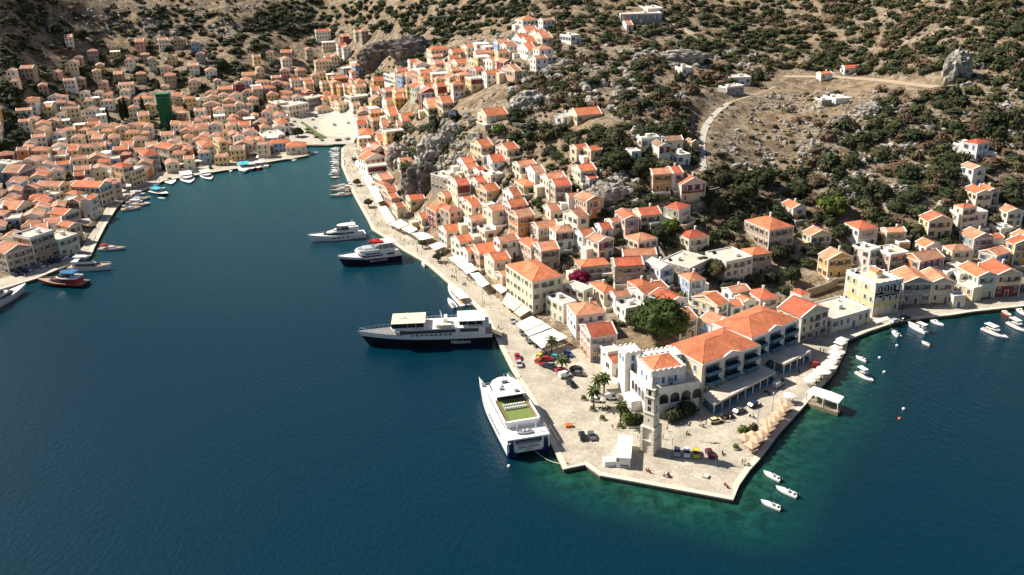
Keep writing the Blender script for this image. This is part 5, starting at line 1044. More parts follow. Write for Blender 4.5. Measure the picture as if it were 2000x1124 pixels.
# rocks
RK = mat('limestone_rock', (.13, .12, .105), .95, 0, .35, col2=(.50, .46, .40), bump=1.0, detail=8, lo=.38, hi=.60)
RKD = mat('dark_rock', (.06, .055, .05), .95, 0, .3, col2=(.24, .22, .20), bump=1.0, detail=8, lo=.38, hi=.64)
RB = []
for v in range(5):
    vs_, fs_ = ICO[1] if v < 3 else ICO[2]; off = Vector((v*9.1, 3, 1)); RB.append((np.array([tuple(Vector(a)*(1+.55*noise.noise(Vector(a)*1.6+off))) for a in vs_]), fs_))
ROCKS = [([(1180, 90), (1480, 95), (1500, 135), (1250, 130)], 260, (.8, 2.4)), ([(1000, 130), (1180, 110), (1280, 180), (1180, 220), (1000, 215)], 420, (.8, 2.6)), ([(1400, 190), (1640, 170), (1700, 250), (1560, 340), (1390, 340)], 620, (.4, 1.3)), ([(1640, 170), (1800, 190), (1960, 330), (1850, 380), (1640, 330)], 420, (.6, 2)),
         ([(1600, 330), (1860, 360), (1860, 420), (1650, 400)], 260, (.6, 1.8)), ([(780, 260), (900, 220), (1000, 260), (1000, 300), (870, 330), (800, 330)], 240, (.8, 2.4)), ([(60, 20), (560, 0), (480, 70), (150, 90)], 420, (.8, 2.4)), ([(1140, 330), (1260, 330), (1260, 400), (1140, 390)], 90, (.8, 2.2)), ([(870, 80), (1000, 60), (1010, 80), (880, 90)], 60, (1, 2)), ([(1860, 100), (2000, 110), (2000, 300), (1880, 250)], 160, (.7, 2)), ([(1180, 180), (1340, 160), (1350, 260), (1200, 260)], 160, (.6, 1.8))]
V_, F_ = [], []; nb = 0
for pg, n, (r0, r1) in ROCKS:
    xs, ys = [p[0] for p in pg], [p[1] for p in pg]
    for _ in range(n*2):
        x, y = rv.uniform(min(xs), max(xs)), rv.uniform(min(ys), max(ys))
        if not inpoly(x, y, pg) or inpoly(x, y, OPEN[0]) or inpoly(x, y, OPEN[1]) or noise.noise(Vector((x*.025, y*.05, 7))) < -.05: continue
        p = ground(x, y); r = r0+(r1-r0)*rv.random()**2
        if any((hx-p.x)**2+(hy-p.y)**2 < (hr+r)**2 for hx, hy, hr in HOUSES): continue
        v, f = RB[rv.randrange(5)]; a = rv.uniform(0, 6.28); c, s_ = math.cos(a), math.sin(a)
        V_.append(np.stack([(v[:, 0]*c-v[:, 1]*s_)*r*rv.uniform(.8, 1.5)+p.x, (v[:, 0]*s_+v[:, 1]*c)*r+p.y, v[:, 2]*r*rv.uniform(.6, 1.1)+p.z+.1*r], 1)); F_ += [tuple(i+nb for i in t) for t in f]; nb += len(v)
me = bpy.data.meshes.new('boulders'); me.from_pydata(np.concatenate(V_).tolist(), [], F_); me.materials.append(RK); tag(inst('scattered_boulders', me), 'grey limestone boulders strewn over the dry hillsides', 'boulders', kind='stuff')
def crag(x, y, rx, ry, rz_, lab, m=RK, sink=.3, seed=1, rot=0):
    p = ground(x, y); vs_, fs_ = ICO[4]; off = Vector((seed*7.3, seed, 0)); q = MB(); out = []
    for a in vs_:
        a = Vector(a); rg = noise.ridged_multi_fractal(a*1.6+off, 1, 2.1, 4, 1, 2)
        vf = noise.voronoi(a*3.2+off)[0]; k = 1+.26*noise.noise(a*1.5+off)+.16*(rg-1)+.28*(vf[1]-vf[0]-.25)+.09*noise.noise(a*8+off); out.append((a.x*rx*k, a.y*ry*k, a.z*rz_*k+rz_*(1-sink)))
    q.add(out, fs_); o = q.build('rock_crag', [m], None, False, (p.x, p.y, p.z-rz_*.4), rot); tag(o, lab, 'rock'); return o
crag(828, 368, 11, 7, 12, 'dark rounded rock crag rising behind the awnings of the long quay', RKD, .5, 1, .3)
crag(850, 300, 10, 8, 10, 'rugged grey crag below the Greek flag', RK, .6, 2); crag(778, 318, 7, 8, 10, 'pale vertical crag above the yellow quayside awning', RK, .5, 3, .4)
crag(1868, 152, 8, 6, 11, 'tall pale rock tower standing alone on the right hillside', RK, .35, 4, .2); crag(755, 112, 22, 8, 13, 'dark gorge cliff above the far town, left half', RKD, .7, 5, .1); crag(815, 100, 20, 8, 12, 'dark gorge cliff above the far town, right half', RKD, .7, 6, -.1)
crag(1185, 385, 9, 5, 6, 'low pale crag between houses on the middle slope', RK, .6, 7); crag(1035, 205, 10, 7, 7, 'grey crag on the left shoulder of the central ridge', RK, .6, 8); crag(1330, 115, 16, 5, 5, 'long pale rock ledge below the dark forest', RK, .6, 9); crag(885, 265, 7, 6, 7, 'grey crag left of the crag-top villa', RK, .6, 10); crag(1700, 222, 9, 6, 5, 'pale rock outcrop on the right slope below the dirt road', RK, .6, 11)
# trees
def tree(x, y, H, R, kd, lab, shape='round', name='tree', cat='tree', up=0):
    p = ground(x, y); o = thing(name, lab, cat, tuple(p)); q = MB()
    if shape == 'cypress':
        q.bar((0, 0, -.5), (0, 0, H*.3), .25, 0, 6); q.build('trunk', [M['bark']], o); q = MB()
        for i in range(7): t = i/6; rr_ = R*(.75+.35*math.sin(t*2.2))*(1-.72*t**2.2); crown(q, rv, (0, 0, H*(.14+.76*t)), rr_, 60, .35, 2, flat=1.4*H*.12/max(rr_, .1))
        q.build('crown', [LEAF[kd]], o); return o
    th_ = H*(.42 if shape == 'round' else .5); q.bar((0, 0, -.5), (.2, .1, th_), R*.09+.1, 0, 7, R*.06+.06)
    for k in range(5): a = k*1.26+rv.random(); q.bar((.2, .1, th_*.85), (R*.55*math.cos(a), R*.55*math.sin(a), th_+R*.35), R*.05+.04, 0, 5, .04)
    q.build('trunk', [M['bark']], o); q = MB(); n = 9 if R > 3 else 5
    fl = .6 if shape == 'umbrella' else .8
    crown(q, rv, (0, 0, H-R*.65), R*.66, 120, R*.1, 3, flat=fl)
    for k in range(n):
        a = k*6.283/n+rv.uniform(-.3, .3); rr_ = R*rv.uniform(.34, .5); d_ = R-rr_*1.0; crown(q, rv, (d_*math.cos(a), d_*math.sin(a), H-R*.8+rv.uniform(-.25, .3)*R), rr_, 90, R*.085, 2, flat=fl)
    if R > 8:
        for k in range(16): a = k*2.4; d_ = R*(.8 if k % 2 else .45); crown(q, rv, (d_*math.cos(a), d_*math.sin(a), H*(.34+.03*(k % 5))+R*.1), R*.4, 120, R*.05, 2, flat=.85)
    for k in range(n//2+1):
        a = rv.uniform(0, 6.28); crown(q, rv, (R*.35*math.cos(a), R*.35*math.sin(a), H-R*.42), R*.42, 80, R*.085, 2, flat=fl)
    q.build('crown', [LEAF[kd]], o); return o
tree(1288, 660, 14.5, 8.6, 'pine', 'huge dense dark green pine behind the white crenellated building')
tree(1625, 420, 9.5, 7.2, 'bright', 'bright green umbrella-crowned pine alone on the slope', 'umbrella')
tree(1132, 560, 7, 4.2, 'magenta', 'magenta bougainvillea in full flower among the houses right of the green-shuttered mansion', 'umbrella', 'bougainvillea', 'bougainvillea')
for x, y, H, R, kd, lab in [(1398, 545, 8, 5, 'olive', 'dusty olive tree in the dry garden, left of its neighbour'), (1372, 530, 6, 3.5, 'olive', 'small pale olive tree in the dry garden beside the cream block'), (1240, 640, 6, 3.5, 'olive', 'olive tree at the foot of the huge dark pine'), (1545, 555, 7, 4, 'dark', 'dark tree below the terraced ruins left of the maroon-fronted mansion'),
    (1640, 470, 7, 4, 'dark', 'dark tree between the red-roofed houses under the bright green pine'), (1520, 510, 7, 4.5, 'dark', 'dark garden tree right of the big stone mansion'), (1655, 505, 6, 3.5, 'dark', 'dark tree uphill of the maroon-fronted mansion'), (1290, 470, 6, 4, 'dark', 'bushy tree behind the yellow hipped house'), (1310, 455, 6, 4, 'bright', 'light green tree behind the yellow hipped house'),
    (1210, 330, 8, 5.5, 'dark', 'broad dark tree on the knoll above the middle slope'), (1255, 350, 8, 5, 'dark', 'dark tree left of the maroon temple-fronted house'), (1180, 300, 6, 4.5, 'olive', 'olive-coloured tree on the knoll'), (1460, 390, 8, 5, 'dark', 'dark tree right of the maroon temple-fronted house'), (1430, 400, 7, 3.5, 'olive', 'olive tree beside the terrace walls'),
    (1490, 360, 8, 6, 'dark', 'large dark tree above the terrace walls'), (1560, 385, 6, 4.5, 'dark', 'dark tree left of the bright green pine'), (885, 240, 7, 4.5, 'dark', 'dark tree beside the Greek flag on the crag'), (975, 262, 5, 4, 'bright', 'green bush-like tree right of the crag-top villa'), (780, 275, 6, 4.5, 'dark', 'dark tree above the long quay rock'),
    (582, 268, 7, 4.5, 'dark', 'dark round tree beside the inner quay square'), (545, 185, 7, 4.5, 'bright', 'bright green tree inside the far town'), (110, 70, 10, 6.5, 'dark', 'lone big dark tree left of the pink hillside house'), (160, 78, 9, 6, 'dark', 'dark tree right of the lone pink house'), (435, 135, 9, 7, 'dark', 'large dark tree on the upper edge of the far town'),
    (720, 405, 4.5, 2.8, 'dark', 'round quay tree on the long quay'), (856, 512, 4.5, 2.6, 'dark', 'round quay tree by the dinghy on the long quay'), (697, 363, 4, 2.5, 'olive', 'thin quay tree beside the sailboats'), (825, 485, 4, 2.2, 'olive', 'thin quay tree by the black cruiser'), (20, 470, 8, 6, 'dark', 'dark tree on the far left behind the quay houses'), (5, 510, 6, 5, 'dark', 'dark tree at the left picture edge'), (700, 215, 6, 4, 'dark', 'dark tree beside the harbour square car park')]:
    tree(x, y, H, R, kd, lab)
for i, (x, y, H) in enumerate([(240, 235, 15), (248, 232, 16), (282, 232, 16), (345, 255, 11), (365, 232, 12), (212, 240, 11), (313, 190, 13), (853, 262, 9), (330, 262, 11), (1352, 296, 6), (160, 150, 8)]):
    o = tree(x, y, H, 2.6 if H > 12 else 1.9, 'cypress', None, 'cypress', 'cypress_tree', 'cypress'); o['group'] = 'cypresses of the town'; want(o, f'{"tall " if H > 12 else ""}dark column-shaped cypress {where(x, y)}', x, y)
def palm(x, y, H, lab):
    p = ground(x, y); o = thing('palm_tree', lab, 'palm', tuple(p), rv.random()*6, 'palms on the quay'); q = MB(); q.bar((0, 0, -.3), (.15, .1, H*.5), .28, 0, 8, .22); q.bar((.15, .1, H*.5), (.1, 0, H), .22, 0, 8, .25); q.build('trunk', [M['bark']], o)
    q = MB()
    for i in range(26):
        a = i*2.4; el = .9-1.5*(i/26); L_ = rv.uniform(2.2, 2.9); pts = []
        for k in range(6): t = k/5; pts.append(Vector((math.cos(a)*L_*t*math.cos(el*(1-t*.3)), math.sin(a)*L_*t*math.cos(el*(1-t*.3)), H+L_*t*math.sin(el)-1.3*t*t)))
        sd_ = Vector((-math.sin(a), math.cos(a), 0))
        for k in range(5):
            w0, w1 = .45*math.sin(math.pi*(k+.4)/5.6), .45*math.sin(math.pi*(k+1.4)/5.8)
            for s in (-1, 1): q.add([pts[k], pts[k]+sd_*s*w0-Vector((0, 0, w0*.5)), pts[k+1]+sd_*s*w1-Vector((0, 0, w1*.5)), pts[k+1]], [(0, 1, 2, 3)], 0)
    q.build('fronds', [LEAF['palm']], o)
for x, y, H, lab in [(1180, 775, 7, 'tall quay palm in front of the white crenellated building'), (1160, 795, 6, 'quay palm leaning over the parked white cars'), (1212, 832, 7, 'bushy quay palm in the stone bed left of the clock tower'), (1078, 692, 5.5, 'palm beside the big white awnings'), (1098, 725, 4.5, 'small palm among the parked cars'), (1330, 600, 5, 'palm in the garden behind the pink house'), (1490, 590, 5, 'palm in the garden below the big stone mansion'), (1168, 770, 5.5, 'palm behind the tall quay palm'), (693, 322, 4, 'palm at the yellow awning near the harbour head')]: palm(x, y, H, lab)
# ---------------------------------------------------------------- boats
def hull_mb(L, W, fs, fb, mats=2, split=.55, kb=-.6, full=.55, n=14, tumble=.9):
    q = MB(); rows = []
    for i in range(n+1):
        t = i/n; b = W/2*(1-max(0, (t-full)/(1-full))**2.1)*(1-.06*max(0, .3-t)/.3); b = max(b, .03)
        z = fs+(fb-fs)*t**1.8; xw = L*(t-.075*max(0, (t-.6)/.4)**1.5*1.0); wb = b*(tumble-.45*t**3); zs = z*split
        xm = L*t-(L*t-xw)*(1-split)
        rows.append([(xw*.985, 0, kb), (xw, wb*.8, kb*.6), (xw, wb, 0), (xm, wb+(b-wb)*.75, zs), (L*t, b, z)])
    def ring(r): return [(r[4][0], -r[4][1], r[4][2]), (r[3][0], -r[3][1], r[3][2]), (r[2][0], -r[2][1], r[2][2]), (r[1][0], -r[1][1], r[1][2]), r[0], r[1], r[2], r[3], r[4]]
    vs_ = [p for r in rows for p in ring(r)]; fs_, ms = [], []
    for i in range(n):
        for j in range(8):
            a = i*9+j; fs_.append((a, a+1, a+10, a+9)); ms.append(1 if j in (0, 7) else 0)
        fs_.append((i*9+8, i*9, i*9+9, i*9+17)); ms.append(2)
    fs_.append(tuple(range(8, -1, -1))); ms.append(0)
    q.v = vs_; q.f = fs_; q.m = ms; return q
def tier(q, x0, x1, w, z0, z1, rake=.0, mi=0, nose=.35, s=1.0):
    f = x0+(x1-x0)*(1-nose); w *= s; pt = [(x0, -w), (f, -w), (f+(x1-f)*.65, -w*.72), (x1, -w*.25), (x1, w*.25), (f+(x1-f)*.65, w*.72), (f, w), (x0, w)]
    r = rake*(z1-z0); tp = [(x+(r*.15 if i in (0, 7) else -r*(1 if i in (3, 4) else .7 if i in (2, 5) else .3)), y*.93) for i, (x, y) in enumerate(pt)]
    q.prism(pt, z0, z1, mi, tp)
def band(parent, x0, x1, w, z0, z1, rake, nose, m='dark', name='window_band'):
    q = MB(); tier(q, x0, x1, w, z0, z1, rake, 0, nose, 1.0); q.build(name, [M[m]], parent)
def rail(parent, pts, h=.9, name='railing'):
    q = MB()
    for a, b_ in zip(pts[:-1], pts[1:]):
        a, b_ = Vector(a), Vector(b_); k = max(1, int((b_-a).length/1.4))
        q.bar(a+Vector((0, 0, h)), b_+Vector((0, 0, h)), .035)
        for i in range(k+1): p = a.lerp(b_, i/k); q.bar(p, p+Vector((0, 0, h)), .025)
    q.build(name, [M['trim']], parent)
def along(name, label, cat, stern, bow, zs=0, zb=0, group=None):
    s, b_ = at(*stern, zs), at(*bow, zb); a = math.atan2(b_.y-s.y, b_.x-s.x); L = math.hypot(b_.x-s.x, b_.y-s.y)
    return thing(name, label, cat, (s.x, s.y, 0), a, group), L
def text(s, size, parent, loc, rot, m='trim', name='lettering'):
    cu = bpy.data.curves.new('t', 'FONT'); cu.body = s; cu.size = size; cu.extrude = .02; cu.offset = .004*size; cu.align_x = 'CENTER'; cu.resolution_u = 3
    t = bpy.data.objects.new('t', cu); C.objects.link(t); bpy.context.view_layer.update(); me = bpy.data.meshes.new_from_object(t.evaluated_get(bpy.context.evaluated_depsgraph_get())); bpy.data.objects.remove(t)
    me.materials.clear(); me.materials.append(M[m]); o = inst(name, me, parent, loc); o.rotation_euler = rot; return o
PI = math.pi
def ferry():
    o, L = along('ferry', 'long black-hulled passenger ferry with white canopied decks moored stern-on at the quay', 'ferry', (961, 655), (700, 660), 1.5, 3)
    W = 9.6; UP = 1.2; q = hull_mb(L, W, 4.2, 5.6, split=.66, full=.42); q.build('hull', [M['black'], M['white'], M['greynet']], o, smooth=False)
    o0 = o; o = thing('superstructure', None, None); o.parent = o0; o.location = (0, 0, 1.25)
    q = MB(); tier(q, L*.05, L*.72, W/2-.25, 2.9, 5.6, .3, 0, .12); q.build('main_deckhouse', [M['white']], o)
    for x0, x1 in ((.10, .24), (.27, .69)): band(o, L*x0, L*x1, W/2-.18, 4.1, 5.2, .2, .02)
    for k in range(9): q = MB(); q.box(L*(.30+.035*k), W/2-.25, 3.25, L*(.30+.035*k)+.9, W/2-.17, 3.75); q.build('window', [M['dark']], o)
    q = MB(); q.box(L*.02, -W/2+.1, 5.6, L*.73, W/2-.1, 5.75); q.build('upper_deck', [M['whitep']], o)
    q = MB(); tier(q, L*.60, L*.755, W/2-.5, 5.6, 7.9, .5, 0, .25); q.build('wheelhouse', [M['white']], o); band(o, L*.64, L*.757, W/2-.45, 6.5, 7.3, .5, .25)
    q = MB(); q.slab([(L*.49, -W/2+.2, 8.3), (L*.74, -W/2+.2, 8.3), (L*.74, W/2-.2, 8.3), (L*.49, W/2-.2, 8.3)], .22); q.build('forward_canopy', [M['cream_canvas']], o)
    for x0, x1, zz in ((.50, .735, 6.5), (.07, .24, 6.6)):
        for sg in (-1, 1): q = MB(); y0 = sg*(W/2-.45); q.box(L*x0, y0-.02, zz, L*x1, y0+.02, 8.0); q.build('side_glass_and_shade', [M['dark']], o)  # forward pair is glazing; aft pair are dark sheets for shade under the canopy
    q = MB(); q.slab([(L*.05, -W/2+.2, 8.2), (L*.255, -W/2+.2, 8.2), (L*.255, W/2-.2, 8.2), (L*.05, W/2-.2, 8.2)], .22); q.build('aft_canopy', [M['white']], o)
    q = MB()
    for x in (.06, .12, .18, .25, .50, .56, .62): [q.bar((L*x, s*(W/2-.4), 5.7), (L*x, s*(W/2-.4), 8.0), .07) for s in (-1, 1)]
    q.build('canopy_posts', [M['trim']], o)
    q = MB(); q.bar((L*.36, 0, 5.7), (L*.38, 0, 10.8), .3, r2=.12); q.bar((L*.37, -1.8, 9), (L*.37, 1.8, 9), .08); q.box(L*.33, -2.2, 5.75, L*.355, 2.2, 8.2); q.bar((L*.66, 0, 8.3), (L*.62, 0, 10.4), .1); q.bar((L*.69, 0, 8.4), (L*.63, 0, 8.6), .15); q.build('mast', [M['white']], o)
    q = MB(); tier(q, L*.30, L*.42, .9, 6.1, 7.0, .4, 0, .4); q2 = q; q2.v = [(x, y+W/2-1.1, z) for x, y, z in q2.v]; q2.build('rescue_boat', [M['cream_canvas']], o)
    for k in range(4): q = MB(); q.lathe([(.35, 0), (.38, .6), (.3, 1.1)], 8, 0); lr = q.build('life_raft', [M['white']], o, loc=(L*(.28+.018*k), W/2-.9, 5.8))
    rail(o, [(L*.03, W/2-.15, 5.75), (L*.60, W/2-.15, 5.75)]); rail(o, [(L*.03, -W/2+.15, 5.75), (L*.60, -W/2+.15, 5.75)]); rail(o, [(L*.74, W/2*.72, 4.0), (L*.88, W/2*.42, 4.3), (L*.985, 0, 4.6), (L*.88, -W/2*.42, 4.3), (L*.74, -W/2*.72, 4.0)])
    q = MB()
    for r in range(4):
        q = MB(); [q.box(L*(.07+.045*r), -3+s*1.3, 5.76, L*(.07+.045*r)+.5, -2.1+s*1.3, 6.5) for s in range(5)]; q.build('seat_row', [M['bluep']], o)
    for ch in list(o.children): ch.parent = o0; ch.location.z += 1.25
    bpy.data.objects.remove(o); o = o0
    text('Nikolaos', 1.9, o, (L*.235, W/2+.06, 1.15), (PI/2, 0, PI), 'trim', 'ship_name')
    q = MB(); q.slab([(-3.4, -1.5, 1.5), (.1, -1.5, 3.6), (.1, 1.5, 3.6), (-3.4, 1.5, 1.5)], .15); q.build('gangway', [M['metal']], o)
ferry()
def cruiser():
    o, L = along('cruise_boat', 'black-hulled excursion boat with white decks and red rafts beside the long quay', 'boat', (781, 497), (659.6, 503), 1.5, 4.2)
    W = 8.2; hull_mb(L, W, 3.0, 4.8, split=.74, full=.45).build('hull', [M['black'], M['white'], M['whitep']], o)
    q = MB(); tier(q, L*.10, L*.70, W/2-.15, 2.6, 5.6, .5, 0, .2); q.build('deckhouse', [M['white']], o)
    band(o, L*.30, L*.68, W/2-.08, 3.6, 4.3, .3, .2); band(o, L*.12, L*.24, W/2-.08, 3.5, 4.5, 0, .02); band(o, L*.34, L*.60, W/2-.08, 4.7, 5.1, .3, .1)
    q = MB(); tier(q, L*.08, L*.72, W/2, 5.6, 6.4, .3, 0, .25); q.build('upper_bulwark', [M['white']], o)
    q = MB(); tier(q, L*.10, L*.68, W/2-.4, 6.4, 6.45, 0, 0, .25); q.build('open_deck', [M['s_grey']], o)
    q = MB(); q.slab([(L*.07, -W/2+.3, 8.7), (L*.38, -W/2+.5, 8.7), (L*.38, W/2-.5, 8.7), (L*.07, W/2-.3, 8.7)], .2); q.build('hardtop', [M['white']], o)
    q = MB(); [q.bar((L*x, s*(W/2-.6), 6.4), (L*x, s*(W/2-.6), 8.6), .08) for x in (.1, .2, .3, .37) for s in (-1, 1)]; q.bar((L*.42, 0, 6.4), (L*.40, 0, 11.4), .25, r2=.08); q.bar((L*.44, -2, 6.4), (L*.41, 0, 9), .12); q.bar((L*.44, 2, 6.4), (L*.41, 0, 9), .12); q.build('mast_and_posts', [M['white']], o)
    for k, (x, y) in enumerate([(.30, -1.6), (.27, 1.5), (.34, .2)]): q = MB(); tier(q, 0, 4.2, .9, 0, .7, 0, 0, .4); q.build('red_raft', [M['redp']], o, loc=(L*x, y, 8.75))
    rail(o, [(L*.7, 3.6, 3.5), (L*.88, 2, 4.2), (L*.99, 0, 4.7), (L*.88, -2, 4.2), (L*.7, -3.6, 3.5)], .8)
    q = MB()
    for r in range(4):
        q = MB(); [q.box(L*(.46+.035*r), -2.2+s*1.2, 6.46, L*(.46+.035*r)+.45, -1.5+s*1.2, 7.1) for s in range(4)]; q.build('seat_row', [M['whitep']], o)
    text('Manos Cruises', 1.3, o, (L*.38, W/2+.06, 1.25), (PI/2, 0, PI), 'trim', 'ship_name')
cruiser()
def yacht(stern, bow, lab, W, zb=3, hm='white', lm='white', H=1.0, dark=True, top='white', tiers=2, name='motor_yacht', accent=None):
    o, L = along(name, lab, 'yacht', stern, bow, 1.2, zb); hull_mb(L, W, 1.6*H, 2.9*H, split=.5, full=.4).build('hull', [M[lm], M[hm], M['teak'] if H < 1.1 else M['whitep']], o)
    z = 1.9*H; q = MB(); tier(q, L*.12, L*.76, W/2-.5, 1.6*H, 1.6*H+2.2, 1.5, 0, .55); q.build('saloon', [M[accent or 'white']], o)
    band(o, L*.20, L*.745, W/2-.45, 1.6*H+.7, 1.6*H+1.6, 1.5, .55); z = 1.6*H+2.2
    q = MB(); tier(q, L*.10, L*.58, W/2-.35, z, z+.5, .8, 0, .45); q.build('flybridge', [M['white']], o)
    if tiers > 1: q = MB(); tier(q, L*.28, L*.56, W/2-.9, z+.5, z+1.3, 1.4, 0, .5); q.build('windscreen', [M['dark']], o)
    q = MB(); tier(q, L*.16, L*.48, W/2-.9, z+2.4, z+2.6, .3, 0, .4); q.build('hardtop', [M[top]], o)
    q = MB(); [q.bar((L*x, s*(W/2-1.1), z+.4), (L*(x-.01), s*(W/2-1.15), z+2.4), .1) for x in (.2, .44) for s in (-1, 1)]; q.bar((L*.24, 0, z+2.6), (L*.2, 0, z+4.4), .12); q.bar((L*.22, -.8, z+3.4), (L*.22, .8, z+3.4), .06); q.build('radar_arch', [M['white']], o)
    for k in range(4): q = MB(); q.box(L*(.3+.08*k), W/2*.93, 1.0*H, L*(.3+.08*k)+1.1, W/2*1.0+.03, 1.45*H); q.build('porthole', [M['dark']], o)
    rail(o, [(L*.66, W/2*.8, 2.2*H), (L*.84, W/2*.5, 2.5*H), (L*.985, 0, 2.9*H), (L*.84, -W/2*.5, 2.5*H), (L*.66, -W/2*.8, 2.2*H)], .7); return o
yacht((713, 456), (600.5, 461), 'sleek white superyacht with a long dark window line left of the black-hulled excursion boat', 6.8, 3.2, H=1.25)
yacht((136, 522), (219, 517), 'white motor yacht with grey window line moored at the left quay beside the red boat', 5.2, 2.4)
yacht((-52, 612), (51, 554), 'large white yacht cut by the left edge of the picture', 6.8, 3.2, H=1.2)
yacht((168, 553), (72, 544), 'dark red party boat with a blue roof moored at the left quay', 6.5, 2.6, 'redp', 'black', .9, top='bluep', name='party_boat', accent='redp')
def sailboat(stern, bow, lab, W=3.4, mast=14, hm='white', cover='redp', group=None):
    o, L = along('sailboat', lab, 'sailboat', stern, bow, 1, 1, group); hull_mb(L, W, 1.0, 1.35, split=.2, full=.35).build('hull', [M['navy'], M[hm], M['teak']], o)
    q = MB(); tier(q, L*.3, L*.68, W*.28, 1.0, 1.75, 1, 0, .5); q.build('cabin', [M['white']], o); q = MB(); q.bar((L*.55, 0, 1.2), (L*.55, 0, mast), .10, 0, 6, .06); q.bar((L*.55, -W*.3, mast*.55), (L*.55, W*.3, mast*.55), .03); q.bar((L*.99, 0, 1.4), (L*.55, 0, mast), .02); q.bar((0, 0, 1.2), (L*.55, 0, mast), .02); q.build('mast', [M['metal']], o)
    q = MB(); q.bar((L*.54, 0, 2.4), (L*.14, 0, 2.5), .22, 0, 6); q.build('boom_cover', [M[cover]], o); q = MB(); q.slab([(L*.08, -W*.35, 2.7), (L*.28, -W*.35, 2.9), (L*.28, W*.35, 2.9), (L*.08, W*.35, 2.7)], .06); q.build('bimini', [M[cover]], o)
sailboat((193, 485), (246, 483.5), 'white sailboat with red sail covers alone at the left quay', 3.6, 15)
for i, (y, c) in enumerate([(364, 'bluep'), (371, 'white'), (381, 'greynet')]):
    sailboat((683-i*.5+4, y-3), (645-i, y+1), ['uppermost sailboat of the trio on the long quay, blue sail cover', 'middle sailboat of the trio on the long quay, white sail cover', 'lowest sailboat of the trio on the long quay, grey sail cover'][i], 3.4, 13, cover=c)
for st, bw, lab, c in [((236, 409), (276, 404.5), 'grey-white sailboat nearest the viewer in the left quay raft', 'greynet'), ((243, 402), (290, 398), 'second sailboat in the left quay raft, dark sail cover', 'greynet'), ((244, 392), (296, 385), 'broad white sailboat in the middle of the left quay raft', 'white')]: sailboat(st, bw, lab, 4, 13, cover=c)
def small(stern, bow, lab, kind='open', W=None, hm='white', z=.6, top='white'):
    o, L = along({'open': 'motorboat', 'cabin': 'cabin_cruiser', 'caique': 'fishing_boat', 'dinghy': 'dinghy'}[kind], lab, 'boat', stern, bow, z*.5, z); W = W or L*.33
    hull_mb(L, W, .65 if kind != 'caique' else 1.0, .95 if kind != 'caique' else 1.8, split=.3, full=.45).build('hull', [M[hm], M[hm], M['whitep']], o)
    q = MB(); q.box(L*.08, -W*.3, .66, L*.6, W*.3, .72 if kind != 'caique' else 1.12); q.build('cockpit', [M['greynet'] if kind in ('open', 'dinghy') else M['teak']], o)
    if kind in ('open', 'dinghy', 'cabin'):
        q = MB(); q.box(-.25, -.2, .3, .15, .2, 1.3); q.box(-.2, -.1, -.4, 0, .1, .4); q.build('outboard_motor', [M['rubber']], o)
    if kind == 'open':
        q = MB(); q.box(L*.38, -W*.16, .7, L*.48, W*.16, 1.5); q.build('console', [M['white']], o); q = MB(); q.slab([(L*.40, -W*.16, 1.5), (L*.5, -W*.16, 1.5), (L*.46, -W*.14, 1.95), (L*.46, W*.14, 1.95)][:0] or [(L*.47, -W*.17, 1.5), (L*.5, -W*.17, 1.52), (L*.5, W*.17, 1.52), (L*.47, W*.17, 1.5)], .05); q.box(L*.47, -W*.16, 1.5, L*.48, W*.16, 1.95); q.build('windscreen', [M['dark']], o)
        q = MB(); q.box(L*.15, -W*.28, .7, L*.24, W*.28, 1.05); q.build('seat', [M['whitep']], o)
    if kind in ('cabin', 'caique'):
        x0, x1 = (.35, .72) if kind == 'cabin' else (.12, .4); zb = .8 if kind == 'cabin' else 1.1; q = MB(); tier(q, L*x0, L*x1, W*.36, zb, zb+1.3, 1, 0, .4); q.build('cabin', [M['white']], o); band(o, L*(x0+.03), L*x1, W*.37, zb+.6, zb+1.05, 1, .4)
        q = MB(); q.slab([(L*.08, -W*.4, zb+2.0), (L*.5, -W*.4, zb+2.0), (L*.5, W*.4, zb+2.0), (L*.08, W*.4, zb+2.0)], .08); q.build('sun_roof', [M[top]], o); q = MB(); [q.bar((L*x, s*W*.36, zb-.2), (L*x, s*W*.36, zb+1.95), .04) for x in (.1, .48) for s in (-1, 1)]; q.build('roof_posts', [M['trim']], o)
    if kind == 'caique': q = MB(); q.bar((L*.6, 0, 1), (L*.6, 0, 7.5), .1); q.bar((L*.6, 0, 3), (L*.3, 0, 5.5), .06); q.bar((L*.6, 0, 7.3), (L*.98, 0, 1.8), .02); q.build('mast', [M['wood']], o)
    return o
def Z(t, *p): return px(t, *p)
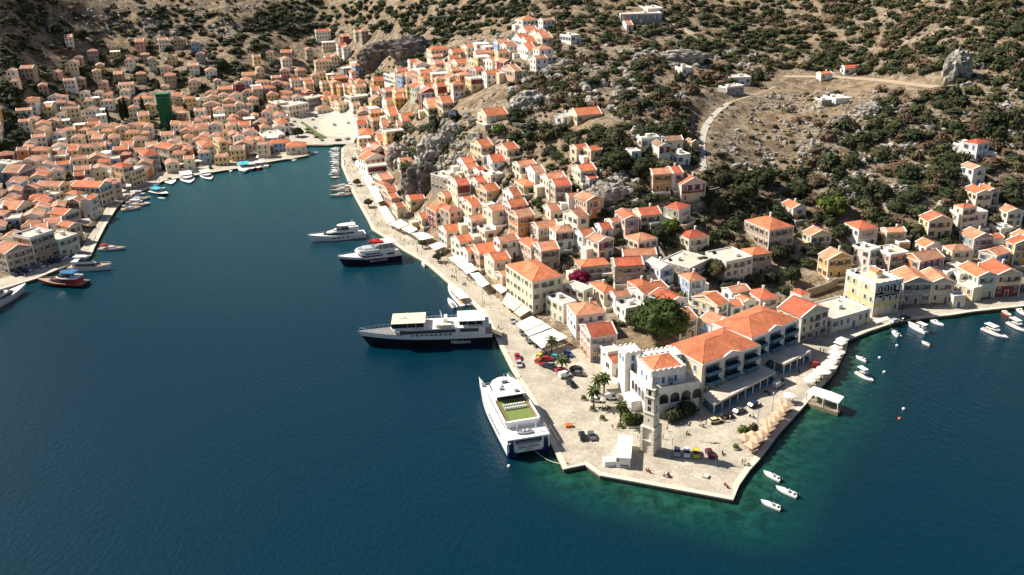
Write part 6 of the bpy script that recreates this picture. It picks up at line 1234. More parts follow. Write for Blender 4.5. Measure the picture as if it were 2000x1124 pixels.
for t, s, b_, kd, lab, kw in [('T7', (390, 935), (283, 877), 'open', 'white open motorboat nearest the quay tip, uppermost of three', {}), ('T7', (492, 1033), (358, 970), 'open', 'white and navy open boat, middle of the three off the tip', dict(hm='white')), ('T7', (392, 1110), (267, 1055), 'open', 'white motorboat with tan deck, lowest of the three off the tip', {}),
    ('T7', (915, 208), (847, 175), 'open', 'small white motorboat left of the cabin cruiser off the parasol quay', {}), ('T7', (858, 272), (955, 330), 'cabin', 'white cabin cruiser with hard top off the parasol quay', {}), ('T7', (1112, 58), (1063, 10), 'open', 'white motorboat moored below the quayside canopy on the right', {}),
    ('T8', (738, 742), (607, 680), 'caique', 'white two-masted fishing caique off the eastern quay', dict(top='whitep')), ('T8', (775, 655), (855, 692), 'open', 'white motorboat right of the fishing caique', {}), ('T8', (762, 826), (702, 798), 'dinghy', 'tiny dinghy adrift below the fishing caique', {}), ('T8', (1128, 708), (1297, 778), 'cabin', 'white flybridge boat at anchor off the eastern quay', {}),
    ('T8', (1303, 668), (1430, 735), 'cabin', 'white cabin boat at the far right off the eastern quay', {}), ('T8', (1263, 592), (1316, 625), 'open', 'small orange boat beside the eastern quay', dict(hm='orangep')), ('T8', (1365, 575), (1430, 625), 'open', 'white boat at the right edge touching the eastern quay', {}),
    ('K', (1330, 500), (1152, 290), 'cabin', 'big white catamaran speedboat moored at the long quay', dict(W=5)), ('K', (1220, 520), (1150, 425), 'dinghy', 'white inflatable dinghy beside the catamaran speedboat', dict(W=2.4)), ('K', (928, 108), (888, 66), 'dinghy', 'lone white dinghy at the long quay near the black cruiser', {}),
    ('Q4', (845, 500), (895, 600), 'open', 'white speedboat at the bend of the inner quay', {}), ('Q4', (1065, 465), (1130, 585), 'cabin', 'white cabin cruiser moored bow-out at the inner quay', {}), ('Q4', (1300, 450), (1400, 540), 'cabin', 'cream excursion boat moored at the inner quay', {}), ('Q5', (480, 765), (480, 865), 'caique', 'fishing boat with a pale blue roof at the inner quay', dict(top='cyan')), ('Q5', (575, 780), (580, 835), 'caique', 'dark fishing boat beside the pale blue-roofed one', dict(hm='navy')),
    ('Q5', (650, 760), (655, 825), 'caique', 'red fishing boat at the inner quay', dict(hm='redp')), ('Q5', (720, 760), (770, 800), 'caique', 'white fishing boat at the right end of the inner quay row', {}), ('Q5', (1110, 700), (1065, 720), 'dinghy', 'white dinghy off the customs house pier', {}), ('Q5', (1290, 620), (1385, 615), 'open', 'workboat right of the customs house pier', {}), ('Q5', (320, 825), (315, 850), 'dinghy', 'tiny white dinghy at the inner quay', {}),
    ('Q4', (640, 690), (855, 740), 'caique', 'dark-hulled boat with turquoise roof in the left quay raft', dict(hm='black', top='cyan')), ('Q4', (650, 665), (825, 665), 'caique', 'white boat with blue roof at the head of the left quay raft', dict(top='bluep')), ('Q5', (540, 795), (545, 835), 'open', 'small boat left of the red fishing boat at the inner quay', {}), ('Q5', (612, 775), (618, 812), 'open', 'small boat squeezed between the two dark fishing boats', {}), ('Q5', (690, 768), (700, 805), 'open', 'small white boat between the red and white fishing boats', {}), ('Q5', (850, 715), (905, 708), 'dinghy', 'dinghy tied parallel to the inner quay, left of its twin', {}), ('Q5', (930, 705), (975, 695), 'dinghy', 'dinghy tied parallel to the inner quay near the customs house', {}),
    ('Q4', (350, 745), (560, 715), 'cabin', 'white cabin boat at the inner side of the left quay raft', {}), ('Q4', (345, 850), (625, 845), 'cabin', 'grey-hulled cabin boat in the left quay raft', dict(hm='greynet')), ('Q4', (975, 465), (990, 500), 'dinghy', 'tiny dinghy between the speedboat and cabin cruiser at the inner quay', {}), ('Q4', (1190, 430), (1240, 480), 'open', 'white open boat between cabin cruiser and cream excursion boat', {}), ('Q5', (70, 745), (90, 830), 'open', 'open boat right of the cream excursion boat', {}), ('Q5', (385, 770), (390, 820), 'open', 'open boat left of the pale blue-roofed fishing boat', {}),
    ('Q4', (820, 785), (712, 775), 'dinghy', 'small white tender beside the dark turquoise-roofed boat', {})]: small(px(t, *s), px(t, *b_), lab, kd, **kw)
for i, yy in enumerate([565, 583, 601, 620, 640, 660, 682, 704, 726, 750, 775, 800, 826, 852, 880, 915]):
    xs = 1645-(i % 3)*6; ln = rv.uniform(95, 130); hm = 'white' if i % 4 else 'whitep'
    if i == 15: hm = 'orangep'
    o = small(px('Q5', xs, yy), px('Q5', xs-ln, yy+8), None, ['open', 'open', 'cabin', 'dinghy'][i % 4], W=2.3, hm=hm); o['group'] = 'small boats moored along the inner quay'
    cn = 'orange' if i == 15 else ['white', 'white', 'white-cabined', 'tiny white'][i % 4]
    o['label'] = f'{cn} moored boat, number {i+1} down the line beside the inner east quay' if 0 else f'{cn} boat in the tight line at the inner east quay, {(ORD+["thirteenth","fourteenth","fifteenth","sixteenth"])[i]} from top'
def catamaran():
    s = at(1033, 889, 0); b_ = at(968, 741, 3.5); a = math.atan2(b_.y-s.y, b_.x-s.x)+.02; L = math.hypot(b_.x-s.x, b_.y-s.y); W = 12.6
    o = thing('catamaran_ferry', 'large white twin-hulled ferry with a green upper deck moored alongside the quay', 'ferry', (s.x, s.y, 0), a)
    for sg in (-1, 1):
        q = hull_mb(L, 3.6, 4.4, 5.0, split=.2, full=.5); q.v = [(x, y+sg*(W/2-1.8), z) for x, y, z in q.v]; q.build('hull', [M['navy'], M['white'], M['whitep']], o)
        for k in range(7): q = MB(); y0 = sg*(W/2); q.box(L*(.20+.045*k), min(y0, y0+sg*.03), 2.9, L*(.20+.045*k)+.8, max(y0, y0+sg*.03), 3.5); q.build('porthole', [M['dark']], o)
    q = MB(); q.box(L*.03, -W/2+1.2, 2.2, L*.78, W/2-1.2, 4.4); q.build('bridge_deck', [M['white']], o)
    q = MB(); tier(q, L*.14, L*.80, W/2-1.3, 4.4, 7.2, .5, 0, .22); q.build('main_cabin', [M['white']], o)
    for sg in (-1, 1):
        for k in range(12): q = MB(); y0 = sg*(W/2-1.3); q.box(L*(.17+.042*k), min(y0, y0+sg*.03), 5.5, L*(.17+.042*k)+.9, max(y0, y0+sg*.03), 6.3); q.build('window', [M['dark']], o)
    q = MB(); q.box(L*.17, -W/2+2.0, 7.2, L*.50, W/2-2.0, 7.32); q.build('green_deck', [M['green_deck']], o)
    q = MB(); [q.box(*b2) for b2 in ((L*.14, -W/2+1.2, 7.2, L*.5, -W/2+1.5, 8.1), (L*.14, W/2-1.5, 7.2, L*.5, W/2-1.2, 8.1), (L*.13, -W/2+1.6, 7.2, L*.15, W/2-1.6, 8.0))]; q.build('bulwark', [M['white']], o)
    q = MB(); tier(q, L*.48, L*.74, W/2-2.2, 7.3, 9.6, .7, 0, .35); q.build('bridge_cabin', [M['white']], o); q = MB(); q.box(L*.478, -W/2+2.4, 7.4, L*.479, W/2-2.4, 9.4); q.build('aft_glass', [M['dark']], o); band(o, L*.60, L*.742, W/2-2.15, 8.3, 9.1, .7, .35)
    q = MB(); tier(q, L*.43, L*.73, W/2-2.0, 9.6, 9.8, .3, 0, .3); q.build('roof', [M['white']], o)
    q = MB(); q.box(L*.46, -2.6, 9.8, L*.49, -1.4, 10.3); q.box(L*.52, 1.2, 9.8, L*.55, 2.6, 10.2); q.box(L*.62, -.9, 9.8, L*.64, .9, 10.5); q.build('roof_vents', [M['greynet']], o)
    for r in range(2):
        q = MB()
        for k in range(9): q.box(L*(.33+.045*r), -3.4+k*.75, 7.33, L*(.33+.045*r)+.5, -2.9+k*.75, 8.1)
        q.build('seat_row', [M['whitep']], o)
    for sg in (-1, 1):
        q = MB(); [q.box(L*.17+k*1.15, sg*(W/2-2.2)-.25, 7.33, L*.17+k*1.15+.45, sg*(W/2-2.2)+.25, 7.95) for k in range(11)]; q.build('seat_row', [M['teak']], o)
    q = MB(); q.box(-.3, -W/2+.3, 5.6, L*.14, W/2-.3, 5.8); q.box(-.35, -W/2+.2, 5.35, -.2, W/2-.2, 5.85); q.build('stern_deck', [M['white']], o)
    q = MB(); q.box(-.35, -W/2+2.5, 1.5, -.1, W/2-2.5, 4.1); q.build('stern_board', [M['white']], o)
    for y in (-W/2+.3, -W/2+2.1, W/2-2.5, W/2-.7): q = MB(); q.box(-.22, y, 0, .1, y+.4, 1.9, 1); q.box(-.22, y, 1.9, .1, y+.4, 5.6, 0); q.build('stern_upright', [M['white'], M['navy']], o)
    q = MB(); q.box(.4, -W/2+.8, 4.4, .45, W/2-.8, 5.5); q.build('stern_opening', [M['dark']], o)
    text('KING SARON', .95, o, (-.4, 0, 2.7), (PI/2, 0, -PI/2), 'iron', 'ship_name'); text('PIRAEUS', .5, o, (-.4, 0, 1.9), (PI/2, 0, -PI/2), 'iron', 'home_port')
    q = MB(); q.box(-.38, -3.3, 3.75, -.34, 3.3, 3.95); q.build('red_stripe', [M['redp']], o)
    q = MB(); q.bar((3.0, -3, 5.8), (3.0, -3, 8.4), .18); q.bar((3, -3, 8.4), (3.2, 2.4, 8.8), .14); q.bar((4.4, 2, 5.8), (3.2, 2.4, 8.8), .1); q.build('davit_crane', [M['white']], o)
    rail(o, [(-.25, -W/2+.4, 5.8), (-.25, W/2-.4, 5.8)], 1.0); rail(o, [(-.2, W/2-.4, 5.8), (L*.14, W/2-.4, 5.8)]); rail(o, [(-.2, -W/2+.4, 5.8), (L*.14, -W/2+.4, 5.8)])
    rail(o, [(L*.8, W/2-.3, 4.8), (L*.97, W/2-1.6, 5.0)]); rail(o, [(L*.8, -W/2+.3, 4.8), (L*.97, -W/2+1.6, 5.0)]); rail(o, [(L*.87, -W/2+2.2, 4.5), (L*.87, W/2-2.2, 4.5)])
    q = MB(); q.box(L*.78, -W/2+2.2, 4.1, L*.88, W/2-2.2, 4.4); q.build('foredeck', [M['whitep']], o)
    for sg in (-1, 1): q = MB(); q.box(L*.84, sg*(W/2-1.9)-.5, 4.8, L*.86, sg*(W/2-1.9)+.5, 5.5); q.lathe([(.35, 4.8), (.35, 5.3)], 8, 0, (L*.89, sg*(W/2-1.9))); q.build('windlass', [M['greynet']], o)
    q = MB(); q.bar((L*.66, 0, 9.8), (L*.64, 0, 12.6), .15, r2=.06); q.bar((L*.65, -1.4, 11.2), (L*.65, 1.4, 11.2), .06); q.lathe([(.6, 9.8), (.6, 10.1), (.2, 10.5)], 10, 0, (L*.58, 1.5)); q.build('mast', [M['white']], o)
    p = o.matrix_basis @ Vector((2.2, -1.8, 5.85)); d_ = thing('tender_boat', 'grey and white tender carried across the stern deck of the catamaran ferry', 'boat', (p.x, p.y, 5.85), a+PI/2)
    hull_mb(4.6, 1.8, .6, .8, split=.5, full=.5, kb=-.02).build('hull', [M['greynet'], M['white'], M['greynet']], d_); q = MB(); q.box(1.2, -.5, .6, 1.6, .5, .9); q.box(2.4, -.5, .6, 2.8, .5, .9); q.build('seat', [M['whitep']], d_)
    # mooring rope
    p0 = Vector(o.matrix_basis @ Vector((-.3, -1.5, 1.4))); p1 = at(1098, 906, 1.35); q = MB(); pr = None
    for k in range(13):
        t = k/12; pt = p0.lerp(p1, t)-Vector((0, 0, 1.0*math.sin(math.pi*t)))
        if pr is not None: q.bar(pr, pt, .07)
        pr = pt
    tag(q.build('mooring_rope', [M['cream_canvas']]), 'pale mooring rope from the catamaran ferry stern to the quay corner', 'rope')
catamaran()
# ---------------------------------------------------------------- cars
CARC = dict(red=(.42, .02, .02), white=(.75, .75, .73), silver=(.45, .46, .48), black=(.015, .015, .018), navy=(.02, .03, .07), yellow=(.62, .50, .04), maroon=(.14, .015, .02), cream=(.65, .55, .30), grey=(.12, .125, .13), cyan=(.05, .35, .42), blue=(.03, .12, .35))
CARM = {}
def car_meshes(c, van):
    k = (c, van)
    if k in CARM: return CARM[k]
    m = bpy.data.materials.get('paint_'+c) or mat('paint_'+c, CARC[c], .3, 0, spec=.6)
    L = 4.2; W = .86; q = MB(); prof = [(0, .35), (0, .85), (.15, 1.0), (.9, 1.05), (3.1, .98), (3.95, .8), (4.2, .6), (4.2, .35)] if not van else [(0, .35), (0, 1.1), (.05, 1.15), (.9, 1.15), (3.2, 1.1), (4.1, .9), (4.3, .7), (4.3, .35)]
    n = len(prof); q.add([(x-L/2, -W, z) for x, z in prof]+[(x-L/2, W, z) for x, z in prof], [tuple(range(n)), tuple(range(2*n-1, n-1, -1))]+[(i, n+i, n+(i+1) % n, (i+1) % n) for i in range(n)])
    top = 1.45 if not van else 1.95; a, b_, c0, d_ = (.25, .7, 2.4, 3.15) if not van else (.03, .06, 2.9, 3.5); body = q
    q.prism([(b_-L/2, -W*.8), (c0-L/2, -W*.8), (c0-L/2, W*.8), (b_-L/2, W*.8)], top-.05, top)
    if van: q.box(.0-L/2, -W, 1.1, 2.2-L/2, W, 1.93)
    g = MB(); g.prism([(a-L/2, -W*.97), (d_-L/2, -W*.97), (d_-L/2, W*.97), (a-L/2, W*.97)], 1.0, top-.05, 0, [(b_-L/2, -W*.8), (c0-L/2, -W*.8), (c0-L/2, W*.8), (b_-L/2, W*.8)])
    w = MB(); w.lathe([(.1, -.12), (.33, -.12), (.33, .12), (.1, .12)], 12); w.v = [(x, z, y) for x, y, z in w.v]
    CARM[k] = (body.mesh('car_body', [m]), g.mesh('car_windows', [M['dark']]), w.mesh('wheel', [M['tyre']])); return CARM[k]
def car(x, y, dx, dy, c, van=False, lab=None):
    p = at(x, y, 1.21); p2 = at(x+dx, y+dy, 1.21); a = math.atan2(p2.y-p.y, p2.x-p.x); z = max(1.21, zt(p.x, p.y)+.05); b_, g, w = car_meshes(c, van)
    o = thing('parked_van' if van else 'parked_car', lab, 'van' if van else 'car', (p.x, p.y, z), a, 'vehicles parked on the quays'); inst('body', b_, o); inst('windows', g, o)
    for sx in (-1.3, 1.3):
        for sy in (-.78, .78): inst('wheel', w, o, (sx, sy, .33))
    if not lab: want(o, f'{c} parked {"van" if van else "car"} {where(x, y)}', x, y)
CARS = [('T6', 1135, 590, 0, 10, 'silver'), ('T6', 1222, 600, 1, 10, 'white'), ('T6', 1308, 607, 1, 10, 'yellow'), ('T6', 1435, 608, 5, 9, 'maroon'), ('T6', 270, 450, 4, 10, 'black'), ('T6', 355, 445, 4, 10, 'grey'), ('T6', 1485, 305, 10, -2, 'cream'), ('T6', 1590, 262, 10, -1, 'black'), ('T6', 1705, 215, 10, -4, 'grey'), ('T6', 1840, 158, 10, -4, 'navy'),
        ('T6', 400, 115, 10, 1, 'white'), ('C', 640, 3, 3, 10, 'red'), ('C', 655, 70, 3, 10, 'silver'), ('C', 852, 55, 10, 6, 'red'), ('C', 925, 22, 10, 0, 'red'), ('C', 932, 92, 10, 3, 'navy'), ('C', 985, 102, 6, 8, 'black'), ('C', 1055, 128, 10, -2, 'red'), ('C', 1195, 112, 10, -3, 'black'), ('C', 1228, 165, 10, 1, 'grey'), ('C', 1155, 262, 8, 6, 'black'),
        ('S3', 490, 808, 8, -6, 'yellow'), ('S3', 650, 825, 10, 2, 'cyan'), ('S3', 770, 790, 8, 6, 'blue'), ('S3', 440, 690, 6, 10, 'black'), ('S3', 375, 655, 6, 9, 'grey'), ('S3', 310, 578, 6, 9, 'grey'), ('S3', 212, 458, 6, 10, 'silver'), ('S3', 720, 845, 10, 3, 'black'), ('S3', 545, 790, 10, -1, 'grey'),
        ('T7', 612, 238, 10, 0, 'red'), ('LB', 270, 925, 10, 4, 'navy'), ('LB', 375, 898, 10, 4, 'grey'), ('LB', 465, 862, 10, 4, 'navy'), ('LB', 530, 838, 10, 4, 'silver'), ('LB', 770, 770, 10, 5, 'white'), ('LB', 840, 725, 10, 5, 'grey'), ('LB', 935, 692, 10, 5, 'black'), ('LB', 1035, 675, 10, 5, 'navy'), ('LB', 1140, 640, 10, 4, 'silver'), ('LB', 1185, 605, 10, 4, 'white'),
        ('T8', 590, 645, 10, -3, 'black'), ('T8', 520, 668, 10, -3, 'silver'), ('Q4', 1150, 400, 10, -2, 'silver'), ('Q4', 1190, 440, 10, -2, 'white'), ('Q4', 1400, 395, 6, 6, 'navy'), ('Q5', 665, 680, 10, -3, 'white'), ('Q5', 1030, 220, 10, -3, 'silver'), ('Q5', 1110, 225, 10, -3, 'black'), ('Q5', 1265, 385, 10, 0, 'maroon'), ('Q5', 210, 745, 10, -3, 'grey')]+[('F', 694+k*2.2, 232+k*5.5, 8, 1, ['white', 'silver', 'grey', 'navy', 'white', 'black', 'silver'][k]) for k in range(7)]
for t, x, y, dx, dy, c in CARS: X, Y = px(t, x, y); car(X, Y, dx, dy, c)
X, Y = px('C', 1090, 178); car(X, Y, 10, -3, 'white', True, 'white panel van parked behind the red car near the palms'); X, Y = px('T6', 535, 92); car(X, Y, 10, 0, 'white', True, 'white boxy off-roader parked under the bushy palm'); X, Y = px('T7', 372, 360); car(X, Y, 10, -6, 'silver', True, 'silver van in the shade of the restaurant canopy')
def hill_car(x, y, c):
    p = ground(x, y); b_, g, w = car_meshes(c, False); o = thing('parked_car', f'{c} car on the dirt track beside the crag-top villa', 'car', (p.x, p.y, p.z+.5), .2, 'vehicles parked on the quays'); inst('body', b_, o); inst('windows', g, o)
    for sx in (-1.3, 1.3):
        for sy in (-.78, .78): inst('wheel', w, o, (sx, sy, .33))
hill_car(1010, 239, 'silver'); hill_car(1041, 240, 'grey')
# ---------------------------------------------------------------- people (one continuous skinned body, clothes by material)
def person_mesh(pose, shirt, pants):
    J = dict(stand=dict(p=(0, 0, .95), c=(0, 0, 1.35), n=(0, 0, 1.5), h=(.02, 0, 1.66), k1=(.02, .1, .5), f1=(0, .11, .06), t1=(.16, .12, .04), k2=(.02, -.1, .5), f2=(0, -.11, .06), t2=(.16, -.12, .04), e1=(0, .27, 1.15), w1=(.06, .29, .9), e2=(0, -.27, 1.15), w2=(.06, -.29, .9)),
             walk=dict(p=(0, 0, .93), c=(.04, 0, 1.34), n=(.06, 0, 1.49), h=(.1, 0, 1.65), k1=(.22, .1, .52), f1=(.3, .1, .08), t1=(.45, .1, .06), k2=(-.02, -.1, .5), f2=(-.32, -.1, .12), t2=(-.2, -.1, .03), e1=(-.14, .26, 1.14), w1=(-.16, .27, .9), e2=(.16, -.26, 1.16), w2=(.3, -.25, .97)),
             sit=dict(p=(0, 0, .5), c=(-.04, 0, .92), n=(-.03, 0, 1.06), h=(.02, 0, 1.22), k1=(.42, .12, .5), f1=(.42, .12, .06), t1=(.56, .12, .04), k2=(.42, -.12, .5), f2=(.42, -.12, .06), t2=(.56, -.12, .04), e1=(.08, .26, .74), w1=(.3, .18, .72), e2=(.08, -.26, .74), w2=(.3, -.18, .72)))[pose]
    names = list(J); R_ = dict(p=.15, c=.155, n=.055, h=.105, k1=.065, f1=.045, t1=.04, k2=.065, f2=.045, t2=.04, e1=.045, w1=.03, e2=.045, w2=.03)
    sh1 = (J['c'][0], .18, J['c'][2]+.06); sh2 = (J['c'][0], -.18, J['c'][2]+.06); J['s1'] = sh1; J['s2'] = sh2; R_['s1'] = R_['s2'] = .06; J['hd1'] = tuple(a+b for a, b in zip(J['w1'], (.03, 0, -.12))); J['hd2'] = tuple(a+b for a, b in zip(J['w2'], (.03, 0, -.12))); R_['hd1'] = R_['hd2'] = .025; names = list(J)
    E_ = [('p', 'c'), ('c', 'n'), ('n', 'h'), ('p', 'k1'), ('k1', 'f1'), ('f1', 't1'), ('p', 'k2'), ('k2', 'f2'), ('f2', 't2'), ('c', 's1'), ('s1', 'e1'), ('e1', 'w1'), ('w1', 'hd1'), ('c', 's2'), ('s2', 'e2'), ('e2', 'w2'), ('w2', 'hd2')]
    me = bpy.data.meshes.new('b'); me.from_pydata([J[k] for k in names], [(names.index(a), names.index(b)) for a, b in E_], []); o = bpy.data.objects.new('b', me); C.objects.link(o)
    m = o.modifiers.new('s', 'SKIN'); sv = me.skin_vertices[0].data
    for i, k in enumerate(names): sv[i].radius = (R_[k], R_[k]); sv[i].use_root = (k == 'p')
    m.use_smooth_shade = True; o.modifiers.new('u', 'SUBSURF').levels = 1; bpy.context.view_layer.update(); r = bpy.data.meshes.new_from_object(o.evaluated_get(bpy.context.evaluated_depsgraph_get())); bpy.data.objects.remove(o)
    r.name = 'person'; r.materials.clear(); [r.materials.append(x) for x in (M['skin'], shirt, pants, M['bark'])]; hz = J['h'][2]
    for f in r.polygons:
        z = f.center.z; hx = J['h'][0]
        f.material_index = 3 if (z > hz+.03 or (z > hz-.05 and f.center.x < hx-.03)) else 0 if z > J['n'][2]-.02 or abs(f.center.y) > .25 or z < (.08 if pose == 'sit' else .42) else 1 if z > J['p'][2]+.05 else 2
    return r
PM = [(ps, cn, person_mesh(ps, s_, p_)) for ps, cn, s_, p_ in [('stand', 'white shirt', M['whitep'], M['bluep']), ('walk', 'dark clothes', M['greynet'], M['iron']), ('walk', 'red shirt', M['redp'], M['greynet']), ('stand', 'blue shirt', M['bluep'], M['whitep']), ('walk', 'pale shirt', M['cream_canvas'], M['teak']), ('sit', 'white shirt', M['whitep'], M['greynet']), ('stand', 'black clothes', M['iron'], M['iron'])]]
def person(x, y, k=None, rz=None, z=1.2):
    k = rv.choice([0, 1, 2, 3, 4, 6]) if k is None else k; p = at(x, y, z); o = inst('person', PM[k][2], None, (p.x, p.y, z), rv.uniform(0, 6.28) if rz is None else rz)
    tag(o, None, 'person', 'people on the quays'); want(o, f'{ {"stand": "standing", "walk": "walking", "sit": "sitting"}[PM[k][0]]} person in {PM[k][1]} {where(x, y)}', x, y)
for t, pts in [('T6', [(1345, 320), (1400, 335), (1572, 298), (1620, 285), (775, 470), (588, 380), (1045, 385), (1005, 460), (1755, 690), (545, 370), (1730, 690)]), ('S3', [(73, 518), (650, 1000)]), ('K', [(1655, 730), (1515, 480), (1575, 545), (1340, 240), (1350, 245), (1310, 300), (1160, 90), (1120, 95), (1230, 170), (1480, 330), (1420, 300)]),
               ('R6', [(530, 130), (545, 150), (560, 120), (575, 190), (590, 215), (600, 245), (585, 270), (610, 290), (560, 225), (625, 310), (640, 350), (665, 400), (700, 440), (730, 475), (740, 575), (722, 515), (745, 560), (765, 545), (800, 575), (845, 640), (880, 655), (905, 665), (930, 680), (960, 690), (985, 720), (1010, 745), (1060, 770), (1145, 800), (1160, 815), (1200, 850), (1290, 895), (620, 230), (600, 200), (580, 150), (540, 180)]),
               ('R5', [(635, 530), (668, 515), (578, 665), (585, 650), (310, 830), (690, 460)]), ('LB', [(930, 780), (590, 940), (460, 950)]), ('Q5', [(1690, 700), (1730, 640), (1760, 600), (1705, 770), (1755, 790), (1780, 850), (1730, 870), (1850, 850), (1400, 440), (1430, 430)]), ('T7', [(45, 575), (80, 565), (630, 150), (650, 155), (850, 20)]), ('T8', [(255, 705), (262, 715), (130, 745)])]:
    for x, y in pts: X, Y = px(t, x, y); person(X, Y)
# scooters
def scooter_mesh(c):
    q = MB()
    for x in (-.6, .6): w = MB(); w.lathe([(.1, -.06), (.26, -.06), (.26, .06), (.1, .06)], 10); q.add([(a+x, c_, b+.26) for a, b, c_ in w.v], w.f, 1)
    q.box(-.75, -.14, .4, .1, .14, .75, 0); q.box(.1, -.12, .3, .45, .12, .38, 0); q.box(.42, -.2, .35, .52, .2, 1.0, 0); q.bar((.5, 0, .9), (.62, 0, .3), .04, 1); q.bar((.44, -.32, 1.05), (.44, .32, 1.05), .025, 1); q.box(-.7, -.13, .75, 0, .13, .85, 1); return q.mesh('scooter', [c, M['rubber']])
SC = [('red', scooter_mesh(M['redp'])), ('black', scooter_mesh(M['iron'])), ('white', scooter_mesh(M['whitep']))]
for i, (t, x, y) in enumerate([('T6', 870, 762), ('T6', 1035, 800), ('T6', 1060, 800), ('T6', 1580, 895), ('T6', 1225, 415), ('T6', 1820, 260), ('T6', 1550, 600), ('T6', 440, 185), ('T6', 470, 195), ('T6', 510, 190), ('T6', 1360, 345), ('T6', 1775, 705), ('T7', 300, 400), ('T7', 320, 410), ('T7', 400, 330), ('T7', 500, 275), ('K', 1200, 215), ('K', 1310, 290)]):
    X, Y = px(t, x, y); p = at(X, Y, 1.21); c, me = SC[[0, 0, 0, 0, 1, 1, 1, 1, 1, 1, 2, 2, 1, 1, 1, 1, 1, 1][i]]; o = inst('scooter', me, None, p, rv.uniform(0, 6.28)); tag(o, None, 'scooter', 'scooters parked on the quays'); want(o, f'{c} motor scooter {where(X, Y)}', X, Y)
    if i in (0, 1, 4, 5, 10): person(X, Y-1, 5, None, 1.55)
# parasols with tables
def parasol(x, y, kind, lab=None):
    p = at(x, y, 1.2); o = thing('parasol', lab, 'parasol', tuple(p), .65 if kind != 'round' else rv.random(), 'parasols along the right-hand quay'); q = MB(); q.bar((0, 0, 0), (0, 0, 2.9), .05, 0, 6); q.build('pole', [M['wood']], o); q = MB()
    n = 4 if kind != 'round' else 10; R_ = 2.3 if kind != 'round' else 1.9; cm = {'beige': 'beige', 'round': 'canvas', 'pale': 'canvas'}[kind]; a0 = math.pi/4
    rim = [(R_*math.cos(a0+2*math.pi*k/n), R_*math.sin(a0+2*math.pi*k/n), 2.45) for k in range(n)]; q.add([(0, 0, 3.15)]+rim+[(a, b_, 2.25) for a, b_, _ in rim], [(0, 1+k, 1+(k+1) % n) for k in range(n)]+[(1+k, 1+n+k, 1+n+(k+1) % n, 1+(k+1) % n) for k in range(n)]); q.build('canopy', [M[cm]], o)
    t = thing('cafe_table', None, 'table', (p.x+.5, p.y-.3, 1.2), rv.random(), 'cafe tables on the quays'); q = MB(); q.box(-.45, -.45, .72, .45, .45, .76); q.bar((0, 0, 0), (0, 0, .72), .05); q.build('table_top', [M['trim']], t)
    X, Y = pj((p.x+.5, p.y-.3, 1.2)); want(t, f'small cafe table under a {"beige" if kind == "beige" else "white"} parasol, {where(X, Y)}', X, Y)
    for k in range(3):
        a = k*2.1+rv.random(); ch = inst('cafe_chair', CH, None, (p.x+.5+.8*math.cos(a), p.y-.3+.8*math.sin(a), 1.2), a+math.pi); tag(ch, None, 'chair', 'cafe chairs on the quays'); want(ch, f'wooden cafe chair under a {"beige" if kind == "beige" else "white"} parasol, {where(X, Y)}', X, Y)
    if not lab: want(o, f'{ {"beige": "beige square", "round": "white round", "pale": "pale square"}[kind]} parasol {where(x, y)}', x, y)
q = MB(); q.box(-.22, -.22, .42, .22, .22, .47); q.box(-.22, -.22, .47, -.18, .22, .9)
for a in (-.2, .2):
    for b_ in (-.2, .2): q.box(a-.02, b_-.02, 0, a+.02, b_+.02, .42)
CH = q.mesh('cafe_chair', [M['wood']])
for x, y in [(165, 715), (207, 762), (237, 728), (266, 696), (300, 664), (318, 630), (345, 600), (370, 572), (398, 540), (420, 512), (215, 700), (295, 627), (385, 505)]: parasol(*px('T7', x, y), 'beige')
for x, y in [(440, 458), (560, 362), (590, 338), (617, 315), (642, 292), (668, 270), (692, 250), (655, 312), (690, 280)]: parasol(*px('T7', x, y), 'round')
for x, y in [(712, 222), (716, 190), (724, 162), (750, 130), (762, 112), (735, 195)]: parasol(*px('T7', x, y), 'pale')
for x, y in [(575, 425), (605, 435), (640, 447), (675, 460), (705, 470), (730, 480), (630, 425), (700, 445)]:
    X, Y = px('T7', x, y); p = at(X, Y, 1.1); t = thing('cafe_table', None, 'table', (p.x, p.y, 1.1), rv.random(), 'cafe tables on the quays'); q = MB(); q.box(-.45, -.45, .72, .45, .45, .76); q.bar((0, 0, 0), (0, 0, .72), .05); q.build('table_top', [M['trim']], t); want(t, f'cafe table on the sea platform under the white canopies', X, Y)
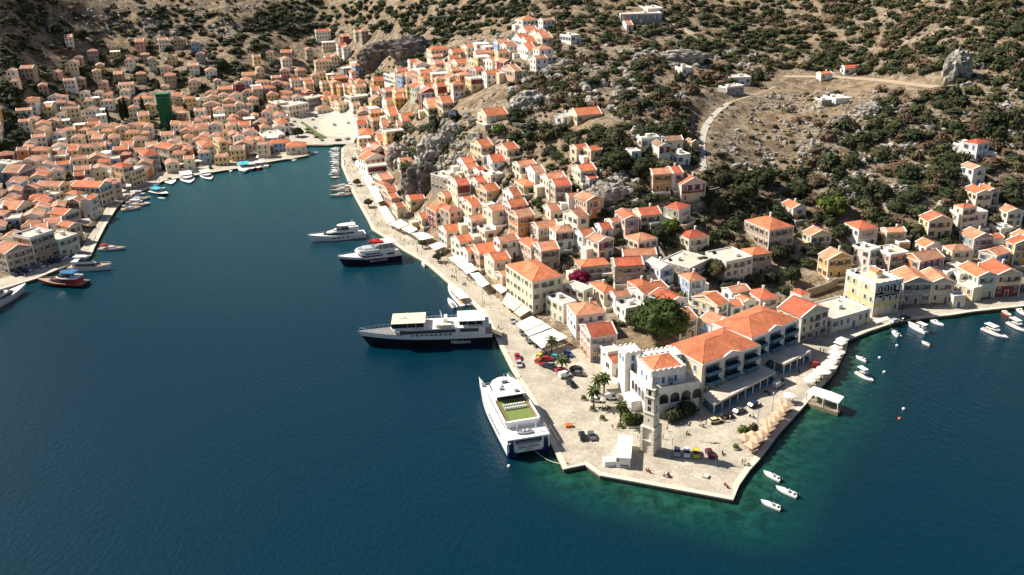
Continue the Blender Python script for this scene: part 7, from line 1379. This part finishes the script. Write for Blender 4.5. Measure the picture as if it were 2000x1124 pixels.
# lamps, flags, bed, planters, buoys, walls
def lamp(x, y, lab):
    p = ground(x, y); o = thing('street_lamp', lab, 'street lamp', tuple(p), 0, 'street lamps'); q = MB(); q.lathe([(.16, 0), (.12, .5), (.07, .7), (.05, 6)], 8); q.build('post', [M['iron']], o); q = MB(); q.lathe([(.1, 6), (.25, 6.1), (.22, 6.5), (.05, 6.7)], 8); q.build('lantern', [M['trim']], o)
for x, y in [(891.7, 549), (943.6, 600), (1220, 822), (1312, 897), (862, 520), (815, 492), (733, 420), (705, 365), (690, 318), (1508, 806), (1480, 826), (1560, 735), (1690, 634), (1760, 617)]: lamp(x, y, f'thin dark quay lamp post {where(x, y)}')
FB = mat('flag_blue', (.02, .12, .45), .8, 0)
def flag(x, y, Hh, s, lab, z0=None):
    p = ground(x, y) if z0 is None else at(x, y, z0); o = thing('flagpole', lab, 'flagpole', tuple(p), 0); q = MB(); q.bar((0, 0, -.3), (0, 0, Hh), .07, 0, 6); q.build('pole', [M['trim']], o); q = MB(); n = 10
    for j in range(9):
        for i in range(n):
            x0, x1 = i/n, (i+1)/n; f = lambda t: .12*math.sin(t*7)*s*.5; z1 = Hh-.2-j*s*.667/9; z2 = z1-s*.667/9; col = j % 2
            if x0 < .37 and j < 5: col = 1 if (j == 2 or .14 < x0+.02 < .24) else 0
            q.add([(x0*s, f(x0), z2-x0*.3*s), (x1*s, f(x1), z2-x1*.3*s), (x1*s, f(x1), z1-x1*.3*s), (x0*s, f(x0), z1-x0*.3*s)], [(0, 1, 2, 3)], col)
    q.build('flag', [FB, M['trim']], o)
flag(879, 262, 13, 3.6, 'tall flagpole with a blue and white striped flag on the crag'); flag(614, 268, 8, 2.6, 'left one of the blue and white flags at the harbour square'); flag(652, 262, 8, 2.6, 'middle one of the blue and white flags at the harbour square'); flag(679, 256, 7, 2.4, 'right one of the blue and white flags at the harbour square'); flag(309, 346, 8, 2.8, 'blue and white flag at the bend of the left quay')
flag(1272, 763, 4.6, 2.4, 'blue and white flag flying just above the clock tower tip', 14.6)
bed = [at(*px('T6', *p), 1.2) for p in ((600, 265), (640, 200), (700, 240), (800, 300), (815, 352), (690, 366), (660, 320))]; q = MB(); q.prism([(p.x, p.y) for p in bed], .9, 1.75); q.prism([(p.x*.98+sum(k.x for k in bed)/7*.02, p.y*.98+sum(k.y for k in bed)/7*.02) for p in bed], 1.7, 1.85, 1); tag(q.build('planting_bed', [M['litho'], LAWN]), 'raised wedge-shaped planting bed left of the clock tower', 'planter')
for x, y, r, kd, lab in [(690, 300, 2.2, 'bright', 'bright green shrub in the wedge planting bed'), (735, 290, 1.9, 'olive', 'olive shrub in the wedge planting bed'), (660, 235, 1.8, 'dark', 'dark shrub at the back of the wedge planting bed'), (790, 300, 2.0, 'dark', 'dark shrub at the tower end of the wedge planting bed'), (1220, 215, 3.0, 'dark', 'large dark shrub against the arcade wall'), (1090, 275, 2.6, 'dark', 'dark low shrub at the foot of the arcade wall'), (1150, 255, 2.0, 'dark', 'small dark shrub between the two arcade shrubs'), (1735, 400, 1.7, 'bright', 'potted palm-like shrub by the beige parasols'), (1805, 395, 1.3, 'dark', 'round potted tree by the beige parasols'), (1840, 365, 1.3, 'dark', 'round potted tree behind the beige parasols')]:
    X, Y = px('T6', x, y); p = at(X, Y, 1.7); o = inst('shrub', BV[kd, rv.randrange(3)], None, p, rv.random()*6); o.scale = (r, r, r*1.1); tag(o, lab, 'shrub')
for x, y, lab in [(360, 195, 'square stone planter by the white parked car'), (450, 280, 'square stone planter with a small shrub, mid plaza'), (612, 352, 'square stone planter at the foot of the quay palm'), (280, 98, 'red-flowered planter beside the palms'), (1668, 548, 'round white planter near the beige parasols'), (1395, 805, 'low white slab planter on the tip of the quay')]:
    X, Y = px('T6', x, y); p = at(X, Y, 1.2); o = thing('stone_planter', lab, 'planter', tuple(p), .3); q = MB(); q.lathe([(1.0, 0), (1.15, .55), (.95, .55), (.9, .45)], 4 if x < 1500 else 12); q.build('tub', [M['litho']], o)
    if 'slab' not in lab: s_ = inst('plant', BV['bright', 0], o, (0, 0, .5)); s_.scale = (.8, .8, .9)
X, Y = px('T6', 515, 690); p = at(X, Y, 1.2); q = MB(); q.box(-1.5, -1.1, 0, 1.5, 1.1, 1.5); q.box(-1.6, -1.2, 1.5, 1.6, 1.2, 1.62); tag(q.build('white_kiosk_box', [M['whitep']], None, False, p, .1), 'small white box kiosk left of the ribbed quay cabin', 'kiosk')
X, Y = px('T6', 147, 345); p = at(X, Y, 1.2); o = thing('barrier_crate', 'orange barrier stack inside a wire cage on the quay', 'barrier', tuple(p), .1); q = MB(); q.box(-1, -.7, 0, 1, .7, .8); q.build('stack', [M['orangep']], o); q = MB()
for a in (-1.8, -.9, 0, .9, 1.8): q.bar((a, -1.3, 0), (a, -1.3, 1.8), .04)
q.bar((-1.8, -1.3, 1.8), (1.8, -1.3, 1.8), .04); q.build('cage', [M['metal']], o)
for i, (x, y) in enumerate([(1107, 905), (1016, 736), (1003, 716), (992, 690), (1012, 740)]):
    p = at(x, y, 1.3); q = MB(); q.lathe([(.22, 0), (.16, .18), (.28, .3), (.25, .4)], 8); o = q.build('mooring_bollard', [M['yellowp']], None, False, (p.x, p.y, 1.32)); tag(o, None, 'bollard', 'yellow bollards'); want(o, f'yellow mooring bollard on the quay edge {where(x, y)}', x, y)
for x, y, m_, lab in [(1757, 819, 'orangep', 'orange mooring buoy alone in the right-hand bay'), (1718, 700, 'whitep', 'small white buoy right of the small motorboat'), (1727, 728, 'whitep', 'small white buoy right of the cabin cruiser'), (1752, 676, 'whitep', 'small white buoy below the motorboat by the eastern quay'), (994, 912, 'whitep', 'white buoy behind the catamaran ferry stern'), (1765, 800, 'whitep', 'tiny white buoy above the orange buoy')]:
    p = at(x, y, 0); q = MB(); vs_, fs_ = ICO[2]; q.add([(a*.5, b_*.5, c_*.5+.15) for a, b_, c_ in vs_], fs_); tag(q.build('mooring_buoy', [M[m_]], None, True, p), lab, 'buoy')
STW = mat('dry_stone_wall', (.22, .18, .14), .95, 0, 1.2, col2=(.46, .40, .32), bump=.8)
for i, (t, pts, h) in enumerate([('R7', [(1095, 465), (1180, 445), (1290, 412)], 2.5), ('R7', [(1170, 385), (1260, 360)], 2.2), ('R7', [(340, 535), (480, 505), (625, 478)], 2.2), ('R7', [(470, 400), (620, 385), (720, 395)], 2), ('R7', [(1370, 405), (1460, 430), (1548, 455), (1560, 490)], 1.6), ('R8', [(0, 440), (75, 432)], 2), ('R8', [(480, 388), (600, 395), (720, 415), (870, 430), (1010, 432)], 1.2), ('R8', [(690, 430), (735, 500)], 1.2),
                           ('R8', [(640, 500), (760, 515)], 1.6), ('R8', [(230, 1000), (340, 965), (420, 930)], 3), ('R7', [(890, 720), (930, 790), (960, 850)], 2.5), ('R6', [(1200, 30), (1290, 40)], 1.6), ('R3', [(0, 985), (90, 995), (200, 985), (380, 1010)], 1.6), ('T8', [(1045, 205), (1180, 215), (1310, 210)], 5), ('R8', [(1060, 470), (1160, 480)], 1.4)]):
    P_ = [ground(*px(t, *p)) for p in pts]; q = MB()
    for a, b_ in zip(P_[:-1], P_[1:]):
        k = max(1, int((b_-a).length/3))
        for j in range(k):
            p0, p1 = a.lerp(b_, j/k), a.lerp(b_, (j+1)/k); d_ = (p1-p0).normalized(); nn = Vector((-d_.y, d_.x, 0)).normalized()*.25; z0, z1 = zt(p0.x, p0.y), zt(p1.x, p1.y); hh = h*(1+.12*noise.noise(p0*.3))
            q.add([(*(p0-nn).xy, z0-2), (*(p1-nn).xy, z1-2), (*(p1+nn).xy, z1-2), (*(p0+nn).xy, z0-2), (*(p0-nn).xy, z0+hh), (*(p1-nn).xy, z1+hh), (*(p1+nn).xy, z1+hh), (*(p0+nn).xy, z0+hh)], [(4, 5, 6, 7), (0, 1, 5, 4), (2, 3, 7, 6), (1, 2, 6, 5), (3, 0, 4, 7)])
    X, Y = px(t, *pts[0]); o = q.build('stone_wall', [STW]); tag(o, None, 'wall'); want(o, f'rough dry-stone terrace wall {where(X, Y)}', X, Y)
finish_labels()
